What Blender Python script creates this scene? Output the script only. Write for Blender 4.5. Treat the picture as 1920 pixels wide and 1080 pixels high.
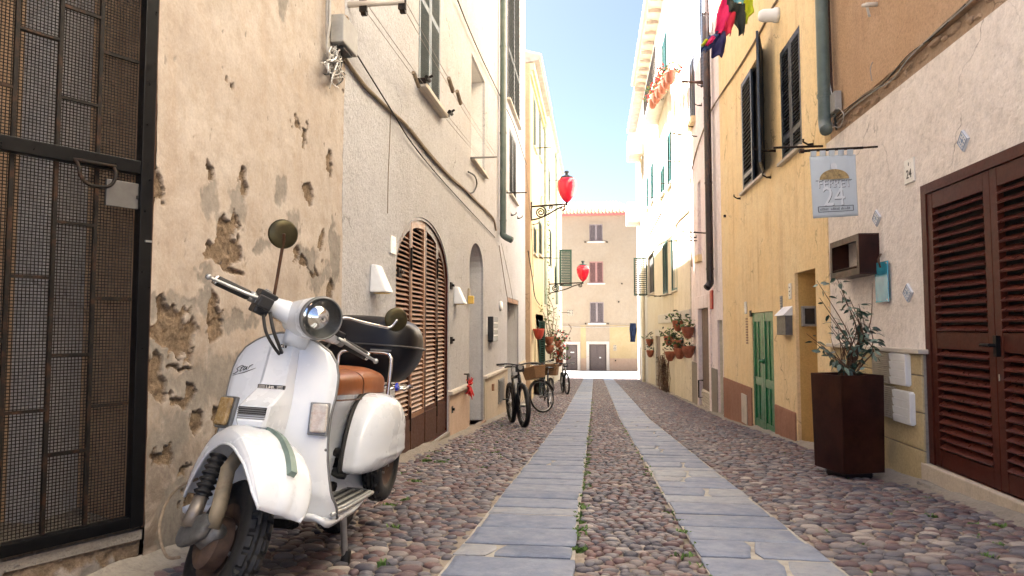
import bpy, bmesh, math, random
import numpy as np
from mathutils import Vector, Matrix
from mathutils.geometry import tessellate_polygon

for _o in list(bpy.data.objects):
    bpy.data.objects.remove(_o)
RNG = random.Random(7)
NR = np.random.RandomState(11)
scene = bpy.context.scene
COL = scene.collection
rad = math.radians

# ---------------------------------------------------------------- camera, light, exposure
CZ = 0.80                                    # camera height over the paving at the camera's foot
FPX = 1280.0                                 # focal length in photo pixels (1920 wide)
PITCH = math.atan(74 / FPX)
YAW = math.atan(155 / FPX * math.cos(PITCH))
cam_data = bpy.data.cameras.new('camera')
cam_data.sensor_width = 36.0
cam_data.lens = 36.0 * FPX / 1920.0
cam_data.clip_start = 0.05
cam_data.clip_end = 2000
cam = bpy.data.objects.new('camera', cam_data)
COL.objects.link(cam)
cam.location = (0, 0, CZ)
cam.rotation_euler = (math.pi / 2 + PITCH, 0, YAW)
cam_data.dof.use_dof = True
cam_data.dof.focus_distance = 2.9
cam_data.dof.aperture_fstop = 16.0
scene.camera = cam

SUN_TO = Vector((-0.56, 0.12, 0.82)).normalized()      # direction towards the sun
sun_el = math.asin(SUN_TO.z)
sun_az = math.atan2(SUN_TO.x, SUN_TO.y)
world = bpy.data.worlds.new('World')
scene.world = world
world.use_nodes = True
wn = world.node_tree.nodes
wl = world.node_tree.links
bg = wn['Background']
sky = wn.new('ShaderNodeTexSky')
sky.sky_type = 'NISHITA'
sky.sun_disc = False
sky.sun_elevation = sun_el
sky.sun_rotation = sun_az
sky.air_density = 0.26
sky.dust_density = 1.4
sky.ozone_density = 1.0
wl.new(sky.outputs[0], bg.inputs[0])
bg.inputs[1].default_value = 0.05
sl = bpy.data.lights.new('sun', 'SUN')
sl.energy = 5.0
sl.angle = rad(0.5)
sl.color = (1.0, 0.985, 0.96)
so = bpy.data.objects.new('sun', sl)
COL.objects.link(so)
so.rotation_euler = (-SUN_TO).to_track_quat('-Z', 'Y').to_euler()
scene.view_settings.view_transform = 'Standard'
scene.view_settings.look = 'None'
scene.view_settings.exposure = 4.04
scene.view_settings.gamma = 1.0
scene.view_settings.use_curve_mapping = False

# ---------------------------------------------------------------- photo rays -> points on real planes
_F = Vector((-math.sin(YAW) * math.cos(PITCH), math.cos(YAW) * math.cos(PITCH), math.sin(PITCH)))
_R = Vector((math.cos(YAW), math.sin(YAW), 0))
_U = _R.cross(_F)
def ray(px, py):
    return _F * FPX + _R * (px - 960) - _U * (py - 540)

XL, XR = -1.863, 2.484                       # the two rows of facades
YF = 52.7                                    # the house that closes the street
_gy = [-60, 0, 5.65, 13.2, 28.2, 39.5, 52.7, 70, 400]
_gz = [4.3, 0, -.405, -.93, -1.60, -2.12, -2.50, -2.7, -3.0]
def gz(y):
    return float(np.interp(y, _gy, _gz))
def gz_np(y):
    return np.interp(y, _gy, _gz)

class Frame:
    """wall frame: origin, U along the wall, Z up, N out of the wall"""
    def __init__(s, O, U):
        s.O = Vector(O); s.U = Vector(U).normalized(); s.V = Vector((0, 0, 1)); s.N = s.U.cross(s.V)
    def m(s, u, v, w=0.0):
        return s.O + s.U * u + s.V * v + s.N * w
    def px(s, px, py, w=0.0):
        r = ray(px, py); o = Vector((0, 0, CZ))
        t = ((s.O + s.N * w) - o).dot(s.N) / r.dot(s.N)
        p = o + r * t - s.O
        return p.dot(s.U), p.z + 0.0
    def mat(s, u, v, w=0.0, rx=0.0):
        M = Matrix((( s.U.x, s.V.x, s.N.x), (s.U.y, s.V.y, s.N.y), (s.U.z, s.V.z, s.N.z))).to_4x4()
        M.translation = s.m(u, v, w)
        return M @ Matrix.Rotation(rx, 4, 'X')
FL = Frame((XL, 0, 0), (0, 1, 0))            # left row, u = y
FR = Frame((XR, 0, 0), (0, -1, 0))           # right row, u = -y
FF = Frame((0, YF, 0), (1, 0, 0))            # end of the street, u = x

# ---------------------------------------------------------------- objects
WM = {}
def link(o, parent=None, local=False):
    COL.objects.link(o)
    if parent is not None:
        o.parent = parent
        if not local:
            o.matrix_parent_inverse = WM[parent.name].inverted()
            WM[o.name] = o.matrix_basis.copy()
        else:
            WM[o.name] = WM[parent.name] @ o.matrix_basis
    else:
        WM[o.name] = o.matrix_basis.copy()
    return o
def tag(o, label=None, cat=None, group=None, kind=None):
    if label: o['label'] = label
    if cat: o['category'] = cat
    if group: o['group'] = group
    if kind: o['kind'] = kind
    return o
def thing(name, loc, label, cat, group=None, M=None):
    o = bpy.data.objects.new(name, None)
    o.empty_display_size = 0.1
    if M is not None: o.matrix_basis = M
    else: o.location = loc
    if M is None:
        o.matrix_basis = Matrix.Translation(Vector(loc))
    link(o)
    return tag(o, label, cat, group)

class MB:
    """collects shapes and links them as one mesh object"""
    def __init__(s, T=None):
        s.v = []; s.f = []; s.T = T
    def add(s, vs, fs):
        n = len(s.v)
        if s.T: vs = [s.T(*p) for p in vs]
        s.v.extend([tuple(p) for p in vs])
        s.f.extend([tuple(i + n for i in f) for f in fs])
        return s
    def box(s, a0, a1, b0, b1, c0, c1):
        vs = [(a, b, c) for c in (c0, c1) for b in (b0, b1) for a in (a0, a1)]
        fs = [(0, 2, 3, 1), (4, 5, 7, 6), (0, 1, 5, 4), (2, 6, 7, 3), (0, 4, 6, 2), (1, 3, 7, 5)]
        return s.add(vs, fs)
    def prism(s, loop, c0, c1, bevel=0.0):
        """loop of (a,b) extruded between c0 and c1 (c1 is the outer side)"""
        n = len(loop)
        if bevel > 0:
            cx = sum(p[0] for p in loop) / n; cy = sum(p[1] for p in loop) / n
            w = max(p[0] for p in loop) - min(p[0] for p in loop); h = max(p[1] for p in loop) - min(p[1] for p in loop)
            kx = 1 - 2 * bevel / max(w, 1e-6); ky = 1 - 2 * bevel / max(h, 1e-6)
            top = [(cx + (p[0] - cx) * kx, cy + (p[1] - cy) * ky) for p in loop]
            vs = [(p[0], p[1], c0) for p in loop] + [(p[0], p[1], c1 - bevel) for p in loop] + [(p[0], p[1], c1) for p in top]
            fs = [(i, (i + 1) % n, n + (i + 1) % n, n + i) for i in range(n)] + [(n + i, n + (i + 1) % n, 2 * n + (i + 1) % n, 2 * n + i) for i in range(n)]
            fs += [tuple(range(n - 1, -1, -1)), tuple(range(2 * n, 3 * n))]
            return s.add(vs, fs)
        vs = [(p[0], p[1], c0) for p in loop] + [(p[0], p[1], c1) for p in loop]
        fs = [(i, (i + 1) % n, n + (i + 1) % n, n + i) for i in range(n)]
        fs += [tuple(range(n - 1, -1, -1)), tuple(range(n, 2 * n))]
        return s.add(vs, fs)
    def tube(s, path, r, n=8, cap=True, closed=False):
        P = [Vector(p) for p in path]
        if s.T: P = [Vector(s.T(*p)) for p in P]
        m = len(P)
        rs = r if isinstance(r, (list, tuple)) else [r] * m
        vs = []; prev = None
        for i in range(m):
            if closed: t = P[(i + 1) % m] - P[i - 1]
            else: t = P[min(i + 1, m - 1)] - P[max(i - 1, 0)]
            if t.length < 1e-9: t = Vector((0, 0, 1))
            t.normalize()
            if prev is None:
                a = t.cross(Vector((0.13, 0.31, 0.94)))
                if a.length < 0.1: a = t.cross(Vector((1, 0, 0)))
            else:
                a = prev - t * prev.dot(t)
            a.normalize(); prev = a
            b = t.cross(a)
            for k in range(n):
                q = 2 * math.pi * k / n
                vs.append(tuple(P[i] + (a * math.cos(q) + b * math.sin(q)) * rs[i]))
        fs = []
        for i in range(m if closed else m - 1):
            j = (i + 1) % m
            for k in range(n):
                k2 = (k + 1) % n
                fs.append((i * n + k, i * n + k2, j * n + k2, j * n + k))
        if cap and not closed:
            fs.append(tuple(range(n - 1, -1, -1))); fs.append(tuple(range((m - 1) * n, m * n)))
        T = s.T; s.T = None; s.add(vs, fs); s.T = T
        return s
    def lathe(s, prof, n=24, M=None, cap=True):
        """prof of (r, h) turned about local Z, placed with M"""
        M = M or Matrix.Identity(4)
        vs = []
        for r, h in prof:
            for k in range(n):
                q = 2 * math.pi * k / n
                vs.append(tuple(M @ Vector((r * math.cos(q), r * math.sin(q), h))))
        fs = []
        for i in range(len(prof) - 1):
            for k in range(n):
                k2 = (k + 1) % n
                fs.append((i * n + k, i * n + k2, (i + 1) * n + k2, (i + 1) * n + k))
        if cap:
            fs.append(tuple(range(n - 1, -1, -1))); m = (len(prof) - 1) * n; fs.append(tuple(range(m, m + n)))
        return s.add(vs, fs)
    def grid(s, fn, nu, nv, closed_u=False):
        """surface fn(i/(nu-1), j/(nv-1))"""
        vs = [tuple(fn(i / (nu if closed_u else nu - 1), j / (nv - 1))) for j in range(nv) for i in range(nu)]
        fs = []
        for j in range(nv - 1):
            for i in range(nu if closed_u else nu - 1):
                i2 = (i + 1) % nu
                fs.append((j * nu + i, j * nu + i2, (j + 1) * nu + i2, (j + 1) * nu + i))
        return s.add(vs, fs)
    def mesh(s, name):
        me = bpy.data.meshes.new(name)
        me.from_pydata(s.v, [], s.f)
        return me
    def build(s, name, mat, parent=None, smooth=False, local=False, kind=None, bevel=0.0, solid=0.0, merge=False, recalc=True, auto=None):
        me = s.mesh(name)
        if recalc or merge:
            b = bmesh.new(); b.from_mesh(me)
            if merge: bmesh.ops.remove_doubles(b, verts=b.verts, dist=1e-5)
            if recalc: bmesh.ops.recalc_face_normals(b, faces=b.faces)
            b.to_mesh(me); b.free()
        if mat: me.materials.append(mat)
        if smooth or auto:
            me.polygons.foreach_set('use_smooth', [True] * len(me.polygons))
        if auto:
            me.set_sharp_from_angle(angle=rad(auto))
        o = bpy.data.objects.new(name, me)
        link(o, parent, local)
        if bevel:
            md = o.modifiers.new('edge', 'BEVEL'); md.width = bevel; md.segments = 2; md.limit_method = 'ANGLE'; md.angle_limit = rad(40)
        if solid:
            md = o.modifiers.new('skin', 'SOLIDIFY'); md.thickness = solid; md.offset = -1
        if kind: o['kind'] = kind
        return o
def put(mesh, name, M, parent, kind=None, local=False):
    """an object that shares mesh data, placed with M"""
    o = bpy.data.objects.new(name, mesh)
    o.matrix_basis = M
    link(o, parent, local)
    if kind: o['kind'] = kind
    return o
def unit_box(name, a, b, c, mat, bev=0.0):
    mb = MB().box(-a / 2, a / 2, -b / 2, b / 2, -c / 2, c / 2)
    me = mb.mesh(name); me.materials.append(mat)
    return me
def spline(pts, n=6):
    """Catmull-Rom through points"""
    P = [Vector(p) for p in pts]; out = []
    for i in range(len(P) - 1):
        p0 = P[max(i - 1, 0)]; p1 = P[i]; p2 = P[i + 1]; p3 = P[min(i + 2, len(P) - 1)]
        for k in range(n):
            t = k / n
            out.append(0.5 * ((2 * p1) + (p2 - p0) * t + (2 * p0 - 5 * p1 + 4 * p2 - p3) * t * t + (3 * p1 - p0 - 3 * p2 + p3) * t ** 3))
    out.append(P[-1])
    return out

# value noise for geometry
_perm = NR.rand(256, 256)
def vnoise(x, y):
    xi = np.floor(x).astype(int); yi = np.floor(y).astype(int)
    fx = x - xi; fy = y - yi
    fx = fx * fx * (3 - 2 * fx); fy = fy * fy * (3 - 2 * fy)
    a = _perm[xi % 256, yi % 256]; b = _perm[(xi + 1) % 256, yi % 256]
    c = _perm[xi % 256, (yi + 1) % 256]; d = _perm[(xi + 1) % 256, (yi + 1) % 256]
    return (a * (1 - fx) + b * fx) * (1 - fy) + (c * (1 - fx) + d * fx) * fy
def fbm(x, y, o=4, s=1.0):
    t = 0.0; a = 0.5; n = 0.0
    for k in range(o):
        t = t + a * vnoise(x * s + 17.3 * k, y * s + 9.1 * k); n += a; a *= 0.5; s *= 2.03
    return t / n

# ---------------------------------------------------------------- materials
class NT:
    def __init__(s, name):
        s.m = bpy.data.materials.new(name); s.m.use_nodes = True
        s.t = s.m.node_tree; s.n = s.t.nodes; s.l = s.t.links
        s.b = s.n['Principled BSDF']; s.out = s.n['Material Output']
        s.tc = s.n.new('ShaderNodeTexCoord')
    def set(s, k, v):
        i = s.b.inputs[k]
        if hasattr(v, 'is_linked') or hasattr(v, 'links'): s.l.new(v, i)
        else: i.default_value = (*v, 1) if isinstance(v, tuple) and len(v) == 3 else v
        return s
    def plug(s, sock, v):
        if hasattr(v, 'links'): s.l.new(v, sock)
        else: sock.default_value = (*v, 1) if isinstance(v, tuple) and len(v) == 3 and len(sock.default_value) == 4 else v
    def coord(s, scale=(1, 1, 1), kind='Object', rand=False):
        mp = s.n.new('ShaderNodeMapping'); mp.inputs['Scale'].default_value = scale
        s.l.new(s.tc.outputs[kind], mp.inputs['Vector'])
        if rand:
            oi = s.n.new('ShaderNodeObjectInfo'); ml = s.n.new('ShaderNodeMath'); ml.operation = 'MULTIPLY'; ml.inputs[1].default_value = 37.0
            s.l.new(oi.outputs['Random'], ml.inputs[0]); cb = s.n.new('ShaderNodeCombineXYZ')
            for k in range(3): s.l.new(ml.outputs[0], cb.inputs[k])
            s.l.new(cb.outputs[0], mp.inputs['Location'])
        return mp.outputs[0]
    def noise(s, scale, detail=4, rough=0.6, vec=None, dist=0.0):
        n = s.n.new('ShaderNodeTexNoise'); n.inputs['Scale'].default_value = scale; n.inputs['Detail'].default_value = detail
        n.inputs['Roughness'].default_value = rough; n.inputs['Distortion'].default_value = dist
        s.l.new(vec if vec is not None else s.coord(), n.inputs['Vector'])
        return n.outputs['Fac']
    def voro(s, scale, vec=None, feature='F1', out='Distance', rnd=1.0):
        n = s.n.new('ShaderNodeTexVoronoi'); n.feature = feature; n.inputs['Scale'].default_value = scale; n.inputs['Randomness'].default_value = rnd
        s.l.new(vec if vec is not None else s.coord(), n.inputs['Vector'])
        return n.outputs[out]
    def ramp(s, fac, stops, interp='LINEAR'):
        r = s.n.new('ShaderNodeValToRGB'); r.color_ramp.interpolation = interp
        e = r.color_ramp.elements
        while len(e) < len(stops): e.new(0.5)
        for k, (p, c) in enumerate(stops):
            e[k].position = p; e[k].color = (*c, 1) if isinstance(c, tuple) else (c, c, c, 1)
        s.l.new(fac, r.inputs[0])
        return r.outputs[0]
    def mix(s, fac, a, b, mode='MIX'):
        n = s.n.new('ShaderNodeMix'); n.data_type = 'RGBA'; n.blend_type = mode; n.clamp_factor = True
        s.plug(n.inputs[0], fac); s.plug(n.inputs[6], a); s.plug(n.inputs[7], b)
        return n.outputs[2]
    def math(s, op, a, b=0.0, clamp=False):
        n = s.n.new('ShaderNodeMath'); n.operation = op; n.use_clamp = clamp
        s.plug(n.inputs[0], a); s.plug(n.inputs[1], b)
        return n.outputs[0]
    def attr(s, name, out='Fac'):
        n = s.n.new('ShaderNodeAttribute'); n.attribute_name = name
        return n.outputs[out]
    def rand(s):
        return s.n.new('ShaderNodeObjectInfo').outputs['Random']
    def sep(s, kind='Object'):
        n = s.n.new('ShaderNodeSeparateXYZ'); s.l.new(s.tc.outputs[kind], n.inputs[0]); return n.outputs
    def bump(s, h, strength=0.3, dist=0.01, prev=None):
        n = s.n.new('ShaderNodeBump'); n.inputs['Strength'].default_value = strength; n.inputs['Distance'].default_value = dist
        s.l.new(h, n.inputs['Height'])
        if prev is not None: s.l.new(prev, n.inputs['Normal'])
        s.l.new(n.outputs[0], s.b.inputs['Normal'])
        return n.outputs[0]

def simple(name, col, rough=0.5, metal=0.0, var=0.15, scale=8.0, bump=0.0, bscale=60.0, coat=0.0, rand=True, dirt=None, dirt_amt=0.3, spec=None):
    t = NT(name)
    v = t.coord(rand=rand)
    nz = t.noise(scale, 5, 0.65, v)
    hi = tuple(min(c * (1 + var), 1) for c in col); lo = tuple(c * (1 - var) for c in col)
    c = t.ramp(nz, [(0.3, lo), (0.7, hi)])
    if dirt:
        d = t.ramp(t.noise(scale * 0.45, 6, 0.75, v), [(0.5, 0.0), (0.72, dirt_amt)])
        c = t.mix(d, c, dirt)
    t.set('Base Color', c).set('Metallic', metal)
    t.set('Roughness', t.ramp(t.noise(scale * 2.3, 4, 0.6, v), [(0.3, max(rough - 0.08, 0.02)), (0.7, min(rough + 0.1, 1))]))
    if spec is not None: t.b.inputs['Specular IOR Level'].default_value = spec
    if coat: t.set('Coat Weight', coat).set('Coat Roughness', 0.08)
    if bump: t.bump(t.noise(bscale, 4, 0.6, v), bump, 0.004)
    return t.m

def plaster(name, col, col2, stain, bump=0.35, gscale=95.0, dist=0.006, streak=0.35, patch=0.5, crack=0.75, mottle=1.0):
    """painted render: blotchy colour, rain streaks, dirt and grain"""
    t = NT(name)
    v = t.coord()
    a = t.noise(0.9, 6, 0.62, v); b = t.noise(4.5, 5, 0.7, v)
    c = t.mix(t.ramp(a, [(0.38, 0.0), (0.66, 1.0)]), col, col2)
    c = t.mix(t.math('MULTIPLY', t.ramp(b, [(0.42, 0.0), (0.75, 0.6)]), mottle), c, tuple(x * 0.86 for x in col))
    st = t.noise(1.0, 5, 0.65, t.coord((7.0, 7.0, 0.35)))
    st2 = t.noise(1.1, 4, 0.6, v)
    sf = t.math('MULTIPLY', t.ramp(st, [(0.5, 0.0), (0.74, streak)]), t.ramp(st2, [(0.4, 0.0), (0.62, 1.0)]))
    c = t.mix(sf, c, stain)
    pt = t.ramp(t.noise(2.1, 8, 0.72, v, 0.4), [(0.6, 0.0), (0.66, patch * 0.5), (0.78, patch)])
    c = t.mix(pt, c, tuple(0.5 * (x + y) for x, y in zip(col2, stain)))
    wv = t.n.new('ShaderNodeVectorMath'); wv.operation = 'ADD'
    nv = t.n.new('ShaderNodeTexNoise'); nv.inputs['Scale'].default_value = 3.0; nv.inputs['Detail'].default_value = 6
    t.l.new(v, nv.inputs['Vector']); sc_ = t.n.new('ShaderNodeVectorMath'); sc_.operation = 'SCALE'; sc_.inputs['Scale'].default_value = 0.5
    t.l.new(nv.outputs['Color'], sc_.inputs[0]); t.l.new(v, wv.inputs[0]); t.l.new(sc_.outputs[0], wv.inputs[1])
    ck = t.ramp(t.voro(0.75, wv.outputs[0], 'DISTANCE_TO_EDGE'), [(0.0, 1.0), (0.007, 0.0)])
    ck = t.math('MULTIPLY', ck, t.ramp(t.noise(1.4, 3, 0.5, v), [(0.5, 0.0), (0.6, crack)]))
    c = t.mix(ck, c, tuple(x * .45 for x in stain))
    fine = t.ramp(t.noise(55, 4, 0.7, v), [(0.3, 0.88), (0.7, 1.06)])
    c = t.mix(1.0, c, fine, 'MULTIPLY')
    t.set('Base Color', c).set('Roughness', 0.92)
    t.b.inputs['Specular IOR Level'].default_value = 0.2
    sp = t.ramp(t.noise(gscale * .42, 3, 0.75, v), [(0.32, 0.80), (0.5, 1.0), (0.7, 1.07)])
    c = t.mix(min(1.0, bump + .15), c, sp, 'MULTIPLY')
    t.set('Base Color', c)
    n0 = t.bump(t.noise(6.0, 4, 0.6, v), 0.4, 0.02)
    n1 = t.bump(t.noise(gscale * .42, 3, 0.7, v), bump, dist * 1.6, n0)
    t.bump(t.noise(gscale, 3, 0.65, v), bump, dist, n1)
    return t.m

M = {}
M['cream_stucco'] = plaster('cream_stucco', (0.493, 0.481, 0.488), (0.532, 0.530, 0.548), (0.333, 0.300, 0.269), bump=0.75, gscale=70, dist=0.008, streak=0.3, patch=0.22)
M['white_reveal'] = plaster('white_reveal', (.72, .71, .70), (.76, .75, .74), (.5, .46, .42), bump=0.2, patch=0.15, crack=0)
M['pink_dado'] = plaster('pink_dado', (0.550, 0.389, 0.287), (0.600, 0.464, 0.368), (0.420, 0.302, 0.230), bump=0.3, patch=0.5, crack=0)
M['tan_dado'] = plaster('tan_dado', (0.530, 0.445, 0.338), (0.583, 0.503, 0.403), (0.254, 0.211, 0.169), bump=0.35, streak=0.7, patch=0.6, crack=0)
M['yellow_paint'] = plaster('yellow_paint', (.88, .66, .36), (.88, .71, .44), (.56, .35, .18), bump=0.35, gscale=45, streak=0.7, patch=0.6)
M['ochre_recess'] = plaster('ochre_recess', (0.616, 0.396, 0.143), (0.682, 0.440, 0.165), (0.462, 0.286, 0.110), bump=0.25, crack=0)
M['trowelled'] = plaster('trowelled', (0.744, 0.666, 0.603), (0.827, 0.760, 0.708), (0.459, 0.376, 0.322), bump=0.5, gscale=26, dist=0.014, streak=0.3, patch=0.45)
M['rough_brown'] = plaster('rough_brown', (0.592, 0.385, 0.233), (0.644, 0.438, 0.283), (0.386, 0.252, 0.170), bump=1.0, gscale=85, dist=0.014, streak=0.5, patch=0.25)
M['brown_band'] = plaster('brown_band', (0.382, 0.263, 0.176), (0.445, 0.328, 0.234), (0.233, 0.175, 0.130), bump=0.6, gscale=30, dist=0.015, patch=0.7)
M['terracotta_dado'] = plaster('terracotta_dado', (0.327, 0.161, 0.104), (0.387, 0.214, 0.149), (0.218, 0.124, 0.089), bump=0.4, gscale=40, patch=0.9, streak=0.7, crack=0)
M['pink_wall'] = plaster('pink_wall', (0.854, 0.728, 0.704), (0.880, 0.811, 0.803), (0.540, 0.418, 0.360), bump=0.5, gscale=30, dist=0.012, streak=0.6, patch=0.7)
M['cream_wall'] = plaster('cream_wall', (0.605, 0.541, 0.425), (0.658, 0.607, 0.504), (0.384, 0.313, 0.227), bump=0.35, gscale=40, streak=0.5, patch=0.5, crack=0)
M['tan_wall'] = plaster('tan_wall', (0.700, 0.634, 0.498), (0.784, 0.710, 0.583), (0.420, 0.340, 0.258), bump=0.5, gscale=40, streak=0.6, patch=0.8)
M['white_wall'] = plaster('white_wall', (0.555, 0.525, 0.473), (0.585, 0.562, 0.517), (0.375, 0.323, 0.262), bump=0.3, streak=0.5, patch=0.4, crack=0)
M['pale_yellow'] = plaster('pale_yellow', (0.576, 0.464, 0.281), (0.616, 0.520, 0.357), (0.400, 0.288, 0.170), bump=0.3, streak=0.4, patch=0.4, crack=0)
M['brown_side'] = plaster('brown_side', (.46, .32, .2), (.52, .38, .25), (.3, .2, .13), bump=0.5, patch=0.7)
M['peach_wall'] = plaster('peach_wall', (0.313, 0.248, 0.177), (0.330, 0.270, 0.200), (0.240, 0.177, 0.120), bump=0.2, streak=0.3, patch=0.3, crack=0)
M['peach_dado'] = plaster('peach_dado', (0.341, 0.232, 0.160), (0.363, 0.261, 0.186), (0.248, 0.162, 0.115), bump=0.2, crack=0)
M['ochre_block'] = plaster('ochre_block', (0.500, 0.389, 0.207), (0.550, 0.443, 0.265), (0.350, 0.259, 0.138), bump=0.5, gscale=80, patch=0.6, crack=0)
M['cement'] = plaster('cement', (0.286, 0.252, 0.211), (0.340, 0.306, 0.258), (0.190, 0.156, 0.122), bump=0.7, gscale=60, dist=0.01, patch=0.7, crack=0)
M['stone_sill'] = simple('stone_sill', (.58, .52, .44), 0.8, var=0.12, scale=6, bump=0.3, dirt=(.3, .25, .2))
M['marble_step'] = simple('marble_step', (.55, .45, .36), 0.7, var=0.15, scale=7, bump=0.2, dirt=(.3, .2, .14))
M['brown_stone'] = simple('brown_stone', (.26, .16, .1), 0.75, var=0.2, scale=9, bump=0.3)
M['brown_wood'] = simple('brown_wood', (.075, .028, .015), 0.40, var=0.25, scale=14, bump=0.15, spec=0.22)
M['light_brown_wood'] = simple('light_brown_wood', (.30, .155, .085), 0.45, var=0.2, scale=12, bump=0.15)
M['slat_brown'] = simple('slat_brown', (.36, .225, .15), 0.45, var=0.15, scale=12)
M['mahogany'] = simple('mahogany', (.062, .014, .008), 0.36, var=0.22, scale=15, bump=0.12, spec=0.22)
M['mahogany_slat'] = simple('mahogany_slat', (.095, .026, .018), 0.32, var=0.2, scale=15, spec=0.22)
M['black_void'] = simple('black_void', (.012, .011, .01), 0.9)  # near-black colour stands in for shade behind slats and inside openings
M['room_dark'] = simple('room_dark', (.03, .025, .02), 0.9)
M['shutter_blue'] = simple('shutter_blue', (.055, .088, .095), 0.45, var=0.15, scale=10, dirt=(.3, .3, .28), dirt_amt=0.25)
M['shutter_dark'] = simple('shutter_dark', (.012, .017, .018), 0.45, var=0.2, scale=10)
M['shutter_navy'] = simple('shutter_navy', (.022, .032, .047), 0.4, var=0.2, scale=10, dirt=(.25, .25, .25), dirt_amt=0.2)
M['shutter_green'] = simple('shutter_green', (.014, .045, .03), 0.5, var=0.2, scale=10)
M['shutter_teal'] = simple('shutter_teal', (.02, .10, .095), 0.5, var=0.2, scale=10)
M['shutter_mauve'] = simple('shutter_mauve', (.22, .175, .17), 0.6, var=0.1, scale=10)
M['shutter_rose'] = simple('shutter_rose', (.30, .15, .13), 0.6, var=0.1, scale=10)
M['green_door'] = simple('green_door', (.008, .15, .045), 0.36, var=0.2, scale=9, coat=0.3)
M['pipe_green'] = simple('pipe_green', (.075, .105, .095), 0.4, var=0.2, scale=5, dirt=(.3, .3, .27), dirt_amt=0.2)
M['pipe_pale'] = simple('pipe_pale', (.30, .36, .30), 0.5, var=0.15, scale=5)
M['pipe_brown'] = simple('pipe_brown', (.022, .012, .010), 0.4, var=0.3, scale=6, dirt=(.2, .07, .03), dirt_amt=0.5)
M['pipe_cream'] = simple('pipe_cream', (.66, .58, .42), 0.5, var=0.1, scale=5)
M['iron'] = simple('iron', (.014, .011, .009), 0.55, 0.3, var=0.3, scale=25, dirt=(.16, .07, .035), dirt_amt=0.5, bump=0.2, spec=0.25)
M['rusty_iron'] = simple('rusty_iron', (.09, .045, .03), 0.75, 0.2, var=0.35, scale=30, bump=0.3)
M['black_iron'] = simple('black_iron', (.005, .005, .0055), 0.35, 0.2, var=0.3, scale=20, spec=0.25)
M['wire'] = simple('wire', (.022, .016, .012), 0.6, 0.3, var=0.3, scale=20, spec=0.25)
M['steel'] = simple('steel', (.42, .42, .42), 0.35, 0.9, var=0.2, scale=20)
M['plate_grey'] = simple('plate_grey', (.16, .155, .15), 0.45, 0.7, var=0.2, scale=12)
M['cable_grey'] = simple('cable_grey', (.36, .34, .31), 0.6, var=0.15, scale=20)
M['cable_tan'] = simple('cable_tan', (.24, .18, .12), 0.8, var=0.3, scale=30)
M['cable_black'] = simple('cable_black', (.02, .018, .016), 0.6)
M['box_grey'] = simple('box_grey', (.30, .29, .27), 0.5, var=0.15, scale=10)
M['white_plastic'] = simple('white_plastic', (.78, .78, .77), 0.4, var=0.04, scale=6, dirt=(.5, .45, .38), dirt_amt=0.25)
M['white_tile'] = simple('white_tile', (.75, .72, .66), 0.3, var=0.06, scale=8)
M['letter_black'] = simple('letter_black', (.03, .03, .03), 0.5)
M['letter_pale'] = simple('letter_pale', (.62, .65, .68), 0.6, var=0.05)
M['letter_grey'] = simple('letter_grey', (.12, .13, .145), 0.5)
M['corten'] = simple('corten', (.030, .0085, .006), 0.38, 0.1, var=0.6, scale=5, bump=0.15, dirt=(.085, .032, .014), dirt_amt=0.5, spec=0.22)
M['soil'] = simple('soil', (.03, .02, .013), 0.95, bump=0.8, bscale=120)
M['bark'] = simple('bark', (.12, .065, .04), 0.85, var=0.3, scale=40, bump=0.4)
M['leaf'] = simple('leaf', (.022, .052, .034), 0.32, var=0.45, scale=5)
M['leaf_pale'] = simple('leaf_pale', (.22, .30, .24), 0.4, var=0.3, scale=5)
M['leaf_bright'] = simple('leaf_bright', (.10, .19, .035), 0.5, var=0.4, scale=12)
M['leaf_ivy'] = simple('leaf_ivy', (.16, .20, .05), 0.5, var=0.4, scale=12)
M['flower_red'] = simple('flower_red', (.55, .03, .03), 0.6, var=0.3, scale=20)
M['terracotta'] = simple('terracotta', (.30, .095, .05), 0.8, var=0.25, scale=14, bump=0.2)
M['red_pot'] = simple('red_pot', (.42, .05, .03), 0.5, var=0.15)
M['roof_tile'] = simple('roof_tile', (.58, .36, .24), 0.85, var=0.25, scale=1.2, bump=0.2)
M['roof_edge'] = simple('roof_edge', (.42, .12, .11), 0.7)
M['roof_grey'] = simple('roof_grey', (.36, .33, .3), 0.9, var=0.25, scale=4, bump=0.4)
M['soffit'] = simple('soffit', (.52, .42, .31), 0.85, var=0.2, scale=3)
M['plank_soffit'] = simple('plank_soffit', (.36, .29, .23), 0.85, var=0.3, scale=3)
M['sign_cloth'] = simple('sign_cloth', (.47, .52, .56), 0.7, var=0.06, scale=4)
M['gold_paint'] = simple('gold_paint', (.30, .21, .09), 0.6, var=0.5, scale=45)
M['blue_tile'] = simple('blue_tile', (.16, .24, .38), 0.3, var=0.2, scale=30)
M['pale_tile'] = simple('pale_tile', (.55, .57, .60), 0.3, var=0.1, scale=30)
M['beige_vent'] = simple('beige_vent', (.42, .36, .27), 0.5, var=0.1, scale=10)
M['yellow_glass'] = simple('yellow_glass', (.75, .50, .1), 0.3)
M['blue_reflector'] = simple('blue_reflector', (.01, .03, .5), 0.2)
M['wicker'] = simple('wicker', (.24, .13, .06), 0.8, var=0.4, scale=60, bump=0.8, bscale=150)
M['bike_black'] = simple('bike_black', (.005, .005, .006), 0.35, var=0.2, coat=0.3)
M['rubber'] = simple('rubber', (.007, .0068, .007), 0.6, var=0.3, scale=20, dirt=(.03, .026, .022), dirt_amt=0.3)
M['chrome'] = simple('chrome', (.72, .71, .69), 0.14, 1.0, var=0.12, scale=12, rand=False)
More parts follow.
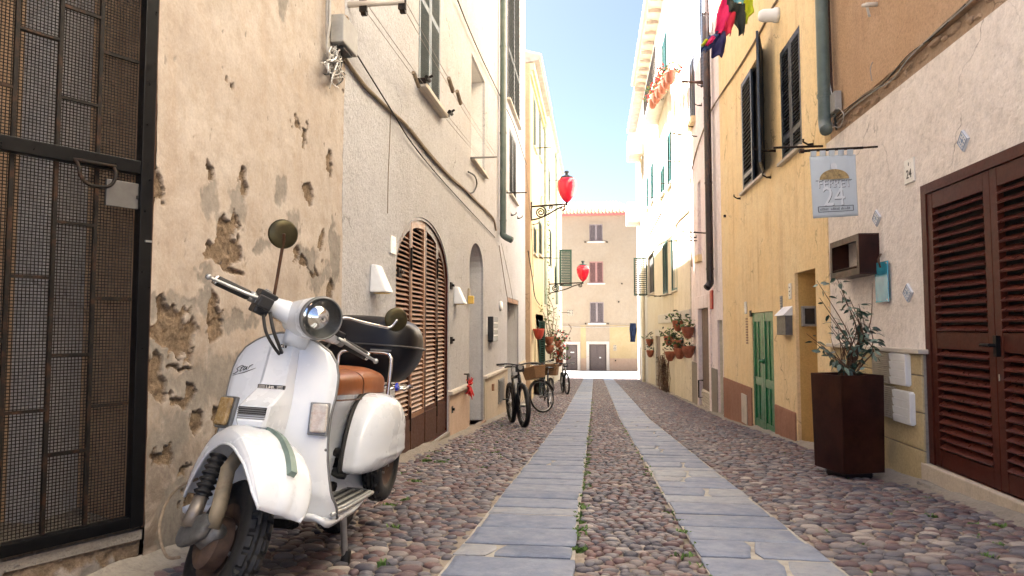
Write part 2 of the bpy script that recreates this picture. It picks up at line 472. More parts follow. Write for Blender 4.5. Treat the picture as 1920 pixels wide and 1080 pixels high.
M['alloy'] = simple('alloy', (.42, .43, .43), 0.38, 0.85, var=0.25, scale=18, dirt=(.12, .11, .1), dirt_amt=0.5)
M['cloth_pink'] = simple('cloth_pink', (.62, .01, .11), 0.8, var=0.1, scale=10)
M['cloth_red'] = simple('cloth_red', (.55, .015, .05), 0.8)
M['cloth_dark'] = simple('cloth_dark', (.025, .03, .025), 0.85, var=0.3)
M['cloth_lime'] = simple('cloth_lime', (.45, .5, .015), 0.8)
M['cloth_sky'] = simple('cloth_sky', (.2, .5, .58), 0.8)
M['cloth_navy'] = simple('cloth_navy', (.02, .018, .09), 0.8, var=0.3)
M['cloth_blue'] = simple('cloth_blue', (.03, .06, .18), 0.8, var=0.3)

# red glass of the street lanterns
def _lantern():
    t = NT('lantern_red')
    lw = t.n.new('ShaderNodeLayerWeight'); lw.inputs[0].default_value = 0.35
    t.set('Base Color', t.mix(lw.outputs['Facing'], (.78, .012, .035), (.5, .005, .06)))
    t.set('Roughness', 0.22).set('Subsurface Weight', 0.0).set('Coat Weight', 0.4)
    return t.m
M['lantern_red'] = _lantern()
def _glass(name, col, rough=0.02, alpha=0.35):
    t = NT(name)
    t.set('Base Color', col).set('Roughness', rough).set('Transmission Weight', 0.9).set('IOR', 1.45)
    return t.m
M['clear_glass'] = _glass('clear_glass', (.95, .97, .97))
def _blueglass():
    t = NT('blue_plaque_glass')
    t.set('Base Color', t.ramp(t.noise(9, 3, 0.5), [(0.35, (.02, .22, .33)), (0.7, (.05, .36, .47))])).set('Roughness', 0.12).set('Coat Weight', 0.6)
    return t.m
M['blue_plaque_glass'] = _blueglass()

# peeling plaster of the old house: colour classes come with the mesh (what coat is bare where)
def _peel():
    t = NT('peeling_plaster')
    v = t.coord()
    a = t.noise(1.6, 6, 0.65, v); b = t.noise(7, 5, 0.7, v)
    c = t.mix(t.ramp(a, [(0.35, 0.0), (0.65, 1.0)]), (.47, .40, .345), (.525, .465, .41))
    c = t.mix(t.ramp(b, [(0.42, 0.0), (0.72, 0.7)]), c, (.39, .31, .24))
    c = t.mix(t.ramp(t.noise(0.7, 5, 0.6, t.coord((6, 6, .5))), [(0.52, 0.0), (0.75, 0.35)]), c, (.37, .265, .175))
    dirt = t.math('MULTIPLY', t.attr('dirt'), t.ramp(t.noise(5.5, 8, 0.75, v, 0.6), [(0.36, 0.15), (0.58, 1.0)]))
    c = t.mix(dirt, c, (.15, .115, .09))
    g = t.ramp(t.noise(20, 5, 0.7, v), [(0.3, (.17, .155, .14)), (0.7, (.30, .27, .235))])
    c = t.mix(t.attr('grey'), c, g)
    br = t.ramp(t.noise(34, 6, 0.75, v), [(0.28, (.115, .080, .054)), (0.5, (.245, .178, .120)), (0.72, (.39, .29, .20))])
    c = t.mix(t.attr('brown'), c, br)
    fine = t.ramp(t.noise(70, 4, 0.7, v), [(0.3, 0.86), (0.7, 1.06)])
    c = t.mix(1.0, c, fine, 'MULTIPLY')
    t.set('Base Color', c).set('Roughness', 0.93)
    t.b.inputs['Specular IOR Level'].default_value = 0.15
    n1 = t.bump(t.noise(9, 5, 0.65, v), 0.35, 0.012)
    n2 = t.bump(t.noise(120, 3, 0.7, v), 0.3, 0.004, n1)
    t.bump(t.math('MULTIPLY', t.noise(75, 5, 0.75, v), t.math('ADD', t.attr('brown'), 0.08)), 0.9, 0.012, n2)
    return t.m
M['peeling_plaster'] = _peel()
M['alcove_plaster'] = plaster('alcove_plaster', (0.500, 0.342, 0.216), (0.560, 0.396, 0.264), (0.220, 0.117, 0.064), bump=0.5, patch=0.9, streak=0.8)

# paving
def _slab():
    t = NT('slate_slab')
    v = t.coord(rand=True)
    r = t.rand()
    c = t.ramp(r, [(0.0, (0.110, 0.139, 0.211)), (0.2, (0.158, 0.188, 0.267)), (0.4, (0.132, 0.160, 0.233)), (0.6, (0.190, 0.217, 0.284)), (0.8, (0.142, 0.171, 0.243)), (0.92, (0.237, 0.253, 0.288)), (1.0, (0.289, 0.291, 0.298))])
    c = t.mix(t.ramp(t.noise(5, 7, 0.75, v), [(0.4, 0.0), (0.68, 0.65)]), c, (0.252, 0.285, 0.354))
    c = t.mix(t.ramp(t.noise(17, 6, 0.78, v), [(0.5, 0.0), (0.72, 0.6)]), c, (0.073, 0.089, 0.127))
    c = t.mix(t.ramp(t.noise(2.0, 6, 0.7, v), [(0.55, 0.0), (0.72, 0.45)]), c, (0.283, 0.279, 0.274))
    c = t.mix(t.ramp(t.noise(1.6, 8, 0.8, t.coord((3, 14, 3), rand=True)), [(0.60, 0.0), (0.66, 0.3)]), c, (0.078, 0.091, 0.124))
    t.set('Base Color', c)
    t.set('Roughness', t.ramp(t.noise(12, 4, 0.6, v), [(0.3, 0.42), (0.7, 0.72)]))
    n1 = t.bump(t.noise(7, 6, 0.65, v), 0.55, 0.014)
    t.bump(t.noise(60, 5, 0.75, v), 0.45, 0.005, n1)
    return t.m
M['slate_slab'] = _slab()
M['mortar'] = simple('mortar', (.40, .37, .32), 0.95, var=0.3, scale=9, bump=0.5, dirt=(.13, .11, .09), dirt_amt=0.8)
def _cobble():
    t = NT('cobble')
    v = t.coord()
    r = t.attr('tone')
    c = t.ramp(r, [(0.0, (.120, .066, .066)), (0.12, (.085, .080, .098)), (0.24, (.160, .090, .082)), (0.34, (.125, .120, .138)), (0.46, (.100, .060, .066)),
                   (0.55, (.165, .150, .152)), (0.64, (.060, .062, .080)), (0.73, (.190, .125, .108)), (0.80, (.130, .098, .098)), (0.87, (.240, .205, .190)), (0.94, (.38, .33, .29)), (0.97, (.075, .078, .10))], 'CONSTANT')
    c = t.mix(t.ramp(t.noise(18, 5, 0.7, v), [(0.42, 0.0), (0.78, 0.4)]), c, (.22, .18, .175))
    c = t.mix(t.ramp(t.noise(60, 5, 0.75, v), [(0.45, 0.0), (0.8, 0.55)]), c, (.045, .036, .038))
    c = t.mix(t.ramp(t.noise(1.3, 5, 0.7, v), [(0.52, 0.0), (0.72, 0.35)]), c, (.21, .175, .145))
    t.set('Base Color', c)
    t.set('Roughness', t.ramp(t.noise(15, 3, 0.6, v), [(0.3, 0.34), (0.7, 0.62)]))
    t.bump(t.noise(70, 5, 0.7, v), 0.35, 0.006)
    return t.m
M['cobble'] = _cobble()
def _sand():
    t = NT('sandy_joint')
    v = t.coord()
    c = t.ramp(t.noise(14, 6, 0.7, v), [(0.3, (0.198, 0.161, 0.125)), (0.55, (0.333, 0.281, 0.224)), (0.75, (0.447, 0.385, 0.312))])
    c = t.mix(t.ramp(t.noise(1.5, 6, 0.7, v), [(0.5, 0.0), (0.68, 0.65)]), c, (0.135, 0.109, 0.088))
    c = t.mix(t.ramp(t.noise(3.2, 7, 0.75, v), [(0.58, 0.0), (0.72, 0.75)]), c, (0.088, 0.104, 0.036))
    t.set('Base Color', c).set('Roughness', 0.95)
    t.bump(t.noise(95, 5, 0.7, v), 0.6, 0.01)
    return t.m
M['sandy_joint'] = _sand()
M['pale_pavement'] = simple('pale_pavement', (.24, .23, .215), 0.85, var=0.1, scale=2, bump=0.2)

# scooter
def _paint():
    t = NT('scooter_white')
    v = t.coord(rand=True)
    c = t.mix(t.ramp(t.noise(6, 5, 0.6, v), [(0.4, 0.0), (0.7, 1.0)]), (.66, .69, .725), (.73, .745, .765))
    scr = t.ramp(t.noise(2.0, 7, 0.8, t.coord((2, 9, 12), rand=True)), [(0.70, 0.0), (0.72, 0.5)])
    c = t.mix(scr, c, (.36, .34, .31))
    rust = t.ramp(t.noise(7.5, 8, 0.8, v), [(0.74, 0.0), (0.78, 0.85)])
    c = t.mix(rust, c, (.25, .11, .04))
    t.set('Base Color', c).set('Roughness', t.ramp(t.noise(5, 4, 0.6, v), [(0.3, 0.2), (0.75, 0.36)])).set('Coat Weight', 0.35).set('Coat Roughness', 0.08)
    t.bump(t.noise(3.5, 2, 0.5, v), 0.06, 0.02)
    return t.m
M['scooter_white'] = _paint()
def _leather():
    t = NT('tan_leather')
    v = t.coord()
    c = t.ramp(t.noise(6, 5, 0.65, v), [(0.3, (.20, .058, .014)), (0.7, (.33, .105, .028))])
    c = t.mix(t.ramp(t.noise(22, 6, 0.75, v), [(0.62, 0.0), (0.72, 0.3)]), c, (.45, .24, .12))
    t.set('Base Color', c).set('Roughness', 0.36)
    n1 = t.bump(t.voro(220, v), 0.1, 0.002)
    t.bump(t.noise(12, 4, 0.6, v), 0.25, 0.008, n1)
    return t.m
M['tan_leather'] = _leather()
M['box_black'] = simple('box_black', (.004, .004, .006), 0.36, var=0.2, scale=5, bump=0.04, spec=0.3)
M['black_plastic'] = simple('black_plastic', (.014, .014, .015), 0.45, var=0.2, scale=20)
M['dull_alloy'] = simple('dull_alloy', (.17, .17, .165), 0.55, 0.6, var=0.35, scale=18, dirt=(.05, .04, .03), dirt_amt=0.8)
M['grime_black'] = simple('grime_black', (.007, .006, .005), 0.85, var=0.3, scale=20, bump=0.3)
M['trim_grey'] = simple('trim_grey', (.20, .20, .195), 0.45, 0.6, var=0.2, scale=20)
M['trim_green'] = simple('trim_green', (.17, .235, .205), 0.5, 0.2, var=0.2, scale=20)
M['fork_rust'] = simple('fork_rust', (.26, .21, .14), 0.6, 0.2, var=0.25, scale=14, dirt=(.16, .065, .03), dirt_amt=0.9, bump=0.15)
M['damper_steel'] = simple('damper_steel', (.24, .21, .18), 0.45, 0.7, var=0.2, scale=16, dirt=(.15, .1, .07))
M['rim_rust'] = simple('rim_rust', (.10, .065, .05), 0.6, 0.4, var=0.4, scale=18, dirt=(.2, .12, .06), dirt_amt=0.7)
M['mirror_back'] = simple('mirror_back', (.055, .046, .022), 0.38, 0.75, var=0.3, scale=10, dirt=(.04, .03, .02), dirt_amt=0.6)
M['mirror_face'] = simple('mirror_face', (.55, .56, .50), 0.06, 1.0, var=0.03)
M['stem_rust'] = simple('stem_rust', (.09, .045, .025), 0.4, 0.7, var=0.3, scale=20)
M['lens_amber'] = simple('lens_amber', (.30, .20, .09), 0.25, var=0.25, scale=25, coat=0.4)
M['lens_clear'] = simple('lens_clear', (.48, .44, .40), 0.22, var=0.25, scale=25, coat=0.4, dirt=(.35, .18, .12), dirt_amt=0.5)
M['reflector'] = simple('reflector', (.82, .82, .80), 0.08, 1.0, var=0.05)
def _headglass():
    t = NT('headlight_glass')
    t.set('Base Color', (.95, .96, .96)).set('Roughness', 0.03).set('Transmission Weight', 1.0).set('IOR', 1.3)
    w = t.n.new('ShaderNodeTexWave'); w.wave_type = 'BANDS'; w.bands_direction = 'X'; w.inputs['Scale'].default_value = 22.0
    t.l.new(t.coord(), w.inputs['Vector'])
    t.bump(w.outputs['Fac'], 0.25, 0.004)
    return t.m
M['headlight_glass'] = _headglass()

# ---------------------------------------------------------------- the street
def sheet(name, xs, ys, mat, lift=0.0, wob=0.0):
    xs = np.asarray(xs, float); ys = np.asarray(ys, float)
    X, Y = np.meshgrid(xs, ys)
    Z = gz_np(Y) + lift
    if wob: Z = Z + (fbm(X * 1.3, Y * 1.3, 3) - .5) * wob
    nx = len(xs); ny = len(ys)
    mb = MB(); mb.v = list(zip(X.ravel().tolist(), Y.ravel().tolist(), Z.ravel().tolist()))
    mb.f = [(j * nx + i, j * nx + i + 1, (j + 1) * nx + i + 1, (j + 1) * nx + i) for j in range(ny - 1) for i in range(nx - 1)]
    return mb.build(name, mat, recalc=False)
ground = sheet('ground', [-300, -60, -20, -6, -2.6, 0, 3.2, 6, 20, 60, 300], [-300, -60, -20, 0, 5.65, 13.2, 28.2, 39.5, 52.7, 70, 120, 400], M['pale_pavement'], -0.06)
tag(ground, kind='structure')
street = sheet('street', np.linspace(-2.9, 3.4, 42), np.concatenate([np.linspace(-4, 14, 140), np.linspace(14.2, 40.2, 90)]), M['sandy_joint'], 0.0, 0.012)
tag(street, kind='structure')
pv_ = sheet('cross_street', np.linspace(-30, 30, 13), np.linspace(40.2, 52.6, 8), M['pale_pavement'], 0.03)
tag(pv_, kind='structure')

SL = (-0.615, -0.105)                        # left and right lines of slabs, x range
SR = (0.465, 1.005)
def slab_mesh(w, d, skew0=0.0, skew1=0.0):
    """one slab: worn uneven outline, rounded edge"""
    loop = []
    nx, ny = 7, 3
    j = lambda a: RNG.uniform(-a, a)
    for k in range(nx): loop.append((-w / 2 + w * k / nx + j(.004), -d / 2 + j(.006)))
    for k in range(ny): loop.append((w / 2 + j(.005) + skew1 * (k / ny - .5), -d / 2 + d * k / ny + j(.004)))
    for k in range(nx): loop.append((w / 2 - w * k / nx + j(.004), d / 2 + j(.006)))
    for k in range(ny): loop.append((-w / 2 + j(.005) - skew0 * (k / ny - .5), d / 2 - d * k / ny + j(.004)))
    n = len(loop)
    vs = [(x, y, -0.03) for x, y in loop] + [(x, y, 0.010) for x, y in loop]
    vs += [(x * (1 - .016 / w), y * (1 - .016 / d), 0.0145 + j(.0008)) for x, y in loop]
    vs += [(x * (1 - .06 / w), y * (1 - .06 / d), 0.0155 + j(.0012)) for x, y in loop]
    fs = []
    for r in range(3):
        fs += [(r * n + i, r * n + (i + 1) % n, (r + 1) * n + (i + 1) % n, (r + 1) * n + i) for i in range(n)]
    fs.append(tuple(range(3 * n, 4 * n)))
    mb = MB(); mb.v = vs; mb.f = fs
    me = mb.mesh('paving_slab'); me.materials.append(M['slate_slab'])
    me.polygons.foreach_set('use_smooth', [True] * len(me.polygons)); me.set_sharp_from_angle(angle=rad(35))
    return me
for _a, _b in (SL, SR):                       # pale mortar the slabs are bedded in
    tag(sheet('mortar_bed', np.linspace(_a - .012, _b + .012, 4), np.concatenate([np.linspace(-4, 14, 140), np.linspace(14.2, 40.1, 60)]), M['mortar'], .0095, .004), kind='structure')
def slope(y):
    return math.atan2(gz(y + .2) - gz(y - .2), .4)
# stones that show largest keep their own object, the rest of the lines run on as one joined part
far_slabs = MB()
n_slabs = 0
for (a, b), split in ((SL, .1), (SR, .3)):
    y = 2.2
    pool = None
    while y < 40.0:
        d = RNG.choice([.20, .23, .26, .29, .32, .36]) * RNG.uniform(.93, 1.07)
        yc = y + d / 2
        jl = RNG.uniform(-.03, .02); jr = RNG.uniform(-.02, .03)
        x0, x1 = a + jl * .5, b + jr * .5
        if yc > 12: x1 += 0; 
        pieces = []
        if RNG.random() < split and yc < 14:
            m = x0 + (x1 - x0) * RNG.uniform(.3, .7)
            pieces = [(x0, m - .009, 0, .06), (m + .009, x1, .06, 0)]
        else: pieces = [(x0, x1, 0, 0)]
        for (p, q, s0, s1) in pieces:
            me = slab_mesh(q - p, d - RNG.uniform(.022, .042), s0, s1)
            Mx = Matrix.Translation(((p + q) / 2, yc, gz(yc) + RNG.uniform(.0, .006))) @ Matrix.Rotation(slope(yc), 4, 'X') @ Matrix.Rotation(RNG.uniform(-.012, .012), 4, 'Z') @ Matrix.Rotation(RNG.uniform(-.006, .006), 4, 'Y')
            if n_slabs < 290 and yc < 40:
                put(me, 'paving_slab', Mx, street); n_slabs += 1
            else:
                far_slabs.add([tuple(Mx @ v.co) for v in me.vertices], [tuple(p_.vertices) for p_ in me.polygons])
        y += d
if far_slabs.v: far_slabs.build('distant_paving_slabs', M['slate_slab'], street, kind='stuff')

# cobbles: rows of river stones, denser and smaller between the two lines of slabs
stones = []                                  # x, y, half length, half width, height, angle, tone
def lay(x0, x1, y0, y1, lmin, lmax, dmin, dmax):
    y = y0; row = 0
    while y < y1:
        d = RNG.uniform(dmin, dmax)
        x = x0 - RNG.uniform(0, .06)
        while x < x1:
            l = RNG.uniform(lmin, lmax) * (0.75 if RNG.random() < .25 else 1.0)
            cx = x + l / 2; cy = y + d / 2
            wob = .05 * math.sin(cx * 3.1 + y * .8) + .035 * math.sin(cx * 7.3 + 1.7 + y * .45)
            cy += wob + RNG.uniform(-.009, .009)
            if x0 + .005 < cx < x1 - .005 and RNG.random() > .025:
                hl = l / 2 * RNG.uniform(.90, 1.06); hw = d / 2 * RNG.uniform(.92, 1.18)
                hl = min(hl, cx - x0 + .012, x1 + .012 - cx)
                stones.append((cx, cy, max(hl, .02), hw, RNG.uniform(.012, .021), RNG.gauss(0, .16) + .12 * math.cos(cx * 3.1 + y * .8), RNG.random()))
            x += l
        y += d; row += 1
def wall_l(y): return XL
for (y0, y1) in ((1.7, 39.9),):
    lay(XL + .0, SL[0] - .02, y0, y1, .058, .118, .046, .068)
    lay(SL[1] + .02, SR[0] - .02, y0, y1, .046, .094, .036, .057)
    lay(SR[1] + .02, XR - .02, y0, y1, .06, .128, .044, .07)
S = np.array(stones)
def stone_arrays(n, rings, idx):
    """all stones of idx as one vertex/face set"""
    s = S[idx]; k = len(s)
    ang = np.linspace(0, 2 * math.pi, n, endpoint=False)
    rs = NR.uniform(.9, 1.08, (k, n))
    ex = NR.uniform(.72, 1.0, (k, 1))
    ca = np.sign(np.cos(ang)) * np.abs(np.cos(ang)) ** ex; sa = np.sign(np.sin(ang)) * np.abs(np.sin(ang)) ** ex
    V = []
    for (rr, hh) in rings:
        px = ca * rs * rr * s[:, 2:3]; py = sa * rs * rr * s[:, 3:4]
        c = np.cos(s[:, 5:6]); q = np.sin(s[:, 5:6])
        V.append(np.stack([px * c - py * q, px * q + py * c, np.broadcast_to(hh * s[:, 4:5], px.shape)], -1))
    V.append(np.stack([np.zeros((k, 1)), np.zeros((k, 1)), s[:, 4:5] * 1.0], -1))
    return np.concatenate(V, 1)                     # k, n*rings+1, 3
def stone_faces(n, nr):
    f = []
    for r in range(nr - 1):
        f += [(r * n + i, r * n + (i + 1) % n, (r + 1) * n + (i + 1) % n, (r + 1) * n + i) for i in range(n)]
    f += [((nr - 1) * n + i, (nr - 1) * n + (i + 1) % n, nr * n) for i in range(n)]
    return f
RG_HI = [(1.0, -.5), (1.0, .3), (.86, .70), (.5, .95)]
RG_LO = [(1.0, -.3), (.95, .45), (.6, .92)]
# which stones show largest: near ones inside the frame
Cw = np.array([0, 0, CZ]); Fv = np.array(_F); Rv = np.array(_R); Uv = np.array(_U)
P = np.stack([S[:, 0], S[:, 1], gz_np(S[:, 1])], -1) - Cw
dep = P @ Fv; sx = 960 + FPX * (P @ Rv) / np.maximum(dep, .1); sy = 540 - FPX * (P @ Uv) / np.maximum(dep, .1)
vis = (dep > .5) & (sx > -20) & (sx < 1940) & (sy < 1095) & (S[:, 0] > -1.80)
area = np.where(vis, S[:, 2] * S[:, 3] / np.maximum(dep, .5) ** 3, 0)
order = np.argsort(-area)
own = order[:300]; rest_mask = np.ones(len(S), bool); rest_mask[own] = False
def cobble_mesh(V, F, tone, name):
    me = bpy.data.meshes.new(name); me.from_pydata(V.tolist(), [], F)
    at = me.attributes.new('tone', 'FLOAT', 'POINT'); at.data.foreach_set('value', tone)
    me.materials.append(M['cobble']); me.polygons.foreach_set('use_smooth', [True] * len(me.polygons))
    return me
fh = stone_faces(10, 4)
VA = stone_arrays(10, RG_HI, own)
var = []
for k in range(60):
    s = S[own[k * 5]]
    v = VA[k * 5].copy(); v[:, 0] /= s[2]; v[:, 1] /= s[2]; v[:, 2] /= s[2]
    # unit stone: half length 1
    var.append((cobble_mesh(v, fh, [float(s[6])] * len(v), 'cobble'), s[3] / s[2]))
for k, i in enumerate(own):
    s = S[i]
    # pick a stone of like proportion, scaled to this one's length
    c = sorted(range(60), key=lambda q: abs(var[q][1] - s[3] / s[2]))[:8]
    q = RNG.choice(c)
    Mx = Matrix.Translation((s[0], s[1], gz(s[1]) + RNG.uniform(-.004, .003))) @ Matrix.Rotation(slope(s[1]), 4, 'X') @ Matrix.Rotation(RNG.choice([0, math.pi]) + RNG.uniform(-.1, .1), 4, 'Z') @ Matrix.Scale(s[2], 4)
    put(var[q][0], 'cobble', Mx, street)
def joined(idx, n, rings, name):
    V = stone_arrays(n, rings, idx)
    k, m, _ = V.shape
    V[:, :, 2] += V[:, :, 1] * ((gz_np(S[idx, 1] + .1) - gz_np(S[idx, 1] - .1)) / .2)[:, None]
    V[:, :, 0] += S[idx, 0][:, None]; V[:, :, 1] += S[idx, 1][:, None]
    V[:, :, 2] += (gz_np(S[idx, 1]) + NR.uniform(-.004, .003, k))[:, None]
    f = stone_faces(n, len(rings)); base = (np.arange(k) * m)
    F = []
    for fc in f:
        arr = base[:, None] + np.array(fc)[None, :]
        F.extend(map(tuple, arr.tolist()))
    me = cobble_mesh(V.reshape(-1, 3), F, np.repeat(S[idx, 6], m).astype('f'), name)
    o = bpy.data.objects.new(name, me); link(o, street); o['kind'] = 'stuff'
    return o
ri = np.where(rest_mask)[0]
joined(ri[S[ri, 1] < 11], 10, RG_HI, 'cobbles')
joined(ri[S[ri, 1] >= 11], 7, RG_LO, 'distant_cobbles')

# cement run along the foot of the facades, broken and uneven
def fillet(name, x0, side, y0, y1, w, h, mat=None):
    ys = np.arange(y0, y1, .05)
    mb = MB(); n = 7
    for j, y in enumerate(ys):
        ww = w * (.55 + .9 * float(fbm(np.float64(y * 1.9), np.float64(x0), 3)))
        hh = h * (.5 + .9 * float(fbm(np.float64(y * 2.7 + 5), np.float64(x0 + 3), 3)))
        for i in range(n):
            t = i / (n - 1)
            mb.v.append((x0 + side * ww * t, y, gz(y) + .004 + hh * (1 - t) ** 1.6 + (float(fbm(np.float64(y * 9), np.float64(t * 4), 2)) - .5) * .018 - (.02 if i == n - 1 else 0)))
    mb.f = [(j * n + i, j * n + i + 1, (j + 1) * n + i + 1, (j + 1) * n + i) for j in range(len(ys) - 1) for i in range(n - 1)]
    o = mb.build(name, mat or M['cement'], smooth=True)
    return tag(o, kind='structure')
fillet('kerb', XL - .01, 1, 1.9, 10.6, .26, .05)
fillet('kerb', XL - .01, 1, 10.6, 39, .20, .05)
fillet('kerb', XR + .01, -1, 1.8, 6.3, .24, .07)
fillet('kerb', XR + .01, -1, 6.3, 39, .13, .06)

# weeds in the joints
def weeds():
    vs = []; fs = []
    def tuft(x, y, n, hmax):
        z = gz(y)
        for k in range(n):
            a = RNG.uniform(0, 6.28); l = RNG.uniform(.4, 1) * hmax; w = .0035 + l * .12; lean = RNG.uniform(.2, 1.0)
            bx = x + RNG.gauss(0, hmax * .55); by = y + RNG.gauss(0, hmax * .45)
            dx, dy = math.cos(a), math.sin(a)
            i = len(vs)
            vs.extend([(bx - dy * w, by + dx * w, z), (bx + dy * w, by - dx * w, z), (bx + dx * l * lean * .6 + dy * w * .9, by + dy * l * lean * .6 - dx * w * .9, z + l * .75),
                       (bx + dx * l * lean, by + dy * l * lean, z + l * .9), (bx + dx * l * lean * .6 - dy * w * .9, by + dy * l * lean * .6 + dx * w * .9, z + l * .75)])
            fs.append((i, i + 1, i + 2, i + 3, i + 4))
    for (px, py, n, h) in [(728, 950, 40, .035), (715, 1060, 20, .03), (545, 975, 30, .035), (1285, 1045, 30, .035), (1750, 970, 24, .03), (1825, 985, 30, .03), (1875, 990, 36, .035), (1870, 1025, 24, .03),
                           (1280, 1000, 18, .03), (745, 990, 24, .03), (760, 940, 30, .03), (1848, 1045, 20, .03), (800, 865, 50, .04), (778, 905, 30, .035), (830, 868, 40, .035)]:
        r = ray(px, py); y = 2.0
        for _ in range(400):
            if (CZ + r.z / r.y * y) < gz(y) + .012: break
            y += .05
        tuft(r.x / r.y * y, y, n, h)
    for k in range(150):                     # the gutter edge beside the left wall and the slab edges
        y = RNG.uniform(5.5, 15); tuft(RNG.uniform(XL + .12, SL[0] - .3), y, RNG.randint(6, 16), RNG.uniform(.015, .032))
    for k in range(150):
        y = 3.2 + 16 * RNG.random() ** 1.5; tuft(SL[1] + RNG.uniform(.0, .05), y, RNG.randint(6, 16), RNG.uniform(.015, .035))
    for k in range(50):
        y = 2.6 + 10 * RNG.random() ** 1.5; tuft(SR[0] - RNG.uniform(.0, .06), y, RNG.randint(4, 12), RNG.uniform(.015, .03))
    for k in range(60):
        y = 2.6 + 6 * RNG.random(); tuft(RNG.uniform(1.1, XR - .1), y, RNG.randint(3, 8), RNG.uniform(.012, .025))
    mb = MB(); mb.v = vs; mb.f = fs
    o = mb.build('weeds', M['leaf_bright'], recalc=False)
    tag(o, 'small green weeds growing in the joints between the cobbles', 'weeds', kind='stuff')
weeds()

# ---------------------------------------------------------------- builders for houses
def plate(mb, outer, holes, c0, c1, back=True):
    """flat plate with holes, between depths c0 (back) and c1 (front)"""
    loops = [outer] + list(holes)
    tri = tessellate_polygon([[Vector((a, b, 0)) for a, b in l] for l in loops])
    flat = [p for l in loops for p in l]; n = len(flat)
    vs = [(a, b, c1) for a, b in flat] + [(a, b, c0) for a, b in flat]
    fs = [tuple(t) for t in tri]
    if back: fs += [tuple(n + i for i in t[::-1]) for t in tri]
    k = 0
    for l in loops:
        m = len(l)
        fs += [(k + i, k + (i + 1) % m, n + k + (i + 1) % m, n + k + i) for i in range(m)]
        k += m
    mb.add(vs, fs)
def rect(u0, u1, v0, v1): return [(u0, v0), (u1, v0), (u1, v1), (u0, v1)]
def arch(u0, u1, v0, vs, vt, n=18):
    c = (u0 + u1) / 2; a = (u1 - u0) / 2; b = vt - vs
    return [(u0, v0), (u1, v0)] + [(c + a * math.cos(math.pi * k / n), vs + b * math.sin(math.pi * k / n)) for k in range(n + 1)]
def facade(fr, parent, name, mat, outer, holes=(), w=0.0, depth=0.5):
    """front wall with its openings; holes are (loop, reveal depth, reveal material, back material)"""
    mb = MB(fr.m)
    plate(mb, outer, [h[0] for h in holes], w - 0.04, w, back=False)
    o = mb.build(name, mat, parent)
    m2 = MB(fr.m)                            # returns of the wall at its outline
    n = len(outer)
    m2.add([(a, b, w - .04) for a, b in outer] + [(a, b, w - depth) for a, b in outer], [(i, (i + 1) % n, n + (i + 1) % n, n + i) for i in range(n)])
    m2.build(name + '_return', mat, parent)
    for loop, d, rm, bm in holes:
        r = MB(fr.m); n = len(loop)
        r.add([(a, b, w - .04) for a, b in loop] + [(a, b, w - d) for a, b in loop], [(i, (i + 1) % n, n + (i + 1) % n, n + i) for i in range(n)])
        ro = r.build('reveal', rm, parent)
        if bm is not None:
            q = MB(fr.m); q.add([(a, b, w - d + .001) for a, b in loop], [tuple(range(n))])
            q.build('opening_back', bm, ro)
    return o
def mass(fr, parent, u0, u1, v0, v1, w0, w1, mat, name='house_block'):
    MB(fr.m).box(u0, u1, v0, v1, w0, w1).build(name, mat, parent)
def leaf(parent, Mx, W, H, mf, ms, ns, name='shutter', stile=.055, rail=.075, mids=(), tilt=38, each=True, th=.034, depth=.045, slat_th=.009, back=True):
    """louvred leaf: local a to the right, b up, c outwards"""
    mb = MB()
    mb.box(0, stile, 0, H, -th / 2, th / 2); mb.box(W - stile, W, 0, H, -th / 2, th / 2)
    ed = [0.0] + list(mids) + [H - rail]
    for e in ed: mb.box(stile, W - stile, e, e + rail, -th / 2 + .002, th / 2 - .002)
    me = mb.mesh(name); me.materials.append(mf)
    fo = put(me, name, Mx, parent)
    md = fo.modifiers.new('edge', 'BEVEL'); md.width = .003; md.segments = 1; md.limit_method = 'ANGLE'
    if back:
        q = MB().box(stile * .5, W - stile * .5, rail * .5, H - rail * .5, -th / 2 - .012, -th / 2 - .004).mesh('dark_backing'); q.materials.append(M['black_void'])  # black panel stands in for the unlit room behind the slats
        put(q, 'dark_backing', Mx, fo)
    spans = [(ed[i] + rail, ed[i + 1]) for i in range(len(ed) - 1)]
    tot = sum(b - a for a, b in spans)
    sw = W - 2 * stile - .004
    if each:
        sm = unit_box('slat', sw, slat_th, depth, ms)
    js = MB()
    for a, b in spans:
        k = max(2, round(ns * (b - a) / tot))
        for i in range(k):
            p = a + (i + .5) * (b - a) / k
            L = Matrix.Translation((W / 2, p, 0)) @ Matrix.Rotation(rad(tilt), 4, 'X')
            if each: put(sm, 'slat', Mx @ L @ Matrix.Rotation(RNG.uniform(-.012, .012), 4, 'X'), fo)
            else:
                b_ = MB(); b_.box(-sw / 2, sw / 2, -slat_th / 2, slat_th / 2, -depth / 2, depth / 2)
                js.add([tuple(L @ Vector(v)) for v in b_.v], b_.f)
    if not each:
        jm = js.mesh('louvre_slats'); jm.materials.append(ms)
        put(jm, 'louvre_slats', Mx, fo, kind='stuff')
    return fo
def shutters(fr, parent, u0, u1, v0, v1, w, mf, ms, ns, leaves=2, each=True, mids=(), label=None, **k):
    W = (u1 - u0) / leaves
    for i in range(leaves):
        o = leaf(parent, fr.mat(u0 + W * i + .003, v0, w), W - .006, v1 - v0, mf, ms, ns, each=each, mids=mids, **k)
        if label: o['label'] = label
def sill(fr, parent, u0, u1, v, w=.06, t=.045, mat=None, name='window_sill'):
    return MB(fr.m).box(u0 - .05, u1 + .05, v - t, v, -.06, w).build(name, mat or M['stone_sill'], parent, bevel=.006)
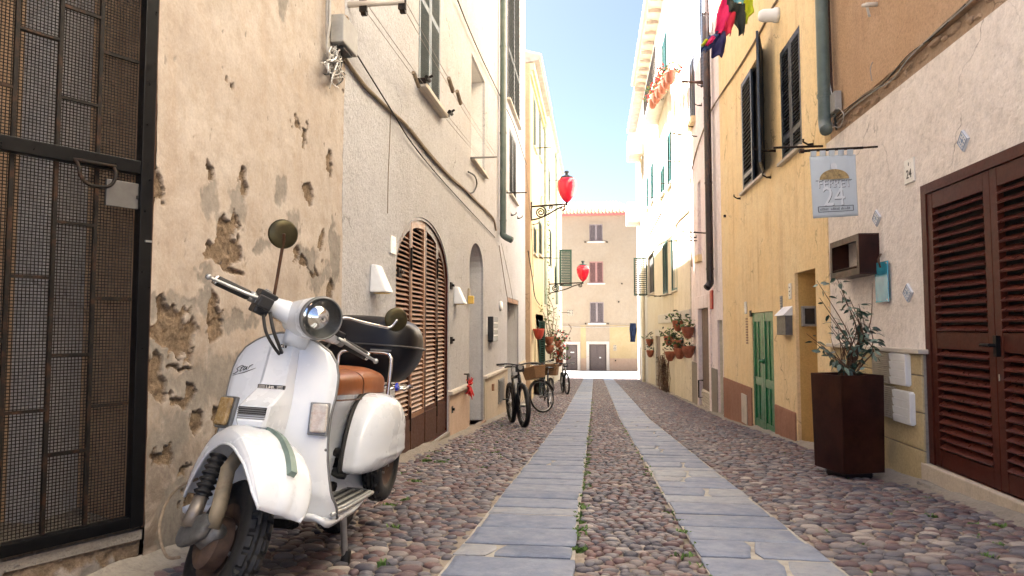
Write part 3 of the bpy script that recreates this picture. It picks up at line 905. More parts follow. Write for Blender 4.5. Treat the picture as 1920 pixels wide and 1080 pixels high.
def wire(fr, parent, pts, r, mat, name='cable', n=5, sub=8, smooth=True, own=False):
    """cable through photo points; a third value is the distance off the wall"""
    P = []
    for p in pts:
        w = p[2] if len(p) > 2 else .02
        u, v = fr.px(p[0], p[1], w); P.append(fr.m(u, v, w))
    P = spline(P, sub) if sub > 1 and len(P) > 2 else P
    return MB().tube(P, r, n).build(name, mat, parent, smooth=smooth)
def rod(fr, parent, a, b, w, r=.012, mat=None, name='drying_rod'):
    """bar on two brackets that stands off the wall"""
    ua, va = fr.px(a[0], a[1], w); ub, vb = fr.px(b[0], b[1], w)
    o = MB(fr.m).tube([(ua, va, w), (ub, vb, w)], r, 6).build(name, mat or M['iron'], parent, smooth=True)
    return o
def bracket(fr, parent, px, py, out=.12, mat=None, name='bracket'):
    u, v = fr.px(px, py)
    mb = MB(fr.m)
    mb.box(u - .02, u + .02, v - .035, v + .035, .0005, .012)
    mb.tube([(u, v - .01, .008), (u, v - .015, out * .6), (u, v + .015, out), (u, v + .05, out)], .011, 6)
    mb.tube([(u, v - .03, .008), (u, v - .02, out * .6)], .008, 6)
    return mb.build(name, mat or M['iron'], parent, smooth=True)
def pipe(fr, parent, u, v0, v1, r, mat, name='downpipe', w=None, elbow=None, clips=3):
    w = w or r + .03
    path = [(u, v1, w), (u, v0 + .15, w)]
    if elbow: path += [(u, v0 + .08, w), (u + elbow[0] * .35, v0 + .02, w + elbow[1] * .35), (u + elbow[0], v0 - .04, w + elbow[1])]
    else: path += [(u, v0, w)]
    o = MB(fr.m).tube([path[0]] + [tuple(p) for p in spline(path[1:], 4)], r, 14).build(name, mat, parent, smooth=True)
    for k in range(clips):
        v = v0 + .35 + (v1 - v0 - .4) * k / max(clips, 1)
        MB(fr.m).lathe([(r + .001, -.02), (r + .006, -.02), (r + .006, .02), (r + .001, .02)], 14, Matrix(((1, 0, 0, u), (0, 0, 1, v), (0, -1, 0, w), (0, 0, 0, 1))), cap=False).build('pipe_clip', mat, o, smooth=False)
    return o
def text_mesh(body, size, depth=.002, bold=0.0):
    cu = bpy.data.curves.new('lettering', 'FONT'); cu.body = body; cu.size = size; cu.extrude = depth; cu.align_x = 'CENTER'; cu.align_y = 'CENTER'; cu.offset = bold
    cu.resolution_u = 3
    o = bpy.data.objects.new('lettering', cu); COL.objects.link(o)
    dg = bpy.context.evaluated_depsgraph_get()
    me = bpy.data.meshes.new_from_object(o.evaluated_get(dg))
    bpy.data.objects.remove(o); bpy.data.curves.remove(cu)
    me.materials.clear()
    return me
def letters(fr, parent, body, size, u, v, w, mat, name='lettering', sx=1.0, bold=0.0):
    me = text_mesh(body, size, .0015, bold); me.materials.append(mat)
    return put(me, name, fr.mat(u, v, w) @ Matrix.Diagonal((sx, 1, 1, 1)), parent)

# ---------------------------------------------------------------- left: old house with flaking plaster
U1 = FL.px(640, 500)[0]                      # seam with the next house
CORNER = FL.px(293, 200)[0]
old = thing('old_house', (XL - .3, 3.6, gz(3.6)), 'old cream house with flaking stained plaster behind the white scooter', 'house')
def peel_wall(fr, u0, u1, v0, v1, res, patches, greys, w, name, low=0.0, parent=old):
    """plaster in layers: finish coat, grey undercoat where it has flaked, brown mortar where that has fallen too"""
    nu = int((u1 - u0) / res) + 1; nv = int((v1 - v0) / res) + 1
    uu = np.linspace(u0, u1, nu); vv = np.linspace(v0, v1, nv)
    Ug, Vg = np.meshgrid(uu, vv)
    wx = (fbm(Ug * 5, Vg * 5, 4) - .5) * .16; wy = (fbm(Ug * 5 + 31, Vg * 5 + 7, 4) - .5) * .22
    n1 = .62 * fbm(Ug * 9 + 3, Vg * 7, 5) + .38 * fbm(Ug * 34 + 11, Vg * 22 + 4, 4)
    wx = wx + (fbm(Ug * 31 + 5, Vg * 25, 3) - .5) * .05; wy = wy + (fbm(Ug * 27, Vg * 19 + 8, 3) - .5) * .07
    def field(list_, amp):
        B = np.full(Ug.shape, -9.0)
        for (cu, cv, a, b, th) in list_:
            du = Ug + wx - cu; dv = Vg + wy - cv
            c, s = math.cos(th), math.sin(th)
            p = (du * c + dv * s) / a; q = (-du * s + dv * c) / b
            B = np.maximum(B, 1 - np.sqrt(p * p + q * q) + (n1 - .5) * amp)
        return B
    br = field(patches, 1.35); gr = field(greys, 2.2)
    # weathering of its own: more near the foot of the wall and the seam
    h = np.clip(1 - (Vg - (gz(fr.m((u0 + u1) / 2, 0).y))) / 1.45, 0, 1)
    g2 = fbm(Ug * 3.1 + 50, Vg * 2.2 + 9, 6)
    gr = np.maximum(gr, (g2 + .16 * (n1 - .5) - .735 + .235 * h + low) * 6)
    b2 = fbm(Ug * 4.3 + 80, Vg * 3.4 + 40, 6)
    br = np.maximum(br, (b2 + .16 * (n1 - .5) - .80 + .215 * h + low) * 9)
    g3 = fbm(Ug * 22 + 80, Vg * 13 + 40, 4)
    gr = np.maximum(gr, (g3 - .82 + .11 * h) * 14)
    mb_ = np.clip(br * 15, 0, 1); mg = np.clip(gr * 3.2, 0, 1) * (.55 + .45 * fbm(Ug * 6 + 2, Vg * 6, 3))
    dirt = np.clip(h * .9 + (fbm(Ug * 2, Vg * 1.2, 4) - .55) * .9, 0, 1)
    D = (fbm(Ug * 2.3, Vg * 2.3, 4) - .5) * .028 + (fbm(Ug * 14, Vg * 14, 3) - .5) * .006
    lip = np.clip(1 - np.abs(br - .02) * 9, 0, 1) * .003 * (br < .12)
    D = D - mg * .0035 - mb_ * (.014 + .022 * (fbm(Ug * 26, Vg * 26, 4) - .35)) + lip
    O = np.array(fr.O); Uv_ = np.array(fr.U); Nv = np.array(fr.N)
    Pn = O + Ug[..., None] * Uv_ + (D[..., None] + w) * Nv; Pn[..., 2] = Vg
    me = bpy.data.meshes.new(name)
    idx = np.arange(nu * nv).reshape(nv, nu)
    Q = np.stack([idx[:-1, :-1], idx[:-1, 1:], idx[1:, 1:], idx[1:, :-1]], -1).reshape(-1, 4)
    me.vertices.add(nu * nv); me.vertices.foreach_set('co', Pn.reshape(-1).astype('f'))
    me.loops.add(Q.size); me.loops.foreach_set('vertex_index', Q.reshape(-1).astype('i'))
    me.polygons.add(len(Q)); me.polygons.foreach_set('loop_start', np.arange(0, Q.size, 4).astype('i')); 
    me.update(calc_edges=True); me.validate()
    me.polygons.foreach_set('use_smooth', [True] * len(Q))
    for nm, A in (('brown', mb_), ('grey', mg), ('dirt', dirt)):
        at = me.attributes.new(nm, 'FLOAT', 'POINT'); at.data.foreach_set('value', A.reshape(-1).astype('f'))
    me.materials.append(M['peeling_plaster'])
    o = bpy.data.objects.new(name, me); link(o, parent)
    return o
def pe(px, py, rx, ry, th=0.0, fr=FL):
    """patch centred on a photo point; sizes in photo pixels turned into metres there"""
    u, v = fr.px(px, py); u2, _ = fr.px(px + rx, py); _, v2 = fr.px(px, py - ry)
    return (u, v, abs(u2 - u) + .01, abs(v2 - v), th)
patches = [pe(430, 455, 22, 30, .3), pe(412, 478, 24, 26), pe(440, 505, 18, 12), pe(292, 335, 17, 44), pe(578, 362, 12, 26, -.2), pe(617, 305, 5, 24), pe(556, 482, 7, 20, .3), pe(574, 500, 8, 12), pe(592, 505, 6, 10),
           pe(318, 605, 34, 34), pe(345, 640, 26, 26), pe(292, 690, 18, 40), pe(408, 600, 12, 40), pe(295, 720, 14, 30), pe(340, 740, 22, 14), pe(365, 790, 12, 24), pe(452, 352, 4, 26, .5), pe(400, 320, 5, 22, .6), pe(345, 680, 18, 8),
           pe(300, 860, 20, 18), pe(345, 880, 20, 10), pe(620, 560, 4, 34), pe(520, 610, 8, 12), pe(605, 455, 4, 18, .4)]
greys = [pe(398, 385, 24, 42), pe(445, 400, 12, 40), pe(420, 440, 16, 34), pe(495, 450, 24, 16, .3), pe(525, 355, 10, 30), pe(330, 570, 44, 26), pe(380, 575, 30, 30), pe(305, 640, 40, 60), pe(450, 610, 40, 20), pe(360, 720, 40, 50), pe(320, 820, 50, 60),
         pe(430, 700, 40, 60), pe(545, 420, 14, 22), pe(575, 480, 22, 26), pe(600, 520, 18, 30), pe(625, 480, 8, 60), pe(385, 520, 26, 14), pe(285, 560, 26, 20)]
peel_wall(FL, CORNER, U1, gz(4) - .25, 4.3, .0062, patches, greys, .0, 'flaking_wall')
facade(FL, old, 'upper_wall', M['cream_stucco'], rect(CORNER, U1, 4.302, 11.2), w=.0)

# the oblique wall with the gate
FG = Frame((XL - .004, CORNER, 0), (.477, .879, 0))
def G(px, py, w=0.0): return FG.px(px, py, w)
g_b = G(140, 1012)[1]; g_t = 2.95
t_r = -.012; t_l = -1.02
peel_wall(FG, -1.7, 0.0, gz(2.2) - .3, g_b - .005, .0085, [pe(60, 1050, 60, 20, 0, FG), pe(200, 1010, 40, 14, 0, FG)], [pe(120, 1040, 100, 30, 0, FG)], 0.0, 'flaking_wall', .08)
facade(FG, old, 'gate_wall', M['cream_stucco'], rect(t_l - .7, t_l - .004, g_b, 11.2))
facade(FG, old, 'gate_lintel_wall', M['cream_stucco'], rect(t_l - .002, 0, g_t + .01, 11.2))
MB(FG.m).box(t_l - .05, 0.0, g_b - .02, g_t + .3, -.62, -.58).build('alcove_wall', M['alcove_plaster'], old)
MB(FG.m).box(t_l - .06, t_l - .01, g_b - .02, g_t + .3, -.579, -.041).build('alcove_side', M['alcove_plaster'], old)
MB(FG.m).box(-.006, .03, g_b - .02, g_t + .3, -.579, -.041).build('alcove_side', M['alcove_plaster'], old)
MB(FG.m).box(t_l - .05, 0.0, g_b - .06, g_b - .021, -.579, -.002).build('alcove_floor', M['cement'], old)
MB(FG.m).box(t_l - .05, 0.0, g_t + .301, g_t + .34, -.62, -.01).build('alcove_ceiling', M['alcove_plaster'], old)
FB = Frame((FG.m(-1.7, 0).x, 0, 0), (0, 1, 0))
facade(FB, old, 'added_rear_wall', M['cream_stucco'], rect(-3.5, FG.m(-1.7, 0).y, -.5, 11.2))  # unseen wall added to keep light from flooding in behind the camera
mass(FL, old, -3.5, U1 - .02, -1.2, 11.1, -8, -1.6, M['cream_stucco'])
mass(FL, old, CORNER + .02, U1 - .02, -1.2, 11.1, -1.6, -.52, M['cream_stucco'])

gate = thing('metal_gate', FG.m(-.5, g_b), 'black iron gate with fine wire mesh at the left edge of the street', 'gate')
def gbox(a0, a1, b0, b1, c0, c1, name, mat, parent=gate, **k): return MB(FG.m).box(a0, a1, b0, b1, c0, c1).build(name, mat, parent, **k)
fw = .052
gbox(t_r - fw, t_r, g_b, g_t, -.02, .030, 'frame_post', M['black_iron'], bevel=.003)
gbox(t_l, t_l + fw, g_b, g_t, -.02, .030, 'frame_post', M['black_iron'], bevel=.003)
gbox(t_l + fw, t_r - fw, g_b, g_b + .045, -.02, .028, 'frame_rail', M['black_iron'], bevel=.003)
gbox(t_l + fw, t_r - fw, g_t - .05, g_t, -.02, .028, 'frame_rail', M['black_iron'], bevel=.003)
v_mid = G(200, 305)[1]
mid = gbox(t_l + fw, t_r - fw, v_mid - .028, v_mid + .028, -.018, .026, 'middle_rail', M['black_iron'], bevel=.003)
gbox(t_r + .001, t_r + .011, g_b - .01, g_t, -.02, .012, 'frame_edge', M['rusty_iron'])
bars = []
bx = [G(192, 100)[0], G(116, 100)[0], G(38, 100)[0]]
st = bx[0] - bx[1]
k = bx[0]
while k > t_l + .06: bars.append(k); k -= st
for b in bars:
    for (p, q) in ((g_b + .045, v_mid - .028), (v_mid + .028, g_t - .05)):
        gbox(b - .007, b + .007, p, q, -.020, -.004, 'bar', M['iron'])
edges = [t_r - fw] + bars + [t_l + fw]
stag = {0: [(1, 208), (1, -120), (0, 758), (0, 560)], 1: [(1, 380), (1, 40), (0, 845), (0, 665), (0, 420)], 2: [(1, 125), (0, 770), (0, 520)], 3: [(1, 320), (0, 640)]}
for i in range(len(edges) - 1):
    for (_, yy) in stag.get(i, [(1, 200), (0, 700)]):
        v = G((222, 155, 80, 20)[min(i, 3)], yy * (1 if _ == 0 else .5) if _ else yy)[1]
        gbox(edges[i + 1] + .007, edges[i] - .007, v - .006, v + .006, -.019, -.005, 'cross_bar', M['iron'])
wm = MB(FG.m)
x = t_l + fw
while x < t_r - fw:
    wm.tube([(x, g_b + .045, -.026), (x, g_t - .05, -.026)], .0019, 4, cap=False); x += .0125
y = g_b + .05
while y < g_t - .05:
    wm.tube([(t_l + fw, y, -.0285), (t_r - fw, y, -.0285)], .0019, 4, cap=False); y += .0125
wm.build('wire_mesh', M['wire'], gate, kind='stuff', recalc=False)
hu, hv = G(168, 318); hu0, _ = G(135, 318); hu1, _ = G(205, 318)
hd = [(hu0, hv + .022, .03), (hu0, hv - .005, .055), (hu0 + .008, hv - .045, .06), (hu0 + .03, hv - .068, .06), (hu, hv - .074, .06), (hu1 - .03, hv - .068, .06), (hu1 - .008, hv - .045, .06), (hu1, hv - .005, .055), (hu1, hv + .022, .03)]
hdl = MB(FG.m).tube([tuple(p) for p in spline(hd, 4)], .007, 8).tube([(hu0 - .01, hv + .022, .034), (hu1 + .01, hv + .022, .034)], .008, 8).build('handle', M['iron'], gate, smooth=True)
a0, b0 = G(196, 385); a1, b1 = G(256, 345)
gbox(a0, t_r - fw, b0, b1, .0, .012, 'lock_plate', M['plate_grey'], bevel=.002)
gbox(t_r - fw - .01, t_r - fw + .012, (b0 + b1) / 2 - .012, (b0 + b1) / 2 + .002, .0125, .016, 'keyhole', M['black_void'])
gbox(t_r - .03, t_r - .002, G(265, 453)[1] - .004, G(265, 453)[1] + .004, .0305, .036, 'latch_bolt', M['steel'])

# ---------------------------------------------------------------- left: cream house with the arched shutters
U2 = FL.px(985, 500)[0]
cream = thing('cream_house', (XL, 10, gz(10)), 'cream stucco house with arched brown louvred doors beyond the scooter', 'house')
def RX(fr, xl, xr, t, b):
    u0 = fr.px(xl, 600)[0]; u1 = fr.px(xr, 600)[0]
    return min(u0, u1), max(u0, u1), fr.px(*b)[1], fr.px(*t)[1]
au0, au1 = FL.px(741.5, 600)[0], FL.px(841, 600)[0]
av0, avs, avt = -.52, 1.36, FL.px(794, 408)[1]
d2u0, d2u1 = FL.px(880, 600)[0], FL.px(906, 600)[0]
d2v0, d2t = FL.px(892, 806)[1] + .06, FL.px(893, 456)[1]
d3u0, d3u1 = FL.px(951, 600)[0], FL.px(972, 600)[0]
d3v0, d3t = gz(d3u0) + .03, FL.px(961, 560)[1]
swA = RX(FL, 781, 822, (800, -60), (781, 152))
nB = RX(FL, 882.5, 908, (882.5, 95), (882.5, 294))
swC = RX(FL, 951, 973, (951, -160), (962, 212))
swD = RX(FL, 955, 968, (961, 252), (961, 372))
swE = RX(FL, 939, 947, (943, 190), (943, 352))
holes = [(arch(au0, au1, av0, avs, avt, 22), .16, M['mahogany'], M['black_void']),
         (arch(d2u0, d2u1, d2v0, d2t - .42, d2t, 14), .30, M['white_reveal'], M['mahogany']),
         (rect(d3u0, d3u1, d3v0, d3t), .32, M['white_reveal'], M['room_dark']),
         (rect(*swA), .07, M['stone_sill'], M['room_dark']), (rect(*nB), .30, M['white_reveal'], M['white_reveal']),
         (rect(*swC), .07, M['stone_sill'], M['room_dark']), (rect(*swD), .07, M['stone_sill'], M['room_dark']), (rect(*swE), .07, M['stone_sill'], M['room_dark'])]
facade(FL, cream, 'front_wall', M['cream_stucco'], rect(U1 + .002, U2, -2.2, 13.5), holes)
mass(FL, cream, U1 + .01, U2 - .02, -2.5, 13.4, -8, -.52, M['cream_stucco'])
# arched louvred doors: four leaves
def arch_h(u, ins=0.0):
    c = (au0 + au1) / 2; a = (au1 - au0) / 2 - ins; b = (avt - avs) - ins
    t = (u - c) / a
    return avs + b * math.sqrt(max(0.0, 1 - t * t))
cuts = [au0 + .03, FL.px(775, 600)[0], FL.px(801.5, 600)[0], FL.px(823.5, 600)[0], au1 - .03]
kick = -.16
ad_w = -.05
for i in range(4):
    a, b = cuts[i] + .004, cuts[i + 1] - .004
    def outline(l, r, bot, ins):
        us = np.linspace(r, l, 9)
        return [(l, bot), (r, bot)] + [(float(u), max(arch_h(float(u), ins), bot + .05)) for u in us]
    st_ = .055
    mb = MB(FL.m)
    plate(mb, outline(a, b, av0 + .02, .03), [outline(a + st_, b - st_, kick + .06, .115)], ad_w - .02, ad_w + .02)
    lf = mb.build('door_leaf', M['light_brown_wood'] if i in (1,) else M['brown_wood'], cream, bevel=.003)  # second leaf's lighter brown carries a sky reflection in its colour
    MB(FL.m).box(a + .012, b - .012, av0 + .05, kick + .02, ad_w + .0205, ad_w + .028).build('kick_panel', M['brown_wood'], lf, bevel=.004)
    MB(FL.m).prism(outline(a + .03, b - .03, kick, .06), ad_w - .04, ad_w - .032).build('dark_backing', M['black_void'], lf)  # black sheet in place of the shade behind the louvres
    v = kick + .085; sm = {}
    while v < avt:
        # width of this slat under the arch
        l, r = a + st_, b - st_
        while r - l > .05 and arch_h(l, .115) < v + .02: l += .01
        while r - l > .05 and arch_h(r, .115) < v + .02: r -= .01
        if r - l > .07:
            w_ = round(r - l, 2)
            if w_ not in sm: sm[w_] = unit_box('slat', w_ + .01, .009, .048, M['slat_brown'])
            put(sm[w_], 'slat', FL.mat((l + r) / 2, v, ad_w - .002) @ Matrix.Rotation(rad(38), 4, 'X'), lf)
        v += .0485
    if i in (0, 2):
        for hv_ in (avs + .15, .55, kick + .02):
            MB(FL.m).tube([(b + .003, hv_ - .12, ad_w + .026), (b + .003, hv_ + .12, ad_w + .026)], .011, 8).box(b - .02, b + .026, hv_ - .09, hv_ + .09, ad_w + .0203, ad_w + .023).build('hinge', M['iron'], lf)
ring = MB(FL.m); plate(ring, arch(au0 + .001, au1 - .001, av0 + .001, avs, avt - .001, 22), [arch(au0 + .028, au1 - .028, av0 + .018, avs, avt - .028, 22)], -.10, -.012)
ring.build('door_frame', M['mahogany'], cream)
for (px, py) in ((845, 536), (845.5, 638), (845.5, 768), (747, 511)):
    u, v = FL.px(px, py); MB(FL.m).box(u - .05, u + .05, v - .045, v + .045, .0005, .02).box(u - .02, u + .02, v - .01, v + .02, .02, .05).build('shutter_stay', M['iron'], cream)
# lower wall: ledge and coloured dados
la = [FL.px(843, 737), FL.px(878, 722)]
lb = [FL.px(908, 705), FL.px(949, 688)]
lv = (la[0][1] + la[1][1] + lb[0][1] + lb[1][1]) / 4
for (a, b, m_) in ((au1 + .005, d2u0 - .04, M['pink_dado']), (d2u1 + .06, d3u0 - .05, M['tan_dado'])):
    MB(FL.m).box(a, b, -2.0, lv - .031, -.01, .018).build('dado', m_, cream)
    MB(FL.m).box(a, b, lv - .03, lv + .02, -.01, .06).build('ledge', M['stone_sill'], cream, bevel=.008)
MB(FL.m).box(au0 - .7, au0 - .002, -2.0, -.1, -.01, .012).build('dado', M['pink_dado'], cream)
MB(FL.m).box(d3u1 + .06, U2 - .02, -2.0, lv - .031, -.01, .018).build('dado', M['tan_dado'], cream)
MB(FL.m).box(au0, au1, -.9, av0 - .002, -.2, .03).build('door_sill', M['cement'], cream, bevel=.006)
# arched entrance: deep white reveal, door, step
MB(FL.m).box(d2u0 - .03, d2u1 + .06, d2v0 - .4, d2v0, -.32, .05).build('entrance_step', M['brown_stone'], cream, bevel=.008)
dm = MB(FL.m)
for k in range(4):
    w_ = (d2u1 - d2u0) / 4
    dm.box(d2u0 + w_ * k + .01, d2u0 + w_ * (k + 1) - .01, d2v0 + .1, d2t - .5, -.297, -.28)
dm.build('door_panel', M['mahogany'], cream, bevel=.006)
MB(FL.m).box(d2u0, d2u0 + .05, d2v0, d2t - .35, -.295, -.03).build('door_post', M['mahogany'], cream)
MB(FL.m).box(d3u0 - .02, d3u1 + .02, d3t - .10, d3t - .002, -.3, -.01).build('lintel_board', M['light_brown_wood'], cream)
MB(FL.m).box(d3u0 + .02, d3u0 + .07, d3v0, d3t - .11, -.25, -.20).build('door_post', M['mahogany'], cream)
# upper windows
shutters(FL, cream, swA[0] + .005, swA[1] - .005, swA[2] + .01, swA[3], -.012, M['shutter_blue'], M['shutter_blue'], 44, mids=(.95, 1.62), label=None, stile=.06)
o = sill(FL, cream, swA[0], swA[1], swA[2], .10, .05); 
for u in (swA[0] - .06, swA[1] + .08):
    MB(FL.m).box(u - .03, u + .03, swA[2] - .02, swA[2] + .03, .0, .10).tube([(u - .07, swA[2] + .02, .12), (u + .07, swA[2] + .03, .12)], .022, 8).tube([(u, swA[2], .06), (u, swA[2] + .06, .17)], .014, 6).build('pulley', M['iron'], cream, smooth=False)
sill(FL, cream, nB[0], nB[1], nB[2], .07)
shutters(FL, cream, swC[0], swC[1], swC[2] + .01, swC[3], .01, M['shutter_dark'], M['shutter_dark'], 34, mids=(1.1,), each=False)
sill(FL, cream, swC[0], swC[1], swC[2], .08)
shutters(FL, cream, swD[0], swD[1], swD[2] + .01, swD[3], -.02, M['shutter_dark'], M['shutter_dark'], 36, each=False)
sill(FL, cream, swD[0], swD[1], swD[2], .08)
shutters(FL, cream, swE[0], swE[1], swE[2] + .01, swE[3], -.02, M['shutter_dark'], M['box_grey'], 36, each=False)
sill(FL, cream, swE[0], swE[1], swE[2], .08)
def arm(fr, parent, wall, end, r, mat, name='drying_arm'):
    """bar that stands straight out from the wall to a photo point"""
    u, v = fr.px(*wall); y = fr.m(u, 0).y
    ry_ = ray(*end); p = Vector((0, 0, CZ)) + ry_ * (y / ry_.y)
    w_end = (p - fr.O).dot(fr.N)
    o = MB(fr.m).tube([(u, v, -.01), (u, p.z, w_end)], r, 8).build(name, mat, parent, smooth=True)
    return u, v, w_end
def rod(fr, parent, a, b, w, r=.012, mat=None, name='drying_arm'):
    wall, end = (a, b) if fr is FL else (b, a)
    return arm(fr, parent, wall, end, r, mat or M['iron'], name)
u_a, v_a, w_a = arm(FL, cream, (653, 9), (759, 2), .024, M['stone_sill'])
u_b, v_b, w_b2 = arm(FL, cream, (882, 296), (932, 294), .016, M['box_grey'])
for w_ in (.12, w_a - .02):
    v1 = v_a - .03; v2 = v_b + .02
    MB(FL.m).box(u_a - .012, u_a + .012, v1 - .03, v1 + .06, w_ - .03, w_ + .03).tube([(u_a + .02, v1 - .02, w_ - .02), (u_a + .02, v1 - .02, w_ + .02)], .035, 8).build('pulley', M['iron'], cream)
    for d_ in (0, .022):
        P_ = [FL.m(u_a + (u_b - u_a) * q, v1 + d_ * 1.6 + (v2 - v1) * q - .05 * math.sin(q * math.pi), w_ + (min(w_, .36) - w_) * q + d_) for q in np.linspace(0, 1, 9)]
        MB().tube(P_, .0032, 4).build('clothes_line', M['cable_grey'], cream)
    for q in ((.34, .42) if w_ > .2 else (.3,)):
        p_ = FL.m(u_a + (u_b - u_a) * q, v1 + (v2 - v1) * q - .03, w_)
        MB().tube([p_ + Vector((0, -.10, .03)), p_ + Vector((0, .10, -.04))], .022, 6).build('line_clip', M['cable_tan'], cream)
pu = FL.px(934.5, 300)[0]
pipe(FL, cream, pu, FL.px(935, 448)[1], 13.4, .065, M['pipe_green'], elbow=(-.06, .18), clips=6)
# cables along the wall
wire(FL, cream, [(642, 100), (652, 118), (683, 160), (705, 182), (732, 208), (757, 230), (775, 252), (800, 284), (818, 305), (850, 338), (872, 356), (890, 375), (915, 398), (926, 412), (930, 432)], .017, M['cable_tan'], 'cable_bundle', 6)
wire(FL, cream, [(644, 112), (668, 138), (692, 168), (720, 196), (750, 226), (772, 244), (802, 282), (845, 330), (886, 368), (926, 415)], .008, M['cable_tan'], 'cable', 5)
wire(FL, cream, [(640, 55, .04), (733, 205, .04), (768, 262, .03), (812, 318, .02), (860, 372, .02), (928, 445, .02)], .007, M['cable_black'], 'cable', 5)
wire(FL, cream, [(858, 0, .05), (880, 55, .05), (905, 112, .04), (927, 158, .04), (945, 195, .04), (962, 230, .04), (975, 270, .03), (988, 312, .03)], .010, M['cable_black'], 'cable', 5)
rod(FL, cream, (940, 362), (988, 361), .25, .012)
wire(FL, cream, [(878, 322, .03), (890, 330, .04), (894, 345, .04), (888, 360, .03), (878, 362, .02)], .012, M['cable_black'], 'cable', 6)
wire(FL, cream, [(732, 212, .006), (731, 260, .006), (728, 330, .006), (727, 400, .006)], .004, M['cable_tan'], 'cable', 4)
wire(FL, cream, [(936, 460, .01), (945, 520, .01), (955, 580, .01)], .006, M['cable_tan'], 'cable', 4)
wire(FL, cream, [(940, 456, .01), (958, 540, .01), (966, 600, .01)], .004, M['cable_grey'], 'cable', 4)
bracket(FL, cream, 958, 402); bracket(FL, cream, 970, 408)

# things fixed to the cream wall
def wallthing(name, fr, px, py, label, cat, group=None):
    u, v = fr.px(px, py)
    t = thing(name, fr.m(u, v), label, cat, group)
    return t, u, v
t, u, v = wallthing('junction_box', FL, 628, 62, 'grey cable junction box with a tangle of loose wires on the left wall', 'junction box')
bu0 = FL.px(616, 62)[0]; bu1 = FL.px(645, 62)[0]
MB(FL.m).box(bu0, bu1, FL.px(628, 92)[1], FL.px(628, 40)[1], .012, .11).build('box', M['box_grey'], t, bevel=.008)
MB(FL.m).box(bu0 + .06, bu1 - .06, FL.px(628, 98)[1], FL.px(628, 93)[1] - .002, .03, .09).build('cable_gland', M['black_plastic'], t)
wire(FL, t, [(614, -30, .03), (614, 60, .04), (616, 110, .04)], .014, M['cable_grey'], 'cable', 6)
wire(FL, t, [(619, -30, .05), (618, 40, .06), (613, 90, .05), (622, 125, .05)], .010, M['cable_grey'], 'cable', 6)
wire(FL, t, [(640, 30, .05), (646, 38, .06), (652, 36, .05), (645, 30, .04), (630, 36, .05)], .012, M['cable_tan'], 'cable', 6)
for k in range(22):
    x0, y0 = 628 + RNG.gauss(0, 8), 88 + RNG.uniform(-4, 12)
    pts = [(x0, y0, .06)]
    ph = RNG.uniform(0, 6)
    for s_ in range(1, 6):
        pts.append((628 + RNG.gauss(0, 7) + 11 * math.sin(ph + s_ * 1.7), y0 + (RNG.uniform(.5, 1.2) * 13) * s_ * (1 if k % 3 else .6), .05 + .03 * math.sin(ph + s_)))
    wire(FL, t, pts, RNG.choice([.0035, .0045, .006]), RNG.choice([M['cable_grey'], M['cable_grey'], M['white_plastic'], M['cable_black']]), 'wire', 4, 6)
def sconce(px, py, label, w_px, h0, h1):
    t, u, v = wallthing('wall_lamp', FL, px, py, label, 'wall lamp')
    vt, vb = FL.px(px, h0)[1], FL.px(px, h1)[1]
    hw = .105
    mb = MB(FL.m)
    vs = [(u - hw * .8, vt, .001), (u + hw * .8, vt, .001), (u + hw, vb, .001), (u - hw, vb, .001), (u - hw * .72, vt, .05), (u + hw * .72, vt, .05), (u + hw, vb, .15), (u - hw, vb, .15)]
    mb.add(vs, [(0, 1, 2, 3), (4, 7, 6, 5), (0, 4, 5, 1), (3, 2, 6, 7), (0, 3, 7, 4), (1, 5, 6, 2)])
    mb.build('shade', M['white_plastic'], t, bevel=.012)
    MB(FL.m).box(u - hw * .7, u + hw * .7, vb - .008, vb - .002, .03, .13).build('diffuser', M['yellow_glass'], t)
sconce(700, 523, 'white wedge wall lamp left of the arched louvred doors', 32, 497, 549)
sconce(853.5, 553, 'white wedge wall lamp right of the arched louvred doors', 16, 538, 570)
t, u, v = wallthing('number_plate', FL, 735.5, 459, 'small pale house number tile beside the arched doors', 'number plate')
hw = FL.px(740, 459)[0] - u
MB(FL.m).box(u - hw, u + hw, FL.px(735, 476)[1], FL.px(735, 443)[1], .001, .014).build('tile', M['white_tile'], t, bevel=.002)
t, u, v = wallthing('wall_fitting', FL, 937, 574, 'small round white wall light between the mailbox and the far doorway', 'vent')  # round wall light with a plain white cover
MB().lathe([(.0, .0), (.10, .0), (.10, .03), (.08, .05), (.0, .055)], 16, FL.mat(u, v, .001)).build('cover', M['white_plastic'], t, smooth=True)
t, u, v = wallthing('wreath', FL, 870, 722, 'bright red dried wreath on an iron ring beside the arched entrance', 'wreath')
mb = MB()
for k in range(26):
    a = RNG.uniform(0, 6.28); q = RNG.uniform(.05, .15)
    p0 = FL.m(u + .03 * math.cos(a), v + .03 * math.sin(a), .07); p1 = FL.m(u + q * math.cos(a), v - .05 + q * math.sin(a) * 1.3, .07 + RNG.uniform(-.04, .07))
    mb.tube([p0, (p0 + p1) / 2 + Vector((.01, 0, -.01)), p1], [.012, .014, .006], 5)
mb.build('ribbons', M['flower_red'], t)
MB(FL.m).tube([(u - .06, v + .16, .012), (u - .06, v + .16, .06), (u + .06, v + .16, .06), (u + .06, v + .03, .06), (u - .06, v + .03, .06), (u - .06, v + .16, .06)], .009, 6).build('ring', M['iron'], t)
t, u, v = wallthing('wall_light', FL, 877.5, 561, 'small yellow glass light at the left edge of the arched entrance', 'wall light')
MB(FL.m).box(u - .04, u + .04, v - .07, v + .05, .001, .09).build('shade', M['yellow_glass'], t, bevel=.012)
MB(FL.m).box(u - .03, u + .03, v + .051, v + .16, .001, .03).build('bell_plate', M['beige_vent'], t)
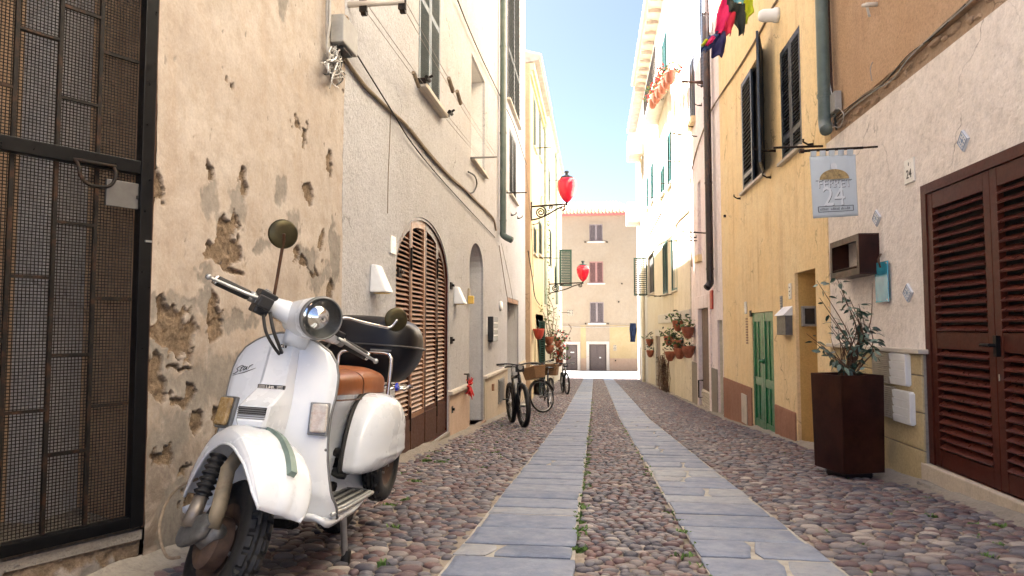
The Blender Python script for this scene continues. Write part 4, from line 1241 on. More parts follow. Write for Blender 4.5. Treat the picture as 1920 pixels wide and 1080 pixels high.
t, u, v = wallthing('mailbox', FL, 921, 617, 'black mailbox with white slots on the cream wall', 'mailbox')
hb = [FL.px(914.5, 617)[0], FL.px(925, 617)[0]]
MB(FL.m).box(hb[0], hb[1] - .1, FL.px(920, 640)[1], FL.px(920, 594)[1], .001, .10).build('body', M['bike_black'], t, bevel=.01)
for q in (.25, .5, .75):
    vv = FL.px(920, 640)[1] + q * (FL.px(920, 594)[1] - FL.px(920, 640)[1]); MB(FL.m).box(hb[0] + .03, hb[1] - .13, vv - .012, vv + .012, .1002, .106).build('slot', M['white_plastic'], t)
t, u, v = wallthing('notice_plate', FL, 912, 610, 'narrow white plate beside the black mailbox', 'plate')
MB(FL.m).box(u - .06, u + .06, FL.px(912, 627)[1], FL.px(912, 595)[1], .001, .012).build('plate', M['white_plastic'], t)
t, u, v = wallthing('meter_cabinet', FL, 937, 731, 'grey meter cabinet set in the tan dado behind the first bicycle', 'cabinet')
cu0, cu1 = FL.px(932, 730)[0], FL.px(942, 730)[0]; cb, ct = FL.px(937, 754)[1], FL.px(937, 709)[1]
MB(FL.m).box(cu0, cu1, cb, ct, .019, .04).build('frame', M['box_grey'], t, bevel=.004)
MB(FL.m).box(cu0 + .03, cu1 - .03, cb + .03, ct - .03, .0402, .05).build('door', M['plate_grey'], t, bevel=.004)
t, u, v = wallthing('meter_box', FL, 921, 726, 'small brown meter box on the tan dado', 'box')
MB(FL.m).box(u - .06, u + .06, v - .06, v + .06, .019, .06).build('box', M['light_brown_wood'], t, bevel=.005)
MB(FL.m).box(u - .045, u + .045, v - .045, v + .045, .0602, .064).build('lid', M['beige_vent'], t)

# ---------------------------------------------------------------- left, further down: yellow house, pale house
U3 = 23.4
yh = thing('yellow_house', (XL, 20.5, gz(20.5)), 'narrow pale yellow house with grey gable roof beyond the cream stucco house', 'house')
W3 = .12
def RW(fr, xl, xr, t, b, w):
    u0 = fr.px(xl, 600, w)[0]; u1 = fr.px(xr, 600, w)[0]
    return min(u0, u1), max(u0, u1), fr.px(*b, w)[1], fr.px(*t, w)[1]
za = RW(FL, 1000.5, 1005.5, (1003, 187), (1003, 282), W3)
zb = RW(FL, 1011, 1015, (1013, 218), (1013, 300), W3)
zc = RW(FL, 1000.5, 1006, (1003, 425), (1003, 478), W3)
zd = RW(FL, 1010.5, 1016, (1013, 415), (1013, 480), W3)
dr = RW(FL, 1004, 1020, (1012, 590), (1012, 712), W3)
e3 = 8.12
facade(FL, yh, 'front_wall', M['pale_yellow'], rect(U2 + .45, U3, -3, e3), [(rect(*z), .08, M['stone_sill'], M['room_dark']) for z in (za, zb, zc, zd, dr)], w=W3)
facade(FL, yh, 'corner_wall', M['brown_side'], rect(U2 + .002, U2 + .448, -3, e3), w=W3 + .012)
mass(FL, yh, U2 + .02, U3, -3, e3 - .02, -8, W3 - .52, M['pale_yellow'])
for z in (za, zb, zc, zd): shutters(FL, yh, z[0], z[1], z[2], z[3], W3 - .01, M['shutter_green'], M['shutter_green'], 30, each=False, leaves=1)
for z in (za, zb, zc, zd): sill(FL, yh, z[0], z[1], z[2], W3 + .07)
MB(FL.m).box(dr[0] + .02, dr[0] + .55, dr[2] + .2, dr[3], W3 - .07, W3 - .03).build('door_curtain', M['white_wall'], yh)
leaf(yh, FL.mat(21.3, -1.3, W3 + .02) @ Matrix.Rotation(rad(-86), 4, 'Y'), .19, 2.3, M['shutter_green'], M['shutter_green'], 30, each=False)
# roof: eave over the street, cornice, tiles
mb = MB(FL.m)
mb.add([(U2 - .02, e3, -.02), (U2 - .02, e3 + .06, .40), (U2 - .02, e3 + .20, .40), (U2 - .02, e3 + 1.0, -2.6), (U2 - .02, e3, -2.6), (U3 + .1, e3, -.02), (U3 + .1, e3 + .06, .40), (U3 + .1, e3 + .20, .40), (U3 + .1, e3 + 1.0, -2.6), (U3 + .1, e3, -2.6)],
       [(0, 1, 2, 3, 4), (5, 9, 8, 7, 6), (0, 5, 6, 1), (1, 6, 7, 2), (2, 7, 8, 3)])
rf = mb.build('roof', M['roof_grey'], yh)
MB(FL.m).box(U2, U3 + .05, e3 - .22, e3 - .002, W3 + .001, W3 + .14).box(U2, U3 + .05, e3 - .34, e3 - .222, W3 + .001, W3 + .07).build('cornice', M['pale_yellow'], yh, bevel=.01)
tm = MB(FL.m)
uu = U2 + .08
while uu < U3:
    tm.tube([(uu, e3 + .19, .44), (uu, e3 + .55, -.9), (uu, e3 + .98, -2.5)], .085, 8); uu += .22
tm.build('roof_tiles', M['roof_grey'], rf, kind='stuff', smooth=True)
pp = FL.px(1022, 400, W3 + .06)[0]
pipe(FL, yh, pp, FL.px(1022, 572, W3)[1], e3 - .4, .055, M['pipe_pale'], w=W3 + .08, clips=4)
MB().lathe([(.05, -.25), (.06, -.02), (.13, .12), (.13, .2)], 12, Matrix.Translation(FL.m(pp, e3 - .42, W3 + .08))).build('gutter_funnel', M['pipe_pale'], yh, smooth=True)
rod(FL, yh, (998, 278), (1034, 276), W3 + .35, .014); rod(FL, yh, (1000, 484), (1034, 483), W3 + .35, .014)
rod(FL, yh, (986, 431), (1018, 431), W3 + .3, .008, M['cable_tan'])
wire(FL, yh, [(990, 470, W3 + .05), (998, 520, W3 + .05), (1003, 556, W3 + .06), (1012, 572, W3 + .06)], .014, M['cable_black'])
wire(FL, yh, [(985, 310, W3 + .03), (996, 420, W3 + .03), (1000, 520, W3 + .04)], .008, M['cable_tan'])
bracket(FL, yh, 990, 420, .3)

ph = thing('pale_house', (XL, 30, gz(30)), 'pale cream house with one open green shutter near the end of the left row', 'house')
e4 = 9.75
qa = RW(FL, 1031, 1034, (1032, 432), (1032, 500), 0); qb = RW(FL, 1040, 1043, (1041, 500), (1041, 540), 0); qc = RW(FL, 1049, 1053, (1051, 470), (1051, 536), 0)
qd = RW(FL, 1029, 1031.5, (1030, 320), (1030, 380), 0)
facade(FL, ph, 'front_wall', M['cream_wall'], rect(U3 + .002, 39.6, -3.5, e4), [(rect(*z), .1, M['stone_sill'], M['room_dark']) for z in (qa, qb, qc, qd)])
mass(FL, ph, U3 + .01, 39.5, -3.5, e4 - .02, -8, -.52, M['cream_wall'])
for z in (qa, qb, qd): shutters(FL, ph, z[0], z[1], z[2], z[3], .0, M['shutter_green'], M['shutter_green'], 26, each=False, leaves=1)
MB(FL.m).box(U3, 39.7, e4, e4 + .12, -8, .15).build('roof', M['roof_grey'], ph)
gu = FL.px(1043, 400, .07)[0]
pipe(FL, ph, gu, FL.px(1043, 572)[1], FL.px(1043, 312)[1], .06, M['pipe_pale'], clips=4)
MB().lathe([(.05, -.3), (.06, -.05), (.16, .1), (.16, .2)], 12, Matrix.Translation(FL.m(gu, FL.px(1043, 308)[1], .09))).build('gutter_funnel', M['pipe_pale'], ph, smooth=True)
hz = FL.px(1047.5, 536, 0)
leaf(ph, FL.mat(hz[0], hz[1] - .02, .05) @ Matrix.Rotation(rad(-90), 4, 'Y'), .64, FL.px(1047.5, 468)[1] - hz[1], M['shutter_green'], M['shutter_green'], 20, 'shutter', stile=.09, rail=.1, each=True, tilt=58, depth=.075, th=.04, back=False)
rod(FL, ph, (1052, 586), (1068, 586), .3, .014)
rod(FL, ph, (1030, 338), (1046, 338), .3, .01); rod(FL, ph, (1036, 484), (1050, 484), .3, .012)

# ---------------------------------------------------------------- the house across the end of the street
M['peach_low'] = plaster('peach_low', (.385, .285, .15), (.41, .315, .18), (.3, .2, .12), bump=0.2, streak=0.3, patch=0.3, crack=0)
M['peach_trim'] = plaster('peach_trim', (.46, .40, .34), (.5, .45, .39), (.4, .3, .22), bump=0.2)
eh = thing('peach_house', (0, YF, gz(YF)), 'peach house with tiled roof closing the far end of the street', 'house')
def RF(x0, x1, y0, y1):
    a = FF.px(x0, y1); b = FF.px(x1, y0); return a[0], b[0], a[1], b[1]
w1 = RF(1105, 1130, 420, 453); w2 = RF(1105, 1131, 490, 531); w3 = RF(1106, 1132, 566, 606); d1 = RF(1061.5, 1082.5, 646, 695.5); d2 = RF(1105, 1137, 645.5, 696.5)
et = FF.px(1120, 401)[1]
facade(FF, eh, 'front_wall', M['peach_wall'], rect(-9, 11, -3.5, et), [(rect(*z), .22, M['peach_wall'], M['room_dark']) for z in (w1, w2, w3, d1, d2)])
mass(FF, eh, -9, 11, -3.5, et - .02, -9, -.52, M['peach_wall'])
dv = FF.px(1150, 672)[1]
us = sorted([-9, d1[0] - .25, d1[1] + .25, d2[0] - .25, d2[1] + .25, 11])
for i in (0, 2, 4): MB(FF.m).box(us[i], us[i + 1], dv + .002, FF.px(1120, 608)[1] - .082, .001, .012).build('ground_floor_wall', M['peach_low'], eh)
for i in (0, 2, 4): MB(FF.m).box(us[i], us[i + 1], -3.2, dv, .001, .025).build('dado', M['peach_dado'], eh)
sc_ = FF.px(1120, 608)[1]
MB(FF.m).box(-9, 11, sc_ - .08, sc_, .001, .05).build('string_course', M['peach_wall'], eh)
for z in (d1, d2):
    mb = MB(FF.m)
    mb.box(z[0] - .22, z[0], z[2], z[3], -.02, .05).box(z[1], z[1] + .22, z[2], z[3], -.02, .05).box(z[0] - .22, z[1] + .22, z[3], z[3] + .22, -.02, .05)
    mb.build('door_surround', M['peach_trim'], eh, bevel=.01)
for z, m_ in ((w1, 'shutter_mauve'), (w2, 'shutter_rose'), (w3, 'shutter_mauve')):
    mb = MB(FF.m)
    mb.box(z[0] - .14, z[0], z[2] - .12, z[3] + .14, -.01, .03).box(z[1], z[1] + .14, z[2] - .12, z[3] + .14, -.01, .03).box(z[0], z[1], z[3], z[3] + .14, -.01, .03)
    mb.build('window_surround', M['peach_wall'], eh)
    shutters(FF, eh, z[0], z[1], z[2], z[3], -.05, M[m_], M[m_], 30, each=False, stile=.07, rail=.09)
    sill(FF, eh, z[0] - .1, z[1] + .1, z[2], .1, .1)
doorm = simple('dark_door', (.075, .05, .045), 0.5, var=0.15)
def board_door(z, nb, name):
    o = MB(FF.m).box(z[0], z[1], z[2], z[3], -.2, -.17).build(name, doorm, eh)
    w_ = (z[1] - z[0]) / nb; h_ = (z[3] - z[2])
    for i in range(nb):
        for (a, b) in ((.05, .45), (.5, .95)):
            MB(FF.m).box(z[0] + w_ * i + .08, z[0] + w_ * (i + 1) - .08, z[2] + h_ * a, z[2] + h_ * b, -.17, -.14).build('panel', doorm, o, bevel=.02)
    return o
o = board_door(d1, 2, 'door'); MB(FF.m).box(d1[0] + .33, d1[1] - .25, d1[2] + 1.38, d1[2] + 1.46, -.139, -.12).build('letter_slot', M['steel'], o)
o = board_door(d2, 2, 'door')
MB(FF.m).box((d2[0] + d2[1]) / 2 + .12, (d2[0] + d2[1]) / 2 + .24, d2[2] + 1.0, d2[2] + 1.1, -.139, -.1).build('knob', M['steel'], o)
for (x0, x1, y0, y1, nx, ny) in ((1063.5, 1074.5, 581, 592, 4, 4), (1150, 1156, 647, 657.5, 2, 4)):
    z = RF(x0, x1, y0, y1)
    g = MB(FF.m).box(z[0], z[1], z[2], z[3], .001, .03).build('vent_grille', M['beige_vent'], eh)
    for i in range(nx):
        for j in range(ny):
            a = z[0] + (z[1] - z[0]) * (i + .2) / nx; b = z[0] + (z[1] - z[0]) * (i + .8) / nx; c = z[2] + (z[3] - z[2]) * (j + .2) / ny; d = z[2] + (z[3] - z[2]) * (j + .8) / ny
            MB(FF.m).box(a, b, c, d, .0302, .034).build('vent_hole', M['room_dark'], g)
MB(FF.m).tube([(-3, FF.px(1120, 612)[1], .06), (0, FF.px(1120, 614)[1], .06), (3.5, FF.px(1120, 611)[1], .06)], .02, 5).build('cable', M['cable_grey'], eh)
for (px, py) in ((1097, 454), (1138, 454), (1098, 607), (1140, 607), (1166, 532), (1160, 566), (1154, 676)):
    u, v = FF.px(px, py); MB(FF.m).box(u - .05, u + .05, v - .05, v + .05, .001, .10).build('wall_hook', M['iron'], eh)
rt = et + 1.55
mb = MB(FF.m)
mb.add([(-9.3, et, .5), (3.1, et, .5), (2.0, rt, -4.2), (-9.3, rt, -4.2), (3.1, et, -9), (-9.3, et, -9)], [(0, 1, 2, 3), (1, 4, 2), (4, 5, 3, 2), (0, 5, 4, 1), (0, 3, 5)])
rf = mb.build('roof', M['roof_tile'], eh)
MB(FF.m).box(-9.3, 3.15, et - .14, et - .002, .0, .52).build('gutter', M['roof_edge'], eh, bevel=.02)
tm = MB(FF.m); uu = -9.2
while uu < 3.1:
    f_ = 1.0 if uu < 2.0 else max(.05, (3.1 - uu) / 1.1)
    tm.tube([(uu, et + .05, .56), (uu, et + .05 + 1.55 * f_, .56 - 4.76 * f_)], .115, 8); uu += .27
tm.build('roof_tiles', M['roof_tile'], rf, kind='stuff', smooth=True)

# ---------------------------------------------------------------- right: trowelled house with the brown louvred door
def ry(px): return -FR.px(px, 600)[0]        # distance down the street of a photo column on the right row
Y1 = ry(1558); Y2 = ry(1357); Y3 = ry(1297); Y4 = 32.8
rh = thing('stucco_house', (XR, 4.5, gz(4.5)), 'beige trowelled stucco house with brown louvred door on the right', 'house')
dy0, dy1 = 3.72, ry(1733) - .03
dv0, dv1 = -.21, 1.875
vb0, vb1 = 2.77, 2.95
facade(FR, rh, 'front_wall', M['trowelled'], rect(-Y1, 3.5, -.55, vb0), [(rect(-dy1, -dy0, dv0, dv1), .11, M['mahogany'], M['black_void'])], w=.0)
facade(FR, rh, 'upper_wall', M['rough_brown'], rect(-Y1 - .002, 3.5, vb1, 4.5), w=-.01)
facade(FR, rh, 'bounce_storey', M['tan_wall'], rect(-Y1 - .002, 3.5, 4.502, 9.5), w=-.005)  # unseen storey, added and coloured for the light it bounces across
MB(FR.m).box(-Y1, 3.5, 4.45, 4.56, -.004, .06).build('string_course', M['stone_sill'], rh)  # trim under the added storey, out of view as well
MB(FR.m).box(-Y1 + .002, 3.5, vb0 + .001, vb1 - .001, -.5, -.05).build('brown_band', M['brown_band'], rh)
mass(FR, rh, -Y1 + .02, 3.48, -2, 9.4, -8, -.52, M['rough_brown'])
bs = MB(FR.m)                                # rubble showing in the band
u = -Y1 + .05
while u < -2.5:
    l = RNG.uniform(.06, .22); h = RNG.uniform(.04, .10)
    v = RNG.uniform(vb0 + .03, vb1 - h)
    lp = [(u + l * (.5 + .5 * math.cos(a) * RNG.uniform(.8, 1)), v + h * (.5 + .5 * math.sin(a) * RNG.uniform(.8, 1))) for a in np.linspace(0, 6.28, 9)[:-1]]
    bs.prism(lp, -.06, RNG.uniform(-.045, -.02), .012); u += l * RNG.uniform(.7, 1.6)
bs.build('rubble_stones', M['brown_band'], rh, kind='stuff')
# door: frame, two louvred leaves
fm = MB(FR.m); plate(fm, rect(-dy1 + .001, -dy0 - .001, dv0 + .001, dv1 - .001), [rect(-dy1 + .075, -dy0 - .06, dv0 + .002, dv1 - .075)], -.06, .012)
fm.build('door_frame', M['mahogany'], rh, bevel=.004)
da, db = -dy1 + .079, -dy0 - .064
W_ = (db - da) / 2
for i in range(2):
    o = leaf(rh, FR.mat(da + W_ * i + .002, dv0 + .006, -.018), W_ - .004, dv1 - dv0 - .085, M['mahogany'], M['mahogany_slat'], 27, name='door_leaf', stile=.075, rail=.12, mids=(.85,), tilt=34, depth=.062, slat_th=.012, th=.042)
    if i == 1:
        MB(FR.m).box(da + W_ + .02, da + W_ + .055, .62, .75, .004, .03).tube([(da + W_ + .037, .69, .03), (da + W_ + .037, .69, .06), (da + W_ - .05, .69, .065)], .011, 8).build('handle', M['black_iron'], o)
        MB(FR.m).lathe([(.0, 0), (.017, 0), (.017, .01), (0, .012)], 12, FR.mat(da + W_ + .037, .53, .0035)).build('lock', M['chrome'], o)
        MB(FR.m).box(da + W_ + .03, da + W_ + .044, .47, .512, .004, .010).build('lock_cover', M['chrome'], o)
MB(FR.m).box(-dy1 - .06, 3.4, -.75, dv0 - .002, -.11, .05).build('door_sill', M['tan_dado'], rh, bevel=.012)
MB(FR.m).box(-dy1 - .02, 3.4, -.9, -.33, -.02, .11).build('plinth', M['cement'], rh, bevel=.03)
# dado of ochre blocks under a thin ledge
bl0, bl1 = -ry(1566), -ry(1737)
lv_ = .60
MB(FR.m).box(bl0 - .05, bl1 + .04, lv_, lv_ + .035, -.01, .085).build('ledge', M['stone_sill'], rh, bevel=.006)
MB(FR.m).box(bl0, bl1, -1.0, lv_ - .002, -.02, .030).build('dado', M['cement'], rh)
rows = [(-.80, -.415), (-.405, -.132), (-.122, .150), (.160, .430), (.440, lv_ - .005)]
for r, (a, b) in enumerate(rows):
    cuts_ = [bl0 + .001] + sorted([bl0 + .55 + .18 * (r % 2), bl0 + 1.02 + .2 * ((r + 1) % 2)]) + [bl1 - .001]
    for i in range(len(cuts_) - 1):
        MB(FR.m).prism(rect(cuts_[i] + .004, cuts_[i + 1] - .004, a, b), .0302, .046 + RNG.uniform(-.002, .002), .005).build('block', M['ochre_block'], rh)
# cables along the band, box, insulator
def wireR(par, pts, r, m_, name='cable', n=5): return wire(FR, par, pts, r, m_, name, n)
wireR(rh, [(1562, 232, .0), (1590, 205, .01), (1620, 178, .02), (1650, 160, .02), (1690, 120, .01), (1730, 85, .02), (1765, 50, .01), (1800, 18, .02), (1840, -20, .02)], .010, M['cable_tan'], 'cable_bundle', 6)
wireR(rh, [(1560, 240, .01), (1595, 205, .03), (1640, 170, .03), (1672, 150, .03), (1705, 108, .03), (1752, 62, .03), (1790, 30, .03), (1840, -16, .03)], .006, M['cable_grey'], 'cable', 5)
wireR(rh, [(1564, 222, .02), (1605, 190, .03), (1655, 158, .03), (1700, 106, .03), (1752, 66, .03), (1810, 8, .03)], .0045, M['cable_black'], 'cable', 5)
wireR(rh, [(1635, 152, .02), (1632, 130, .03), (1636, 116, .02)], .004, M['cable_grey'], 'cable', 4)
wireR(rh, [(1568, 212, .03), (1560, 232, .04), (1574, 238, .03), (1582, 215, .04), (1570, 200, .04)], .005, M['cable_grey'], 'cable', 4)
wireR(rh, [(1530, -20, .06), (1540, 60, .06), (1553, 140, .05), (1562, 190, .05)], .005, M['white_plastic'], 'cable', 4)
wireR(rh, [(1552, -20, .02), (1556, 90, .02), (1560, 185, .02)], .016, M['rusty_iron'], 'conduit', 6)
t, u, v = wallthing('electric_box', FR, 1569, 195, 'small grey electric box at the corner beside the yellow house', 'box')
MB(FR.m).box(FR.px(1558, 195)[0], FR.px(1579, 195)[0], FR.px(1569, 214)[1], FR.px(1569, 178)[1], .001, .07).build('box', M['box_grey'], t, bevel=.006)
MB(FR.m).tube([(u, v - .1, .03), (u + .01, v - .2, .02), (u + .03, v - .28, .02)], .012, 6).build('cable', M['cable_black'], t, smooth=True)
t, u, v = wallthing('insulator', FR, 1645, 8, 'old pale wire insulator fixed high on the brown render', 'insulator')
MB(FR.m).tube([(u, v, .001), (u, v, .10)], .02, 8).tube([(u - .05, v + .02, .10), (u + .05, v - .03, .10)], .016, 8).tube([(u + .02, v, .10), (u + .03, v - .12, .08)], .012, 8).build('bracket', M['stone_sill'], t, smooth=True)

# things on the stucco wall
def tile(px, py, rx, ry_, lab):
    u, v = FR.px(px, py)
    a = abs(FR.px(px + rx, py)[0] - u); b = FR.px(px, py - ry_)[1] - v
    t = thing('ceramic_tile', FR.m(u, v), lab, 'tile', 'blue and white diamond tiles on the stucco wall')
    MB(FR.m).prism([(u - a, v), (u, v - b), (u + a, v), (u, v + b)], .0005, .016, .003).build('glazed_tile', M['pale_tile'], t)
    mb = MB(FR.m)
    for k in range(8):
        q = k * math.pi / 4; c = (.50, .36)[k % 2]
        mb.prism([(u + a * c * math.cos(q) + a * .1 * math.cos(s_), v + b * c * math.sin(q) + b * .1 * math.sin(s_)) for s_ in np.linspace(0, 6.28, 7)[:-1]], .0162, .0172)
    for q0, q1 in (((-.88, 0), (0, -.88)), ((0, -.88), (.88, 0)), ((.88, 0), (0, .88)), ((0, .88), (-.88, 0))):
        mb.tube([(u + a * q0[0], v + b * q0[1], .0165), (u + a * q1[0], v + b * q1[1], .0165)], .003, 4)
    mb.prism([(u + a * .2 * math.cos(s_), v + b * .2 * math.sin(s_)) for s_ in np.linspace(0, 6.28, 9)[:-1]], .0162, .0175)
    mb.build('painted_pattern', M['blue_tile'], t)
tile(1808.5, 264, 10.5, 21, 'blue and white diamond tile above the brown louvred door')
tile(1645.5, 409, 7.5, 16, 'small blue and white diamond tile beside the rusty wall box')
tile(1704.5, 549, 9, 18, 'pale diamond tile between the blue glass plaque and the door')
t, u, v = wallthing('number_plate', FR, 1707, 320, 'white house number tile reading 24 beside the brown louvred door', 'number plate')
a0, a1 = FR.px(1698, 320)[0], FR.px(1716, 320)[0]; b0, b1 = FR.px(1707, 343)[1], FR.px(1707, 298)[1]
MB(FR.m).box(a0, a1, b0, b1, .0005, .012).build('tile', M['white_tile'], t, bevel=.002)
letters(FR, t, '24', (b1 - b0) * .52, (a0 + a1) / 2, b0 + (b1 - b0) * .36, .0125, M['letter_black'], sx=.95, bold=.0008)
MB(FR.m).box((a0 + a1) / 2 - .004, (a0 + a1) / 2 + .004, b0 + (b1 - b0) * .72, b0 + (b1 - b0) * .86, .0122, .014).build('printed_mark', M['letter_black'], t)
# rusty open box shelf
t, u, v = wallthing('wall_box', FR, 1597, 475, 'rusty open steel frame box mounted on the stucco wall', 'wall shelf')
w_b = .17
a0 = FR.px(1557, 480, w_b)[0]; a1 = FR.px(1611, 470, w_b)[0]; b0 = FR.px(1611, 514, w_b)[1]; b1 = FR.px(1611, 437, w_b)[1]
th_ = .035
MB(FR.m).box(a0, a1, b1 - .012, b1, .001, w_b).build('top', M['corten'], t)
MB(FR.m).box(a0, a1, b0, b0 + .012, .001, w_b).build('bottom', M['corten'], t)
MB(FR.m).box(a0, a0 + .012, b0 + .0125, b1 - .0125, .001, w_b).build('side', M['corten'], t)
MB(FR.m).box(a1 - .012, a1, b0 + .0125, b1 - .0125, .001, w_b).build('side', M['corten'], t)
fr_ = MB(FR.m); plate(fr_, rect(a0 + .0005, a1 - .0005, b0 + .0005, b1 - .0005), [rect(a0 + .055, a1 - .055, b0 + .06, b1 - .055)], w_b - .004, w_b + .003); fr_.build('front_frame', M['corten'], t)
MB(FR.m).box(a0 + .0125, a1 - .0125, b0 + .075, b0 + .083, .02, w_b - .01).build('shelf', M['rusty_iron'], t)
# blue glass plaque
t, u, v = wallthing('glass_plaque', FR, 1658, 527, 'blue glass plaque with a twig and leaves on top beside the planter', 'plaque')
a0, a1 = FR.px(1647, 527)[0], FR.px(1671.5, 527)[0]; b0, b1 = FR.px(1658, 567)[1], FR.px(1658, 491)[1]
MB(FR.m).box(a0, a1, b0, b1, .02, .03).build('glass', M['blue_plaque_glass'], t, bevel=.003)
for (x, y) in ((a0 + .015, b0 + .02), (a1 - .015, b0 + .02), (a0 + .015, b1 - .02), (a1 - .015, b1 - .02)):
    MB().lathe([(0, 0), (.008, 0), (.008, .034), (0, .035)], 10, FR.mat(x, y, .0005)).build('stud', M['chrome'], t)
MB(FR.m).tube([((a0 + a1) / 2 + .02, b1 - .05, .04), ((a0 + a1) / 2, b1 + .02, .05), ((a0 + a1) / 2 + .02, b1 + .07, .03)], .007, 6).build('twig', M['bark'], t, smooth=True)
# vents on the dado
def vent(px0, px1, py0, py1, mat, lab, n, w=.05, tilt=0.0, solid=False, grp=None):
    u0, u1 = FR.px(px0, 700, w)[0], FR.px(px1, 700, w)[0]; v0, v1 = FR.px((px0 + px1) / 2, py1, w)[1], FR.px((px0 + px1) / 2, py0, w)[1]
    t = thing('wall_fitting', FR.m((u0 + u1) / 2, v0), lab, 'vent', grp)
    MB(FR.m).box(u0, u1, v0, v1, .046, w + .012).build('back_plate', mat if solid else M['room_dark'], t, bevel=.003)
    me = unit_box('slat', u1 - u0 - .012, (v1 - v0) / n * (.5 if not solid else .86), .016 if not solid else .012, mat)
    for k in range(n):
        put(me, 'slat', FR.mat((u0 + u1) / 2, v0 + (k + .5) * (v1 - v0) / n, w + .018) @ Matrix.Rotation(rad(32 if not solid else 6), 4, 'X'), t)
    if not solid:
        MB(FR.m).box(u0 - .006, u0 + .004, v0, v1, .046, w + .03).build('rim', mat, t); MB(FR.m).box(u1 - .004, u1 + .006, v0, v1, .046, w + .03).build('rim', mat, t)
    else:
        MB(FR.m).box(u1 - .003, u1 + .02, v0 + .01, v1 - .01, .046, w + .03).build('rim', mat, t, bevel=.004)
vent(1643, 1672, 660, 717, M['beige_vent'], 'beige slatted vent above the other beige vent beside the planter', 15)
vent(1646, 1677, 722, 780, M['beige_vent'], 'lower beige slatted vent beside the planter', 15)
vent(1673, 1703, 662, 722, M['white_plastic'], 'upper white vent cover on the ochre blocks', 4, .06, solid=True)
vent(1677, 1709, 732, 793, M['white_plastic'], 'lower white vent cover on the ochre blocks', 4, .06, solid=True)

# ---------------------------------------------------------------- hanging banner sign
SY = 6.12
FS = Frame((0, SY, 0), (1, 0, 0))
sg = thing('banner_sign', FS.m(*FS.px(1565, 280)), 'pale grey hanging banner sign with a golden dome and the number 24', 'sign')
ga, gb_ = FS.px(1508, 283), FS.px(1618, 277)
MB(FS.m).tube([(ga[0], ga[1], 0), (gb_[0], gb_[1], 0)], .012, 8).build('rod', M['iron'], sg, smooth=False)
MB().lathe([(0, -.02), (.02, -.02), (.02, .02), (0, .02)], 8, FS.mat(ga[0] - .022, ga[1], 0) @ Matrix.Rotation(rad(90), 4, 'Y')).build('finial', M['iron'], sg)
MB(FS.m).tube([(gb_[0] - .01, gb_[1], 0), (XR + .0 if False else gb_[0] + .12, gb_[1] + .005, .0)], .009, 6).build('wall_arm', M['iron'], sg)
c00, c10, c11, c01 = FS.px(1524, 410), FS.px(1610, 404), FS.px(1603, 281), FS.px(1517, 285)
def bil(s, t):
    a = (c00[0] * (1 - s) + c10[0] * s, c00[1] * (1 - s) + c10[1] * s); b = (c01[0] * (1 - s) + c11[0] * s, c01[1] * (1 - s) + c11[1] * s)
    return (a[0] * (1 - t) + b[0] * t, a[1] * (1 - t) + b[1] * t)
def cw(s, t): return .012 * math.sin(s * 5 + .6) * (1 - t * .7) + .004 * math.sin(s * 17 + t * 3) * (.3 + t)
MB(FS.m).grid(lambda s, t: (*bil(s, t * .93), cw(s, t)), 24, 16).build('cloth', M['sign_cloth'], sg, smooth=True, solid=.004)
for k in range(5):
    s0 = .02 + k * .2; s1 = s0 + .13
    MB(FS.m).grid(lambda s, t: (*bil(s0 + (s1 - s0) * s, .92 + t * .085), cw(s0 + (s1 - s0) * s, 1) * (1 - t) + .014 * t), 4, 5).build('loop', M['sign_cloth'], sg, smooth=True, solid=.004)
H_ = c01[1] - c00[1]; Wd = c10[0] - c00[0]
def sput(body, size, s, t, mat, sx=1.0, bold=.0, ws=.006):
    u, v = bil(s, t)
    me = text_mesh(body, size, .001, bold); me.materials.append(mat)
    # letters lie on the cloth
    for vv in me.vertices:
        vv.co.x *= sx
        vv.co.z += cw(min(max(s + vv.co.x / Wd, 0), 1), t) + ws
    put(me, 'lettering', FS.mat(u, v, 0) @ Matrix.Rotation(math.atan2(c10[1] - c00[1], Wd), 4, 'Z'), sg)
for dx_, m_, w_ in ((.014, 'letter_grey', .005), (0.0, 'letter_pale', .008)):  # grey copy offset behind the pale letters paints their shadow
    for k_, ch_ in enumerate('FERRET'): sput(ch_, .098, .19 + .124 * k_ + dx_, .50 - dx_ * .7, M[m_], .85, ws=w_)
    sput('24', .235, .48 + dx_, .30 - dx_ * .7, M[m_], .82, ws=w_)
dm = MB(FS.m)
dl = [(-.32, .565), (.32, .565)] + [(.32 * math.cos(q), .565 + .15 * math.sin(q)) for q in np.linspace(0.05, math.pi - .05, 14)]
dm.prism([(bil(.5 + a, t)[0], bil(.5 + a, t)[1]) for a, t in dl], cw(.3, .6) + .010, cw(.3, .6) + .016); dm.build('dome', M['gold_paint'], sg)
lp = MB(FS.m)
lp.prism([bil(.5 + a, t) for a, t in [(-.07, .715), (.07, .715), (.07, .77), (.045, .80), (0, .815), (-.045, .80), (-.07, .77)]], cw(.3, .8) + .010, cw(.3, .8) + .015); lp.build('lantern', M['pale_tile'], sg)
fl = MB(FS.m)
for k in range(26):
    if k in (7, 8, 17): continue
    s_ = .17 + .026 * k; fl.tube([(*bil(s_, .105), cw(s_, .1) + .006), (*bil(s_ + RNG.uniform(-.006, .01), .105 + RNG.uniform(.02, .045)), cw(s_, .1) + .006)], .0025, 4)
for (s0, s1, t) in ((.1, .9, .555), (.12, .9, .165), (.12, .9, .085)):
    fl.tube([(*bil(s0 + (s1 - s0) * q, t), cw(s0 + (s1 - s0) * q, t) + .006) for q in np.linspace(0, 1, 8)], .0035, 4)
for (s, t0, t1) in ((.12, .085, .165), (.9, .085, .165)):
    fl.tube([(*bil(s, t0), cw(s, t0) + .006), (*bil(s, t1), cw(s, t1) + .006)], .0035, 4)
